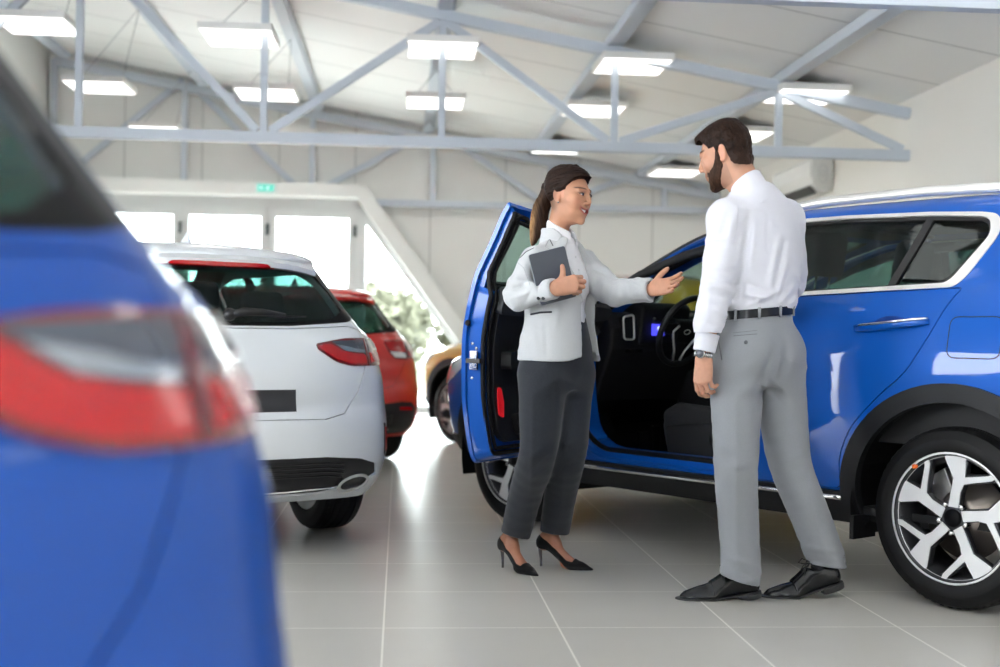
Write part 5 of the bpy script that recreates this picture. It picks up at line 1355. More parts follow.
def make_head(kind, res=.0026):
    """x left of the person, y face, z up; origin mid-head"""
    w = kind == 'w'
    f = Field((-.095, -.13, -.19), (.095, .135, .13), res)
    f.ell((0, -.014, .028), (.074, .093, .088), .01)
    f.ell((0, .030, -.022), (.059 if not w else .056, .062, .088), .03)
    if w: f.ell((0, .036, -.074), (.044, .048, .040), .03); f.ell((0, .079, -.103), (.015, .013, .014), .022)
    else: f.ell((0, .030, -.076), (.054, .054, .042), .03); f.ell((0, .079, -.106), (.021, .016, .017), .02)
    for sx in (-1, 1):
        f.ell((sx*.038, .060, -.024), (.024, .024, .020), .025)
        f.ell((sx*.045, .066, -.0), (.016, .014, .010), .02)
        f.cone((sx*.012, .088, .030), (sx*.042, .076, .031), .008, .007, .014)
        f.ell((sx*.031, .100, .010), (.017, .013, .010), .012, 's')
        f.ell((sx*.031, .0765, .011), (.0145, .0135, .0125), .004)
    f.chain([(0, .086, .030), (0, .098, .006), (0, .112, -.020)], [.008, .0075, .0095 if not w else .0075], .010)
    for sx in (-1, 1):
        f.ell((sx*(.0085 if w else .010), .100, -.026), (.0070 if w else .0085, .009, .0068), .006); f.ell((sx*.0065, .107, -.0335), (.003, .005, .003), .003, 's')
    f.ell((0, .083 if not w else .080, -.058), (.027, .018, .022), .02)
    cy = .094
    if w:   # open smile
        for k in range(-6, 7):
            q = k/6; x = q*.031; up = .0115*q*q; yy = cy-.0045-.021*q*q
            f.ell((x, yy, -.0515+up), (.006, .0038, .0028*(1-.35*abs(q))), .003); f.ell((x, yy-.0015, -.0685+up*1.85), (.006, .0040, .0034*(1-.5*abs(q))), .003)
        for k in range(-5, 6):
            q = k/5; f.ell((q*.0285, cy+.003-.020*q*q, -.0595+.0135*q*q), (.0056, .0105, .0066*(1-q*q*.9)**.5+.0004), .001, 's')
        for sx in (-1, 1): f.ell((sx*.036, .066, -.038), (.016, .016, .018), .012)
    else:
        f.ell((0, cy, -.0545), (.023, .0065, .0045), .004); f.ell((0, cy-.001, -.065), (.019, .007, .0055), .004)
        f.cone((-.022, cy+.001, -.057), (0, cy+.0065, -.0600), .0014, .0018, .002, 's'); f.cone((.022, cy+.001, -.057), (0, cy+.0065, -.0600), .0014, .0018, .002, 's')
    for sx in (-1, 1):
        c, q = math.cos(sx*.35), math.sin(sx*.35); R = [[c, -q, 0], [q, c, 0], [0, 0, 1]]
        t = .16; R2 = np.array(R)@np.array([[1, 0, 0], [0, math.cos(t), -math.sin(t)], [0, math.sin(t), math.cos(t)]])
        f.ell((sx*.073, -.012, -.002), (.0075, .0175, .030), .005, R=R2)
        f.ell((sx*.0800, -.008, .002), (.0045, .010, .019), .003, 's', R=R2)
        f.ell((sx*.0735, -.006, -.004), (.004, .004, .006), .003)
        f.ell((sx*.071, -.003, -.028), (.0055, .008, .008), .004)
    r0 = .046 if w else .057
    f.chain([(0, -.020, -.04), (0, -.034, -.12), (0, -.045, -.20)], [r0+.002, r0, r0+.004], .03)
    if not w: f.ell((0, .020, -.135), (.012, .012, .016), .02)
    V, F = f.mesh(); V = smooth_mesh(V, F, 1, .4)
    return V, F
def cyl(x): return .0925-16*.0+0*x-22*x*x
def sstep(a, b, x): t = np.clip((x-a)/(b-a), 0, 1); return t*t*(3-2*t)
def head_cols(V, kind):
    x, y, z = V.T; ax = np.abs(x); w = kind == 'w'
    base = np.array((.46, .225, .135)) if w else np.array((.46, .235, .15))
    C = np.tile(base, (len(V), 1)); n = vnoise(x*60+9, y*60+9, z*60+9)[:, None]; C *= .96+.08*n
    def blend(col, m): C[:] = C*(1-m[:, None])+np.array(col)*m[:, None]
    blush = np.exp(-((ax-.042)**2+(z+.022)**2)/.018**2)*(y > .03); blend((.62, .27, .19), blush*.45)
    zz = z+.060-(13*x*x if w else 0); lip = (y > (.070 if w else .082))*np.exp(-((zz/(.0115 if w else .0095))**4+(ax/(.033 if w else .026))**6)); blend((.38, .075, .07) if w else (.42, .16, .13), np.clip(lip*1.3, 0, 1)*(.95 if w else .5))
    inner = (y > .06)*(y < cyl(x))*np.exp(-((zz/.006)**4+(ax/.022)**6))
    if w: blend((.16, .03, .03), inner*.6)
    br = (y > .055)*np.exp(-(((z-.034-.10*np.maximum(0, .03-np.abs(ax-.03))+.0)/.0038)**4+((ax-.032)/.019)**6))
    br = (y > .05)*np.exp(-(((z-(.033+.004*np.cos((ax-.034)/.02)))/(.0032 if w else .0045))**4+((ax-.032)/.020)**6)); blend((.03, .017, .012), np.clip(br*1.3, 0, 1)*.9)
    lash = (y > .06)*np.exp(-(((z-.0165-.0*ax)/.0028)**2+((ax-.031)/.016)**6)); blend((.03, .018, .014), np.clip(lash*1.2, 0, 1)*(.9 if w else .6))
    if w: blend((.36, .19, .14), (y > .06)*np.exp(-(((z-.022)/.004)**2+((ax-.031)/.017)**6))*.5)
    ear = (ax > .066)*(np.abs(z) < .04)*(y > -.04)*(y < .02); blend((.66, .28, .19), ear*.35)
    if not w:
        st = sstep(-.030, -.052, z)*sstep(.100, .085, z*0+.09)*(y > -.01)*(ax > 0)
        blend((.16, .10, .075), np.clip(st, 0, 1)*.5*(z > -.125))
        blend((.10, .06, .04), sstep(-.02, -.05, y)*sstep(-.10, -.055, z)*.8)
    else:
        blend((.05, .03, .022), sstep(.0, -.04, y)*sstep(-.09, -.05, z)*.7)
    return C
def eye_parts(kind, R, t, parent):
    for sx in (-1, 1):
        b = MB(); c = np.array((sx*.031, .0795, .0105)); v = []; f = []
        def P(q): return tuple(np.array(R)@np.array(q)+t)
        nu, nv = 16, 8
        e = MB()
        for j in range(nv+1):
            a = PI*.5*j/nv
            for i in range(nu):
                th = 2*PI*i/nu; v.append(P(c+np.array((math.sin(a)*math.cos(th)*.0115, math.cos(a)*.0122, math.sin(a)*math.sin(th)*(.0044 if kind == 'w' else .0052)))))
        for j in range(nv):
            for i in range(nu): f.append((j*nu+i, j*nu+(i+1) % nu, (j+1)*nu+(i+1) % nu, (j+1)*nu+i))
        e.add(v, f, 0, True); o = e.build('eye', mat('eye white', (.70, .68, .66), .15, coat=.5), parent)
        ir = MB(); n = 14; dx = -.002 if kind == 'w' else .001
        ir.add([P(c+np.array((dx+math.cos(q)*.0062, .0126, math.sin(q)*.0058))) for q in [2*PI*k/n for k in range(n)]], [tuple(range(n))])
        ir.build('iris', mat('brown iris', (.035, .018, .010), .1, coat=1), o)
        l = MB(); pts = [P(c+np.array((q*.0135, .0098-.006*q*q-.001*abs(q), .0058-.0050*q*q+(-.0006 if kind == 'w' else .0006)))) for q in np.linspace(-1.05, 1.05, 9)]
        l.tube(pts, [.0010, .0017, .0022, .0025, .0026, .0025, .0022, .0017, .0010], 6); l.build('eyelash', mat('lash', (.012, .008, .007), .5), o)

def proj(X, Y, Z):
    xr = X*CR+(Z-1)*SR; yr = -X*SR+(Z-1)*CR
    return 500+xr/Y*FPX, 336-yr/Y*FPX
def creases(lst, ymax):
    """cloth creases given where the survey sees them; only on the near side of the garment"""
    def g(X, Y, Z):
        u, v = proj(X, Y, Z); o = np.zeros_like(u); near = sstep(ymax+.03, ymax-.03, Y)
        for x0, y0, x1, y1, r, a in lst:
            ex, ey = x1-x0, y1-y0; t = np.clip(((u-x0)*ex+(v-y0)*ey)/(ex*ex+ey*ey), 0, 1)
            d2 = (u-x0-t*ex)**2+(v-y0-t*ey)**2; o -= a*np.exp(-d2/(r*r))*(1-.6*np.abs(2*t-1)**2)
        return o*near
    return g

# ---------------------------------------------------------------- the man, seen from behind, in shirt and trousers
def unit(v): v = np.array(v, float); return v/np.linalg.norm(v)
MY = 4.82
mF = unit((-.60, .80, 0)); mL = np.array((-mF[1], mF[0], 0)); mAng = math.atan2(mL[1], mL[0])
def mp(px, py, dy=0): return wpt(px, py, MY+dy)
# joints
m_neck = mp(746, 186); m_shL = mp(728, 219, -.10); m_shR = mp(784, 219, .10)
m_elL = mp(716, 291, -.15); m_wrL = mp(704, 352, -.16)
m_elR = mp(791, 282, .15); m_wrR = mp(768, 302, .33)
m_hipL = mp(737, 362, -.05); m_hipR = mp(776, 362, .06)
m_knL = mp(736, 462, -.07); m_anL = mp(741, 577, -.03); m_knR = mp(790, 462, .06); m_anR = mp(829, 566, .09)
torso = [(1.56, 752, 8), ]
def lv(py, px, a, b, dy=0):
    p = mp(px, py, dy); return (p[2], p[0], p[1], a, b)
# underlying body
bd = Field((.55, 4.35, .05), (1.4, 5.35, 1.62), .010)
bd.loft([lv(200, 756, .13, .09), lv(225, 758, .175, .105), lv(260, 758, .165, .11), lv(315, 756, .135, .10), lv(350, 756, .155, .115), lv(372, 756, .14, .10)], mAng, k=.02)
bd.chain([m_neck+np.array((0, 0, .02)), mp(756, 205)], [.055, .075], .03)
for sh, el, wr in ((m_shL, m_elL, m_wrL), (m_shR, m_elR, m_wrR)):
    bd.chain([sh, sh*.5+el*.5, el, el*.4+wr*.6, wr], [.055, .050, .042, .034, .026], .03)
    bd.cone(sh, mp(757, 210), .05, .08, .04)
for hp, kn, an in ((m_hipL, m_knL, m_anL), (m_hipR, m_knR, m_anR)):
    bd.chain([hp, kn, kn*.6+an*.4, an+np.array((0, 0, .06)), an+np.array((0, 0, .04))], [.085, .055, .052, .036, .034][:4]+[.030], .03)
body_m = bd.mesh()
# head
hf = unit((-.86, .50, -.36)); hz = unit((-.36, .18, 1)); hR0 = frame_from(hf, hz)      # X = person's right? make X left
hR = np.stack([-hR0[:, 0]*-1, hR0[:, 1], hR0[:, 2]], 1)
m_head = mp(725.5, 154.5, -.01)
hd_ = make_head('m'); hV, hFc = xf(hd_, hR, m_head)
hand = make_hand(.94, [(.35, .50, .30), (.45, .60, .35), (.55, .70, .40), (.65, .75, .45)], [.03, .0, .0, -.02],
                 [(.022, .015, -.010), (.040, .048, -.022), (.040, .078, -.030), (.034, .102, -.034)], False)
hy = unit((-.02, .05, -1)); hzv = unit(mL*.9+np.array((0, -1, 0))*.25)
HR = frame_from(hy, hzv); handV = xf(hand, HR, m_wrL+hy*.025)
handr = make_hand(1.0, [(.9, .9, .5)]*4, [0, 0, 0, 0], [(.022, .015, -.010), (.045, .045, -.02), (.04, .075, -.03)], True, .003)
handrV = xf(handr, frame_from((-.2, .5, -.6), (.8, .4, .2)), m_wrR)
sk = np.array((.50, .26, .175))
parts = [(hV, hFc), handV, body_m, handrV]
cols = [head_cols(hd_[0], 'm'), None, None, None]
def handcol(V, c=sk):
    C = np.tile(c, (len(V), 1)); return C*(.94+.12*vnoise(V[:, 0]*90, V[:, 1]*90, V[:, 2]*90)[:, None])
cols = [cols[0]]+[handcol(q[0]) for q in parts[1:]]
man = vf_obj('person', parts, SKIN, None, np.concatenate(cols))
tag(man, 'man seen from behind in white shirt and light grey trousers beside the blue SUV', 'person')
eye_parts('m', hR, m_head, man)
# hair and beard
def hair_m():
    f = Field((-.10, -.135, -.12), (.10, .13, .155), .0026)
    f.ell((0, -.014, .034), (.0795, .1005, .090), .01); f.ell((0, -.040, -.035), (.063, .057, .072), .02)
    f.ell((0, .020, .086), (.060, .072, .034), .03); f.ell((0, .066, .086), (.046, .022, .020), .02); f.ell((0, -.03, .09), (.06, .06, .036), .03)
    # take away the face, the lower neck and a notch for the ears
    def cut(X, Y, Z):
        line = .062+.0*Z-.25*np.maximum(0, .02-Z)*0
        front = Y-np.where(Z > .078, .2, np.where(Z > .028, .036+.5*(Z-.028), .016+.0*Z))
        side = np.where((Y > -.005) & (Z < .03), (Y-.010), -1)
        neck = (-.055-.25*(Y+.02))-Z+0*X
        lo = np.where(Y > -.02, -.022-Z, -.098-.25*(Y+.06)-Z)
        return np.maximum(np.maximum(front, lo), side)
    f.fn(cut, 'i', .006)
    for sx in (-1, 1): f.ell((sx*.080, -.012, -.008), (.022, .018, .031), .004, 's')
    f.disp(lambda X, Y, Z: .006*(vnoise((X+Y*.3)*150+50, (Y-Z*.4)*38+50, Z*60+50)-.5)+.004*(vnoise(X*320+50, Y*120+50, Z*120+50)-.5))
    V, F = f.mesh(); V = smooth_mesh(V, F, 1, .3); return V, F
hm = hair_m(); n = vnoise(hm[0][:, 0]*300+50, hm[0][:, 1]*70+50, hm[0][:, 2]*90+50)
hc = np.array((.006, .003, .002))[None]*(1-n[:, None])+np.array((.028, .013, .008))[None]*n[:, None]
fade = sstep(.0, -.06, hm[0][:, 2])[:, None]; hc = hc*(1-fade*.25)+np.array((.07, .04, .03))*fade*.25
vf_obj('hair', [xf(hm, hR, m_head)], HAIR, man, hc)
# short strands for a ragged outline
st = MB(); rs_ = random.Random(4)
vv = hm[0]; sel = [i for i in rs_.sample(range(len(vv)), 1500) if vv[i][2] > -.03]
for i in sel:
    p = vv[i]; nrm = p-np.array((0, -.014, .02)); nrm /= np.linalg.norm(nrm)
    fl = np.array((rs_.uniform(-.4, .4), .5 if p[2] > .07 else -.5, .4 if p[2] > .05 else -.8)); d = nrm*.45+fl*.7; d /= np.linalg.norm(d); l = rs_.uniform(.008, .016) if p[2] > .06 else rs_.uniform(.004, .008)
    a = p-nrm*.002; b = p+d*l*.6; c = p+d*l+nrm*-.001; s_ = np.cross(d, nrm)*.0007
    q = [hR@x+m_head for x in (a-s_, a+s_, b+s_*.8, b-s_*.8, c)]
    st.add([tuple(x) for x in q], [(0, 1, 2, 3), (3, 2, 4)])
st.build('hair_strands', mat('dark brown hair', (.022, .011, .007), .5, spec=.2), man, fix=False)
def beard():
    f = Field((-.08, -.02, -.15), (.08, .12, .02), .0026)
    f.ell((0, .0, -.01), (.0775, .055, .07), .02); f.ell((0, .030, -.076), (.0575, .0575, .0455), .03); f.ell((0, .081, -.106), (.024, .018, .019), .02); f.ell((0, .032, -.030), (.0615, .060, .085), .03)
    f.ell((0, .086, -.050), (.028, .0125, .013), .012)
    def cut(X, Y, Z):
        top = Z-np.interp(Y, [0, .012, .024, .045, .07, .09, .11], [.022, .018, -.016, -.040, -.046, -.043, -.043])
        back = (.002+np.maximum(0, -.045-Z)*.62)-Y
        mouth = .0065-np.abs(Z+.0605)-np.maximum(0, np.abs(X)-.020)*1.0
        mouth = np.where(Y > .07, mouth, -1)
        return np.maximum(np.maximum(top, back), mouth)
    f.fn(cut, 'i', .004)
    f.disp(lambda X, Y, Z: .004*(vnoise(X*260+50, Y*260+50, Z*120+50)-.4))
    V, F = f.mesh(); return V, F
bm_ = beard(); n = vnoise(bm_[0][:, 0]*260+50, bm_[0][:, 1]*260+50, bm_[0][:, 2]*110+50)[:, None]
vf_obj('beard', [xf(bm_, hR, m_head)], HAIR, man, np.array((.010, .005, .0035))*(1-n)+np.array((.060, .028, .015))*n)

# shirt
def fold(ax, f1, f2, f3, amp, seed):
    """soft creases: noise squeezed along `ax`, sharpened into ridges"""
    def g(X, Y, Z):
        q = X*ax[0]+Y*ax[1]+Z*ax[2]; w = vnoise(X*9+seed, Y*9+seed, Z*9+seed)
        n1 = vnoise(q*f1+w*2.0+seed, (X-Y)*f2+seed, Z*f3+(X+Y)*f2+seed); r = 1-np.abs(2*n1-1)
        return -amp*(r**2.2-.3)
    return g
sh_f = Field((.70, 4.42, 1.02), (1.35, 5.30, 1.60), .0058)
sh_f.loft([lv(188, 755, .058, .055), lv(196, 755.5, .095, .078), lv(207, 757, .138, .098), lv(220, 758, .172, .112), lv(236, 758.5, .190, .118), lv(258, 759, .192, .122), lv(285, 758.5, .178, .122), lv(302, 757, .166, .122), lv(314, 755.5, .152, .116), lv(322, 755, .146, .112)], mAng, k=.004, e=2.25)
for sh, el, wr, q in ((m_shL, m_elL, m_wrL, 1), (m_shR, m_elR, m_wrR, 0)):
    cuff = wr*.93+el*.07
    sh_f.chain([sh, sh*.55+el*.45, el, el*.5+cuff*.5, cuff*.93+el*.07, cuff], [.071, .068, .058, .053, .045, .042], .035)
    sh_f.cone(sh, mp(757, 210), .066, .085, .05)
nb0 = hR@np.array((0, -.047, -.19))+m_head; sh_f.cone(nb0, mp(757, 213), .066, .10, .05)
fa = fold(unit((.25, .1, 1)), 24, 5, 3, .0062, 3.3); fb = fold(unit((-.5, .2, .8)), 14, 4, 3, .0075, 7.7)
def shd(X, Y, Z):
    arm = sstep(.80, .76, X)+.0*Z; low = sstep(1.45, 1.15, Z)
    return fa(X, Y, Z)*(.5+.9*np.clip(sstep(.87, .80, X)*sstep(1.5, 1.25, Z), 0, 1))+fb(X, Y, Z)*(.25+.75*low)
sh_f.disp(shd)
sh_f.disp(creases([(749, 214, 744, 262, 4.0, -.009), (744, 262, 741, 300, 4.5, -.012), (755, 225, 750, 268, 3, .007), (784, 240, 775, 285, 3, -0.0090), (779, 238, 770, 290, 3.5, .011),
    (770, 292, 748, 284, 2.5, -0.0090), (768, 298, 745, 294, 2.5, 0.0090), (788, 262, 776, 300, 2.5, 0.0090), (795, 285, 780, 303, 3, 0.0105), (795, 292, 784, 308, 2, -.005),
    (707, 279, 736, 285, 2.5, -0.0120), (708, 285, 736, 292, 3, 0.0105), (709, 293, 732, 300, 2.5, -.006), (712, 266, 738, 270, 2.5, 0.0075), (706, 304, 728, 316, 2.5, .006), (702, 320, 722, 330, 2.2, -.004),
    (735, 213, 728, 245, 3.5, 0.0090), (728, 213, 720, 240, 3, -.004), (741, 228, 733, 265, 2.5, -.005), (757, 302, 780, 290, 2.5, .006), (752, 306, 772, 300, 2, -.004), (740, 308, 760, 303, 2.5, .005),
    (764, 225, 790, 232, 4, .003), (768, 214, 767, 250, 2, -.004)], MY+.02))
sh_f.fn(lambda X, Y, Z: (m_wrL[2]-.004)-Z, 'i', .002) if False else None
bottom = mp(755, 316)[2]
wv = m_wrL-m_elL; wv = wv/np.linalg.norm(wv)
def cutbottom(X, Y, Z):
    d1 = bottom-.012*(X-.98)*0-Z
    inarm = np.sqrt((X-m_wrL[0])**2+(Y-m_wrL[1])**2) < .085
    return np.where(inarm, (X-m_wrL[0])*wv[0]+(Y-m_wrL[1])*wv[1]+(Z-m_wrL[2])*wv[2]+.004, d1)
sh_f.fn(cutbottom, 'i', .004)
V, F = sh_f.mesh(); V = smooth_mesh(V, F, 2, .5)
shirt = vf_obj('shirt', [(V, F)], SHIRT, man)
# collar and cuff
cl = Field((.80, 4.6, 1.42), (1.18, 5.05, 1.74), .004)
nk = hR@np.array((0, -.036, -.112))+m_head
up = unit(hR@np.array((0, -.036, -.10))-hR@np.array((0, -.047, -.20))); up = unit(up+np.array((.10, -.05, .8)))
c0 = hR@np.array((0, -.047, -.190))+m_head; c1 = hR@np.array((0, -.040, -.128))+m_head; up = unit(c1-c0)
cl.cone(c0-up*.02, c1+up*.03, .071, .064, .01)
cl.cone(c0-up*.05, c1+up*.08, .0595, .0595, .002, 's')
cl.fn(lambda X, Y, Z: (X-c1[0])*up[0]+(Y-c1[1])*up[1]+(Z-c1[2])*up[2]+.30*((X-c1[0])*mF[0]+(Y-c1[1])*mF[1])-.002, 'i', .003)
V, F = cl.mesh(); vf_obj('collar', [(smooth_mesh(V, F, 1), F)], SHIRT, shirt)
cf = Field(tuple(m_wrL-.1), tuple(m_wrL+np.array((.1, .1, .14))), .0032)
cf.cone(m_wrL-wv*.066, m_wrL-wv*.004, .0455, .0415, .002); cf.fn(lambda X, Y, Z: np.abs((X-m_wrL[0])*wv[0]+(Y-m_wrL[1])*wv[1]+(Z-m_wrL[2])*wv[2]+.036)-.035, 'i', .003)
cf.cone(m_wrL-wv*.02, m_wrL+wv*.05, .036, .036, .002, 's')
V, F = cf.mesh(); vf_obj('cuff', [(smooth_mesh(V, F, 1), F)], SHIRT, shirt)
# seams: yoke across the back, sleeve seam
def on_loft(lev, ang, z, th, grow=.001, e=2.25):
    L = np.array(lev, float); L = L[np.argsort(L[:, 0])]; cx, cy, a, b = pchip_eval(pchip(L[:, 0], L[:, 1:], None), np.array([z]))[0]
    c, s_ = math.cos(th), math.sin(th); a += grow; b += grow
    r = (abs(c)**e+abs(s_)**e)**(-1/e); u, w = a*r*c, b*r*s_; ax = np.array((math.cos(ang), math.sin(ang)))
    return np.array((cx+u*ax[0]+w*ax[1], cy+u*ax[1]-w*ax[0], z))
# watch
wt = MB(); wc = m_wrL+wv*.010; wR = frame_from(wv, hzv)
def wp_(q): return tuple(wR@np.array(q)+wc)
wt.tube([wp_((.031*math.cos(a), 0, .026*math.sin(a))) for a in np.linspace(0, 2*PI, 25)[:-1]], .0065, 8, closed=True, flat=.5, up=None)
for k in range(24):
    a = 2*PI*k/24; wt.tube([wp_((.0325*math.cos(a), -.0095, .0275*math.sin(a))), wp_((.0325*math.cos(a), .0095, .0275*math.sin(a)))], .0036, 6)
watch = wt.build('watch', STEEL, man)
b = MB(); b.tube([wp_((-.006, 0, .026)), wp_((-.008, 0, .0365))], .0175, 20); b.build('watch_case', STEEL, watch)
b = MB(); b.tube([wp_((-.008, 0, .0365)), wp_((-.0082, 0, .0375))], .0145, 20); b.build('watch_dial', mat('dial', (.10, .11, .13), .2), watch)

# trousers
tr_lv = [lv(306, 755.5, .150, .115), lv(318, 755, .152, .119), lv(335, 755, .172, .132), lv(352, 755, .184, .142), lv(372, 755, .176, .132), lv(385, 755, .155, .110)]
tf = Field((.62, 4.4, .04), (1.42, 5.25, 1.15), .006)
tf.loft(tr_lv, mAng, k=.003, e=2.4)
for q, (hp, kn, an, w) in enumerate(((m_hipL, m_knL, m_anL, 0), (m_hipR, m_knR, m_anR, 1))):
    hm_ = an+np.array((0, 0, -.0))
    tf.chain([hp+np.array((0, 0, .02)), hp*.6+kn*.4, kn, kn*.55+an*.45, an*.85+kn*.15, hm_+np.array((0, 0, -.035))], [.110, .098, .082, .077, .074, .074], .045)
# seat halves
for sd in (1, -1): tf.ell(mp(755, 352)+mL*sd*.075-mF*.045, (.085, .085, .095), .05)
tf.cone(mp(762, 330)-mF*.150, mp(757, 385)-mF*.140, .010, .016, .03, 's')
fc = fold(unit((.3, .1, 1)), 13, 3, 2, .0085, 5.1); fd_ = fold(unit((.0, .1, 1)), 30, 4, 3, .007, 9.9)
kz = m_knL[2]
tf.disp(lambda X, Y, Z: fc(X, Y, Z)*(.15+.55*np.exp(-((Z-.50)/.14)**2)+.8*np.exp(-((Z-.83)/.10)**2)*sstep(.90, 1.0, X))+fd_(X, Y, Z)*sstep(.30, .10, Z)*1.1)
tf.disp(creases([(736, 400, 737, 560, 2.2, .004), (796, 430, 826, 555, 2.2, .004), (764, 372, 757, 400, 4, -.014), (757, 400, 756, 440, 3, -.008), (757, 380, 735, 400, 5, .005), (770, 378, 792, 398, 3, .008), (768, 386, 786, 408, 2.5, -.006),
    (760, 360, 740, 372, 5, .004), (775, 345, 764, 372, 3, -.006), (722, 556, 756, 566, 3, .007), (722, 566, 750, 575, 2.5, -.006), (806, 548, 838, 552, 3, .007), (805, 558, 836, 565, 2.5, -.006), (725, 470, 752, 462, 4, .004), (782, 462, 808, 452, 4, .005), (784, 472, 806, 468, 3, -.004)], MY+.06))
# pressed crease down the back of each leg
hemL, hemR = mp(740, 576)[2]-.018, mp(830, 570)[2]+.002
def cut_t(X, Y, Z):
    t = np.where(X < (m_anL[0]+m_anR[0])/2-.01, hemL+.006+.28*(m_anL[0]-X)+.0, hemR+.12*(m_anR[0]-X)-.0)
    lo = np.where(Z < .35, t-Z, -1)
    top = Z-(mp(755, 313)[2]+.10*(X-.98))
    return np.maximum(lo, top)
tf.fn(cut_t, 'i', .003)
for an in (m_anL, m_anR): tf.cone(an+np.array((0, 0, .02)), an-np.array((0, 0, .12)), .062, .066, .004, 's')
V, F = tf.mesh(); V = smooth_mesh(V, F, 2, .5)
trou = vf_obj('trousers', [(V, F)], GTROU, man)
# belt, loops, pocket, button
bz = mp(755, 314)[2]
def belt_pt(th, dz=0, grow=.006):
    p = on_loft(tr_lv, mAng, bz, th, grow, 2.4); p[2] = bz+.10*(p[0]-.98)+dz; return p
b = MB(); n = 72
def bandmesh(b, th0, th1, z0, z1, g0, g1, n=40, closed=False):
    v = []; f = []
    T_ = np.linspace(th0, th1, n+1)[:n if closed else None]
    for t in T_:
        for dz, g in ((z0, g0), (z1, g0), (z1, g1), (z0, g1)): v.append(tuple(belt_pt(t, dz, g)))
    m = len(T_)
    for i in range(m if closed else m-1):
        j = (i+1) % m
        for k in range(4): f.append((i*4+k, i*4+(k+1) % 4, j*4+(k+1) % 4, j*4+k))
    if not closed: f += [(0, 1, 2, 3), (m*4-1, m*4-2, m*4-3, m*4-4)]
    return b.add(v, f, 0, True)
bandmesh(b, 0, 2*PI, -.014, .019, .001, .0065, 90, True); b.build('belt', mat('belt leather', (.006, .007, .010), .4, coat=.1, spec=.3), man, auto=50)
# th: 0 = left side, pi/2 = front? front is +w; back is -w  (w = X*ay - Y*ax)
back = -PI/2 if (on_loft(tr_lv, mAng, bz, -PI/2)-mp(755, 314))@mF < 0 else PI/2
for th in (back, back+.62, back-.62, back+1.25, back-1.25):
    b = MB(); bandmesh(b, th-.035, th+.035, -.020, .024, .006, .0105, 3); b.build('belt_loop', GTROU, trou)
sgn = 1 if (belt_pt(back+.3)-belt_pt(back))@mL > 0 else -1
pk_ = MB(); 
def seat_pt(th, z, g):
    p = on_loft(tr_lv, mAng, z, th, g, 2.4); return p
# project pocket pieces onto the finished seat surface
from mathutils.bvhtree import BVHTree
bvh = BVHTree.FromObject(trou, bpy.context.evaluated_depsgraph_get())
def on_surf(px, py, lift=.002, tree=None):
    d = Vector(ray(px, py)); d.normalize(); h = (tree or bvh).ray_cast(Vector((0, 0, 1)), d)
    if h[0] is None: return None
    return h[0]+h[1]*lift*(1 if h[1].dot(d) < 0 else -1)
def line_on(pts, r, name, m, par, tree=None, n=12, lift=.001):
    P = []
    for (x0, y0), (x1, y1) in zip(pts[:-1], pts[1:]):
        for k in range(n): P.append(on_surf(x0+(x1-x0)*k/n, y0+(y1-y0)*k/n, lift, tree))
    P.append(on_surf(*pts[-1], lift, tree)); P = [p for p in P if p is not None]
    if len(P) < 2: return None
    b = MB(); b.tube(P, r, 6); return b.build(name, m, par)
SEAMG = mat('grey seam thread', (.12, .125, .14), .8); SEAMW = mat('white seam shade', (.60, .60, .66), .8)
line_on([(733.5, 336), (757, 334)], .0012, 'pocket_welt', SEAMG, trou); line_on([(733.5, 333), (757, 330.5)], .0008, 'pocket_welt', SEAMG, trou)
p = on_surf(746, 342.5, .003)
if p: b = MB(); b.lathe([(0, -.002), (.0065, -.002), (.0075, .001)], 16, axis='y', cen=tuple(p)); b.build('pocket_button', mat('button', (.05, .055, .065), .3), trou)
line_on([(717, 332), (722, 360)], .0022, 'side_pocket', SEAMG, trou)
bs = BVHTree.FromObject(shirt, bpy.context.evaluated_depsgraph_get())
line_on([(735, 215), (760, 208), (785, 214)], .0005, 'yoke_seam', SEAMW, shirt, bs); line_on([(737, 205), (738, 222), (732, 245)], .0009, 'sleeve_seam', SEAMW, shirt, bs)

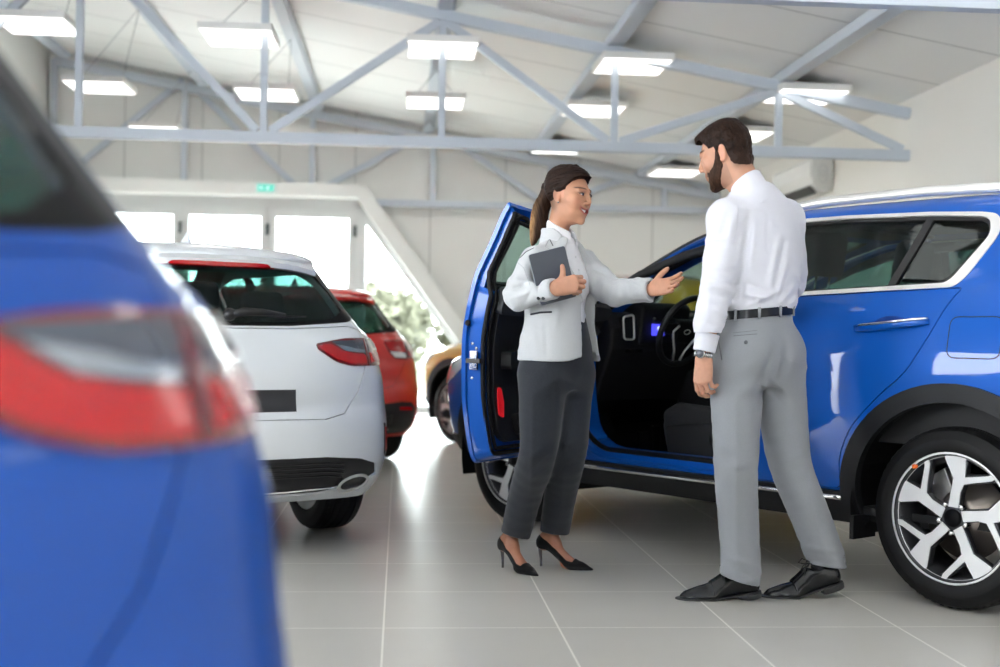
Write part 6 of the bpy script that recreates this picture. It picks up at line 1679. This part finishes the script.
# lace-up shoes
def dress_shoe(ank, toe_dir, lift_heel, name, ground=.0):
    """local: x to the toe, y sideways, z up; ball of the foot at the origin"""
    f = Field((-.22, -.07, -.03), (.16, .07, .16), .0032)
    f.chain([(.095, -.004, .018), (.04, 0, .026), (-.02, .0, .032), (-.10, 0, .036), (-.155, 0, .036)], [.019, .031, .037, .033, .033], .02)
    f.ell((.075, -.003, .012), (.052, .030, .016), .02); f.ell((.02, 0, .018), (.06, .047, .022), .02)
    f.chain([(-.02, 0, .045), (-.075, 0, .070), (-.125, 0, .072)], [.030, .034, .036], .025)
    f.ell((-.165, 0, .05), (.028, .030, .045), .02)
    f.cone((-.115, 0, .14), (-.11, 0, .10), .040, .036, .006, 's')
    f.fn(lambda X, Y, Z: .0095-Z, 'i', .003)
    up_ = f.mesh()
    g = Field((-.22, -.07, -.03), (.16, .07, .04), .003)
    g.ell((.045, -.002, .006), (.100, .049, .02), .02); g.ell((-.10, 0, .006), (.097, .037, .02), .03); g.cone((-.05, 0, .004), (.0, 0, .004), .038, .045, .02)
    g.fn(lambda X, Y, Z: np.maximum(Z-.0115, .004-Z), 'i', .001)
    h = Field((-.22, -.07, -.03), (-.06, .07, .02), .003); h.ell((-.145, 0, 0), (.052, .037, .05), .01)
    h.fn(lambda X, Y, Z: np.maximum(np.maximum(Z-.006, -.018-Z), X+.105), 'i', .001)
    ang = lift_heel; tx = unit(toe_dir); yv = np.cross((0, 0, 1), tx)
    # sole slopes from heel down to ball
    base = math.atan2(.018, .12)
    def place(V):
        x, y, z = V.T; t = base+ang
        bend = np.where(x < 0, t, 0)
        xx = np.where(x < 0, x*np.cos(bend)+z*np.sin(bend), x); zz = np.where(x < 0, z*np.cos(bend)-x*np.sin(bend), z)
        return np.outer(xx, tx)+np.outer(y, yv)+np.outer(zz-.004, (0, 0, 1))
    return [(place(q[0]), q[1]) for q in (up_, g.mesh(), h.mesh())], place, tx, yv
for nm_, ball, td, lh in (('L', G(712, 599), (-1, -.10, 0), 0.0), ('R', G(796, 597), (-1, -.05, 0), .17)):
    q, place, tx, yv = dress_shoe(None, td, lh, nm_)
    B = np.array(ball); an_ = m_anL if nm_ == 'L' else m_anR
    b = MB(); s0 = place(np.array([[-.112, 0, .075]]))[0]+B; b.tube([tuple(an_+np.array((0, 0, .08))), tuple(an_*.4+s0*.6+np.array((0, 0, .02))), tuple(s0)], [.038, .036, .030], 16); b.build('sock', mat('dark sock', (.012, .013, .017), .9), man)
    so = vf_obj('shoe', [(q[0][0]+B, q[0][1])], LEATH, man)
    vf_obj('sole', [(q[1][0]+B, q[1][1])], mat('sole', (.02, .02, .022), .5), so); vf_obj('heel', [(q[2][0]+B, q[2][1])], mat('sole', (.02, .02, .022), .5), so)
    def lp(x, y, z): return tuple(place(np.array([[x, y, z]]))[0]+B)
    b = MB()
    for k in range(4):
        x = -.025-.022*k; z = .081+.0105*k
        b.tube([lp(x, -.022, z-.012), lp(x-.002, -.008, z), lp(x-.004, .008, z), lp(x-.002, .022, z-.012)], .0022, 6)
    for s_ in (-1, 1):
        b.tube([lp(-.095, 0, .118), lp(-.075, s_*.03, .132), lp(-.06, s_*.045, .118), lp(-.075, s_*.03, .110), lp(-.092, 0, .114)], .002, 6)
        b.tube([lp(-.092, 0, .114), lp(-.07, s_*.018, .108), lp(-.052, s_*.03, .085)], .002, 6)
    b.build('lace', mat('lace', (.01, .01, .011), .7), so)
    b = MB(); b.tube([lp(.045, -.034, .022), lp(.04, -.02, .05), lp(.038, 0, .055), lp(.04, .02, .05)], .0008, 6); b.build('stitch', mat('lace', (.01, .01, .011), .7), so)

# ---------------------------------------------------------------- the woman with the tablet, one hand held out
WY = 5.2
wF = unit((.80, -.60, 0)); wL = np.array((-wF[1], wF[0], 0)); wAng = math.atan2(wL[1], wL[0])
def wq(px, py, dy=0): return wpt(px, py, WY+dy)
def wl(py, px, a, b, dy=0):
    p = wq(px, py, dy); return (p[2], p[0], p[1], a, b)
w_shR = wq(536, 262, -.125); w_elR = wq(516, 297, -.12); w_wrR = wq(554, 288.5, -.262)
w_shL = wq(583, 264, .12); w_elL = wq(613, 293, -.04); w_wrL = wq(650.5, 289.5, -.16)
w_hipR = wq(543, 378, -.07); w_knR = wq(538, 452, -.11); w_anR = wq(520, 538, -.075)
w_hipL = wq(570, 378, .06); w_knL = wq(568, 452, .0); w_anL = wq(557, 533, .13)
ballR = np.array(G(523, 573)); ballL = np.array(G(571, 569))
dR = unit((.62, -.78, 0)); dL = unit((.93, -.36, 0))
ankR = ballR-dR*.095+np.array((.028, 0, .19)); ankL = ballL-dL*.095+np.array((.018, 0, .19))
w_anR, w_anL = ankR, ankL
f = Field((-.05, 4.75, .10), (.78, 5.6, 1.5), .009)
f.loft([wl(248, 560, .06, .05), wl(262, 557, .115, .060), wl(282, 556, .115, .075), wl(318, 557, .11, .085), wl(350, 557, .14, .10), wl(375, 557, .135, .10)], wAng, k=.02)
for sh, el, wr in ((w_shR, w_elR, w_wrR), (w_shL, w_elL, w_wrL)):
    f.chain([sh, sh*.5+el*.5, el, el*.4+wr*.6, wr], [.042, .038, .033, .028, .0215], .03); f.cone(sh, wq(558, 260)-wF*.02, .040, .045, .02)
for hp, kn, an in ((w_hipR, w_knR, w_anR), (w_hipL, w_knL, w_anL)):
    f.chain([hp, kn, kn*.6+an*.4, an+np.array((0, 0, .04))], [.075, .045, .042, .028], .03)
body_w = f.mesh()
# feet: heel high, weight on the ball
def foot_parts(toe_dir, ball, ank):
    tx = unit(toe_dir); yv = np.cross((0, 0, 1), tx); B = np.array(ball, float)
    T = lambda V: np.outer(V[:, 0], tx)+np.outer(V[:, 1], yv)+np.outer(V[:, 2], (0, 0, 1))+B
    def shape(f, g, k=.015):
        f.chain([(.062, 0, .010), (.03, 0, .014), (.0, 0, .022), (-.045, 0, .058), (-.085, 0, .100)], [.006+g, .017+g, .026+g, .025+g, .027+g], k)
        f.ell((0, 0, .016), (.045, .036+g, .017+g), k); f.ell((-.128, 0, .108), (.026+g, .025+g, .034+g), .02); f.cone((-.085, 0, .10), (-.125, 0, .102), .024+g, .024+g, .02)
        return f
    f = shape(Field((-.19, -.06, -.02), (.13, .06, .24), .003), 0)
    a = (np.array(ank)-B); al = np.array((a@tx, a@yv, a[2]))
    f.chain([(-.075, 0, .10), tuple(al*.25+np.array((-.092, 0, .135))*.75), tuple(al)], [.027, .028, .030], .02); f.ell((-.12, 0, .125), (.018, .018, .03), .02)
    skin_ = f.mesh()
    g = shape(Field((-.20, -.06, -.02), (.13, .06, .20), .0028), .0035)
    g.chain([(.095, 0, .006), (.05, 0, .012)], [.005, .018], .02)
    def cut(X, Y, Z):
        sole = np.interp(X, [-.16, -.11, -.05, 0, .1], [.083, .078, .036, .0, .0])
        topl = np.interp(X, [-.17, -.145, -.115, -.08, -.05, -.015, .012, .03, .06], [.158, .158, .135, .108, .072, .040, .034, .08, .08])
        return np.maximum(Z-topl, sole-Z)
    g.fn(cut, 'i', .002); shoe = g.mesh()
    h = MB(); 
    pts = [(-.138, 0, .095), (-.142, 0, .07), (-.138, 0, .035), (-.137, 0, .002)]
    P = [tuple(T(np.array([q]))[0]) for q in pts]; h.tube(P, [.016, .0085, .0055, .0052], 12)
    return (T(skin_[0]), skin_[1]), (T(shoe[0]), shoe[1]), h
fR = foot_parts(dR, ballR, ankR); fL = foot_parts(dL, ballL, ankL)
# head
wf_ = unit((.79, -.61, -.11)); wR_ = frame_from(wf_, unit((.14, -.08, 1))); w_head = wq(569, 196.5, -.01)
hd_w = make_head('w'); hVw = xf((hd_w[0]*.96, hd_w[1]), wR_, w_head)
# hands
lh = make_hand(.88, [(.12, .18, .12), (.16, .22, .15), (.22, .26, .18), (.22, .28, .20)], [.10, .02, -.05, -.13], [(.022, .015, -.006), (.050, .040, -.012), (.068, .066, -.016), (.078, .088, -.018)], False)
ly = unit((.68, -.68, .14)); LHR = frame_from(ly, (.45, .80, -.35)); lhV = xf(lh, LHR, w_wrL+ly*.012)
rh = make_hand(.92, [(.75, 1.25, .9), (.8, 1.3, .9), (.85, 1.3, .95), (.9, 1.3, .95)], [.02, 0, -.02, -.04], [(.022, .022, -.006), (.044, .040, -.004), (.068, .048, -.004), (.092, .050, -.002)], True)
ry = unit((.93, -.05, .22)); RHR = frame_from(ry, (-.18, -.95, .22)); rhV = xf(rh, RHR, w_wrR+ry*.005)
skw = np.array((.50, .255, .165))
parts = [hVw, lhV, rhV, body_w, fR[0], fL[0]]
woman = vf_obj('person', parts, SKIN, None, np.concatenate([head_cols(hd_w[0], 'w')]+[handcol(q[0], skw) for q in parts[1:3]]+[handcol(body_w[0], skw)]+[handcol(q[0], skw*np.array((.80, .70, .66))) for q in parts[4:]]))
tag(woman, 'smiling woman in pale grey blazer holding a tablet, one arm held out to the car', 'person')
eye_parts('w', wR_*.96, w_head, woman)
# teeth, earring
b = MB(); n = 13; v = []; f_ = []
for k in range(n):
    q = (k/(n-1)-.5)*2; x = q*.028; yy = .0915-.0205*q*q; zc_ = 13.5*x*x
    for y_, z in ((yy, -.0535), (yy-.001, -.0645), (yy-.006, -.0535), (yy-.006, -.0645)): v.append(tuple(wR_@(np.array((x, y_, z+zc_))*.96)+w_head))
for k in range(n-1): f_ += [(4*k, 4*k+1, 4*k+5, 4*k+4), (4*k+2, 4*k+6, 4*k+7, 4*k+3), (4*k, 4*k+4, 4*k+6, 4*k+2), (4*k+1, 4*k+3, 4*k+7, 4*k+5)]
b.add(v, f_, 0, True); b.build('teeth', mat('teeth', (.80, .78, .74), .2, coat=.5), woman)
for sx in (-1, 1):
    b = MB(); c = wR_@(np.array((sx*.0775, .002, -.034))*.96)+w_head; b.tube([tuple(c-np.array((0, .004, 0))), tuple(c+np.array((0, .004, 0)))], .0035, 10); b.build('earring', STEEL, woman)
# hair
hf_ = Field((-.115, -.155, -.12), (.115, .13, .165), .0026)
hf_.ell((0, -.016, .036), (.082, .101, .091), .01); hf_.ell((0, -.040, .060), (.068, .070, .068), .04); hf_.ell((0, .030, .080), (.058, .055, .040), .04)
for k in range(7):
    a = k/6; y = -.085+.155*a; z = .126-.9*(y+.01)**2*6+.004*math.sin(k*2)
    for sx in (-.028, .0, .030): hf_.ell((sx, y, min(z, .130)-abs(sx)*.25), (.017, .0145, .014), .006)
def cutw(X, Y, Z):
    yb = np.interp(Z, [-.06, -.02, .0, .03, .055, .075, .088, .10], [-.045, -.030, -.010, .018, .040, .058, .078, .13])
    return np.maximum(Y-yb, (-.078-.6*(Y+.07))-Z)
hf_.fn(cutw, 'i', .006)
for sx in (-1, 1): hf_.ell((sx*.082, -.004, -.012), (.020, .018, .026), .006, 's')
for sx in (-1, 1): hf_.cone((sx*.068, .018, .030), (sx*.075, -.012, .026), .009, .012, .01)
hf_.cone((0, -.104, .035), (0, -.128, .035), .024, .022, .012)
hf_.disp(lambda X, Y, Z: .005*(vnoise(X*60+50, (Y*.5+Z*.2)*60+50, (Z-Y*.35)*230+50)-.5)+.0025*(vnoise(X*250+50, Y*40+50, (Z-Y*.35)*420+50)-.5))
hm = hf_.mesh(); n = vnoise(hm[0][:, 0]*60+50, hm[0][:, 1]*50+50, (hm[0][:, 2]-hm[0][:, 1]*.35)*330+50)[:, None]
vf_obj('hair', [xf((hm[0]*.96, hm[1]), wR_, w_head)], HAIR, woman, np.array((.005, .0028, .0022))*(1-n)+np.array((.030, .014, .009))*n)
# ponytail
pc = [wR_@(np.array((0, -.122, .036))*.96)+w_head, wq(545, 197, .075), wq(540, 208, .08), wq(537.5, 221, .08), wq(535.5, 233, .07), wq(532.5, 244, .06)]
pt = Field((.02, 5.15, 1.32), (.30, 5.40, 1.66), .0026)
pt.chain(pc, [.020, .026, .030, .030, .024, .009], .02); pt.chain([pc[1]+np.array((.01, 0, 0)), pc[3]+np.array((.022, 0, 0)), wq(543, 236, .06)], [.02, .02, .006], .02)
pt.disp(lambda X, Y, Z: .004*(vnoise((X+.25*Z)*150+50, Y*110+50, Z*9+50)-.5)+.003*(vnoise((X+.25*Z)*420+50, Y*300+50, Z*12+50)-.5))
pm = pt.mesh(); u_, v_ = proj(*pm[0].T); ctr = np.interp(v_, [190, 209, 245], [550, 540.5, 534.5]); k = sstep(-.5, -7.5, u_-ctr)[:, None]
n = vnoise((pm[0][:, 0]+.25*pm[0][:, 2])*320+50, pm[0][:, 1]*220+50, pm[0][:, 2]*10+50)[:, None]
low = sstep(1.62, 1.42, pm[0][:, 2])[:, None]
pcx = (np.array((.012, .006, .004))*(1-n)+np.array((.05, .024, .014))*n)*(1-k*low)+(np.array((.16, .075, .03))*(1-n)+np.array((.52, .30, .13))*n)*k*low
vf_obj('ponytail', [pm], HAIR, woman, pcx)

# trousers
wt_lv = [wl(312, 558, .120, .098), wl(330, 558, .140, .112), wl(352, 557, .165, .128), wl(372, 557, .168, .128), wl(388, 556, .145, .11)]
tf = Field((-.10, 4.72, .10), (.52, 5.62, 1.16), .0058)
tf.loft(wt_lv, wAng, k=.003, e=2.3)
for hp, kn, an in ((w_hipR, w_knR, ankR), (w_hipL, w_knL, ankL)):
    tf.chain([hp, hp*.5+kn*.5, kn, kn*.5+an*.5, an+np.array((0, 0, -.03))], [.098, .088, .076, .070, .064], .05)
tf.disp(lambda X, Y, Z: fc(X, Y, Z)*(.12+.4*np.exp(-((Z-.52)/.10)**2)))
tf.disp(creases([(533, 395, 531, 540, 2.0, .004), (567, 400, 560, 530, 2.0, .004), (556, 374, 555, 415, 3, -.006), (552, 440, 526, 462, 3, .006), (552, 450, 530, 470, 2.5, -.005), (580, 440, 560, 450, 3, .005),
   (556, 380, 535, 392, 3, .005), (560, 378, 582, 388, 3, .005), (545, 470, 524, 482, 3, .005), (578, 460, 562, 468, 3, -.004), (548, 500, 520, 505, 3, .003)], 5.3))
zr, zl = wq(520, 539, -.08)[2], wq(557, 534, .10)[2]
def cutw2(X, Y, Z):
    isr = ((X-ankR[0])**2+(Y-ankR[1])**2) < ((X-ankL[0])**2+(Y-ankL[1])**2)
    t = np.where(isr, ankR[2]-.045-.25*(X-ankR[0]), ankL[2]-.040-.10*(X-ankL[0]))
    return np.maximum(np.where(Z < .4, t-Z, -1), Z-wq(558, 314)[2])
tf.fn(cutw2, 'i', .003)
for an in (ankR, ankL): tf.cone(an+np.array((0, 0, .01)), an-np.array((0, 0, .10)), .047, .05, .004, 's')
V, F = tf.mesh(); trw = vf_obj('trousers', [(smooth_mesh(V, F, 2), F)], DTROU, woman)
# pumps
for q in (fR, fL):
    o = vf_obj('shoe', [q[1]], SUEDE, woman); q[2].build('stiletto_heel', mat('heel metal', (.25, .24, .25), .2, metal=.9), o)

# blouse
bl_lv = [wl(238, 562, .050, .046), wl(246, 561, .085, .060), wl(254, 559, .125, .074), wl(264, 558, .150, .088), wl(280, 559, .150, .112), wl(292, 559, .140, .108), wl(306, 558, .125, .098), wl(322, 558, .130, .104)]
bf_ = Field((.0, 4.95, 1.02), (.50, 5.45, 1.46), .005)
bf_.loft(bl_lv, wAng, k=.004, e=2.2)
fbw = fold(unit((.2, .1, 1)), 20, 8, 4, .006, 2.2)
bf_.disp(fbw)
bf_.disp(creases([(574, 248, 583, 315, 1.6, .004), (577, 250, 586, 312, 1.2, -.003), (568, 262, 578, 285, 2, .004), (582, 280, 590, 310, 2, -.004)], 5.3))
V, F = bf_.mesh(); blouse = vf_obj('blouse', [(smooth_mesh(V, F, 1), F)], mat('white blouse', (.70, .70, .73), .7, sheen=.2, spec=.2), woman)
# blouse collar
nb = wR_@np.array((0, -.036, -.125))+w_head
cc = Field((.12, 5.0, 1.30), (.38, 5.36, 1.56), .0036)
c0 = wq(561.5, 243, .01); c1 = c0+np.array((-.010, .012, .076))
cc.cone(c0, c1, .070, .054, .01); upw = unit(c1-c0)
cc.cone(c0-upw*.05, c1+upw*.05, .046, .046, .002, 's')
cc.fn(lambda X, Y, Z: ((X-c1[0])*upw[0]+(Y-c1[1])*upw[1]+(Z-c1[2])*upw[2])+.75*((X-c1[0])*wF[0]+(Y-c1[1])*wF[1])-.004, 'i', .003)
cc.fn(lambda X, Y, Z: -(np.abs((X-c0[0])*wL[0]+(Y-c0[1])*wL[1])-.018+.35*(Z-c0[2]-.02)+np.where((X-c0[0])*wF[0]+(Y-c0[1])*wF[1] > 0, 0, 1)), 'i', .003)
V, F = cc.mesh(); vf_obj('blouse_collar', [(smooth_mesh(V, F, 1), F)], MATS['white blouse'], blouse)

# blazer
jk_lv = [wl(240, 561, .060, .056), wl(247, 560, .105, .074), wl(255, 559, .150, .092), wl(265, 558, .172, .108), wl(282, 559, .172, .132), wl(300, 559.5, .160, .132), wl(318, 559.5, .156, .132), wl(340, 559, .172, .145), wl(362, 558.5, .186, .156), wl(372, 558.5, .188, .158)]
jf = Field((-.10, 4.80, .80), (.68, 5.62, 1.50), .0052)
jf.loft(jk_lv, wAng, k=.003, e=2.25)
for sh, el, wr in ((w_shR, w_elR, w_wrR), (w_shL, w_elL, w_wrL)):
    jf.chain([sh, sh*.5+el*.5, el, el*.5+wr*.5, wr*.9+el*.1, wr+(wr-el)*.03], [.059, .055, .050, .045, .040, .038], .022)
    jf.cone(sh, wq(559, 257), .052, .070, .04)
def uw(X, Y): return (X-wq(559, 300)[0])*wL[0]+(Y-WY)*wL[1], (X-wq(559, 300)[0])*wF[0]+(Y-WY)*wF[1]
zy = lambda y: wq(559, y)[2]
u1f = lambda Z: np.interp(Z, [zy(372), zy(355), zy(320), zy(300), zy(282), zy(262), zy(250), zy(240)], [-.10, -.045, -.030, -.028, -.060, -.085, -.070, -.03])
u2f = lambda Z: np.interp(Z, [zy(372), zy(355), zy(320), zy(290), zy(262), zy(250), zy(240)], [.17, .115, .105, .105, .080, .060, .03])
def opening(X, Y, Z):
    u, w_ = uw(X, Y); a = np.maximum(u1f(Z)-u, u-u2f(Z)); a = np.maximum(a, .0-w_)
    arm = np.sqrt((X-w_elR[0])**2+(Y-w_wrR[1])**2)*0
    near = ((X-w_wrR[0])**2+(Y-w_wrR[1])**2+(Z-w_wrR[2])**2)
    e = w_wrR-w_elR; t = np.clip(((X-w_elR[0])*e[0]+(Y-w_elR[1])*e[1]+(Z-w_elR[2])*e[2])/(e@e), 0, 1); dr_ = np.sqrt((X-w_elR[0]-t*e[0])**2+(Y-w_elR[1]-t*e[1])**2+(Z-w_elR[2]-t*e[2])**2)
    e2 = w_elL-w_shL; t = np.clip(((X-w_shL[0])*e2[0]+(Y-w_shL[1])*e2[1]+(Z-w_shL[2])*e2[2])/(e2@e2), 0, 1); dl_ = np.sqrt((X-w_shL[0]-t*e2[0])**2+(Y-w_shL[1]-t*e2[1])**2+(Z-w_shL[2]-t*e2[2])**2)
    e3 = w_wrL-w_elL; t = np.clip(((X-w_elL[0])*e3[0]+(Y-w_elL[1])*e3[1]+(Z-w_elL[2])*e3[2])/(e3@e3), 0, 1.3); dm_ = np.sqrt((X-w_elL[0]-t*e3[0])**2+(Y-w_elL[1]-t*e3[1])**2+(Z-w_elL[2]-t*e3[2])**2)
    return np.maximum(np.maximum(np.maximum(a, .056-dr_), .066-dl_), .062-dm_)
# lapel relief
def lapel(X, Y, Z):
    u, w_ = uw(X, Y); wd = np.interp(Z, [zy(305), zy(280), zy(255), zy(240)], [0, .042, .05, .03])
    m = ((u < u1f(Z)+.01) & (u > u1f(Z)-wd)) | ((u > u2f(Z)-.01) & (u < u2f(Z)+wd*.7))
    return np.where(m & (w_ > .02) & (Z > zy(303)), -.007, 0)
jf.disp(lapel)
fj = fold(unit((.1, .1, 1)), 12, 3, 2, .006, 4.4); fs = fold(unit((1, .1, .2)), 26, 3, 14, .0085, 1.7)
jf.disp(lambda X, Y, Z: fj(X, Y, Z)*.5+fs(X, Y, Z)*np.clip(sstep(.10, .05, X)+sstep(.38, .44, X), 0, 1))
jf.disp(creases([(530, 262, 540, 290, 4, -.010), (540, 268, 538, 292, 3, -.008), (522, 262, 531, 285, 3, .005), (515, 280, 534, 284, 2.5, .006), (508, 300, 528, 292, 2.5, .006), (510, 292, 526, 285, 2.5, -.005), (525, 303, 532, 290, 2, -.005),
   (605, 280, 600, 298, 2.5, .006), (612, 282, 610, 302, 2, -.006), (618, 283, 618, 302, 2.5, .006), (628, 284, 632, 300, 2, -.004), (598, 276, 594, 292, 2.5, -.006), (640, 285, 642, 298, 2, .003),
   (533, 320, 537, 355, 3, .004), (545, 318, 547, 360, 2.5, -.003), (560, 300, 555, 330, 3, .004)], 5.35))
O = opening; jf.fn(lambda X, Y, Z: -O(X, Y, Z), 'i', .003)
hem = zy(361)
def hemcut(X, Y, Z):
    u, w_ = uw(X, Y); return (hem+.018*np.exp(-((u-u1f(Z))/.035)**2)*(w_ > 0))-Z
jf.fn(hemcut, 'i', .004)
def wrcut(el, wr, l):
    d = unit(wr-el)
    return lambda X, Y, Z: np.where((X-wr[0])**2+(Y-wr[1])**2+(Z-wr[2])**2 < .09**2, (X-wr[0])*d[0]+(Y-wr[1])*d[1]+(Z-wr[2])*d[2]-l, -1)
jf.fn(wrcut(w_elR, w_wrR, .004), 'i', .003); jf.fn(wrcut(w_elL, w_wrL, .002), 'i', .003)
for el, wr in ((w_elR, w_wrR), (w_elL, w_wrL)): jf.cone(wr-(wr-el)*.08, wr+(wr-el)*.3, .028, .028, .003, 's')
for i_ in range(1):   # hollow above the hem
    jf.loft([(zy(380), wq(558.5, 370)[0], WY, .172, .142), (zy(352), wq(558.5, 355)[0], WY, .168, .135)], wAng, k=.003, op='s')
V, F = jf.mesh(); blz = vf_obj('blazer', [(smooth_mesh(V, F, 1), F)], BLAZ, woman)
# blazer collar roll round the neck
ck = Field((.08, 4.98, 1.26), (.42, 5.42, 1.54), .004)
k0 = wq(559.5, 246, .01); k1 = k0+np.array((-.010, .02, .064)); uk = unit(k1-k0)
ck.cone(k0-uk*.01, k1, .094, .068, .01); ck.cone(k0-uk*.06, k1+uk*.05, .076, .058, .002, 's')
ck.fn(lambda X, Y, Z: ((X-k1[0])*uk[0]+(Y-k1[1])*uk[1]+(Z-k1[2])*uk[2])+.35*((X-k1[0])*wF[0]+(Y-k1[1])*wF[1]), 'i', .004)
ck.fn(lambda X, Y, Z: ((X-k0[0])*wF[0]+(Y-k0[1])*wF[1])-np.where(np.abs((X-k0[0])*wL[0]+(Y-k0[1])*wL[1]) > .055, .05, .0), 'i', .004)
V, F = ck.mesh(); vf_obj('blazer_collar', [(smooth_mesh(V, F, 1), F)], BLAZ, blz)
bz_t = BVHTree.FromObject(blz, bpy.context.evaluated_depsgraph_get())
DK = mat('dark piping', (.02, .022, .03), .6)
line_on([(531, 314.5), (540, 312.5), (552, 312)], .0042, 'pocket_welt', DK, blz, bz_t)
line_on([(541.5, 229), (548, 236), (553, 246)], .0020, 'collar_piping', DK, blz, bz_t); line_on([(520, 258), (526, 252), (534, 248)], .0014, 'shoulder_piping', DK, blz, bz_t)
for px in (538.5, 543.5):
    p = on_surf(px, 298, .001, bz_t)
    if p: b = MB(); b.lathe([(0, -.004), (.006, -.003), (.0075, .001)], 14, axis='y', cen=tuple(p)); b.build('cuff_button', DK, blz)
for (z0, px, py) in ((0, 575.5, 257), (0, 578.5, 270), (0, 581.5, 285), (0, 584, 300)):
    tb = BVHTree.FromObject(blouse, bpy.context.evaluated_depsgraph_get()); p = on_surf(px, py, .001, tb)
    if p: b = MB(); b.lathe([(0, -.002), (.003, -.002), (.004, .001)], 10, axis='y', cen=tuple(p)); b.build('blouse_button', mat('pearl', (.6, .6, .62), .3), blouse)

LAPS = mat('lapel shade', (.26, .27, .29), .8)
line_on([(543, 228), (549, 240), (545, 247), (551, 250), (560, 268), (572, 296)], .0009, 'lapel_edge', LAPS, blz, bz_t)
line_on([(517, 262), (524, 268), (530, 285)], .0008, 'sleeve_seam', LAPS, blz, bz_t)
# tablet held against the blazer
def tabm():
    c = [wpt(528.3, 254, 4.955), wpt(565, 244.6, 4.995), wpt(578, 298.5, 5.01), wpt(539.5, 306, 4.97)]
    n_ = unit(np.cross(c[1]-c[0], c[3]-c[0])); n_ = n_ if n_[1] > 0 else -n_
    ex = unit(c[1]-c[0]); ey = unit(np.cross(n_, ex)); ey = ey if ey[2] > 0 else -ey
    cen = sum(c)/4; hw_ = np.linalg.norm(c[1]-c[0])/2; hh_ = np.linalg.norm(c[3]-c[0])/2
    return cen, ex, ey, n_, hw_, hh_
cen, ex, ey, n_, hw_, hh_ = tabm()
te = empty('tablet', 'dark grey tablet held against the woman\'s blazer', 'tablet', None, tuple(cen-ey*hh_))
o3 = cen-ey*hh_
def tp(x, y, d): return tuple(cen+ex*x+ey*y+n_*d-o3)
sq = fillet([(-hw_, -hh_), (hw_, -hh_), (hw_, hh_), (-hw_, hh_)], .010, 5)
MB().prism(sq, .0075, lambda x, y, d: tp(x, y, d)).build('case', mat('tablet edge', (.33, .35, .38), .35, metal=.7), te, bevel=.0015)
MB().prism([(x*.975, y*.983) for x, y in sq], .0012, lambda x, y, d: tp(x, y, -.0013+d)).build('cover', mat('tablet grey', (.055, .063, .082), .5), te)
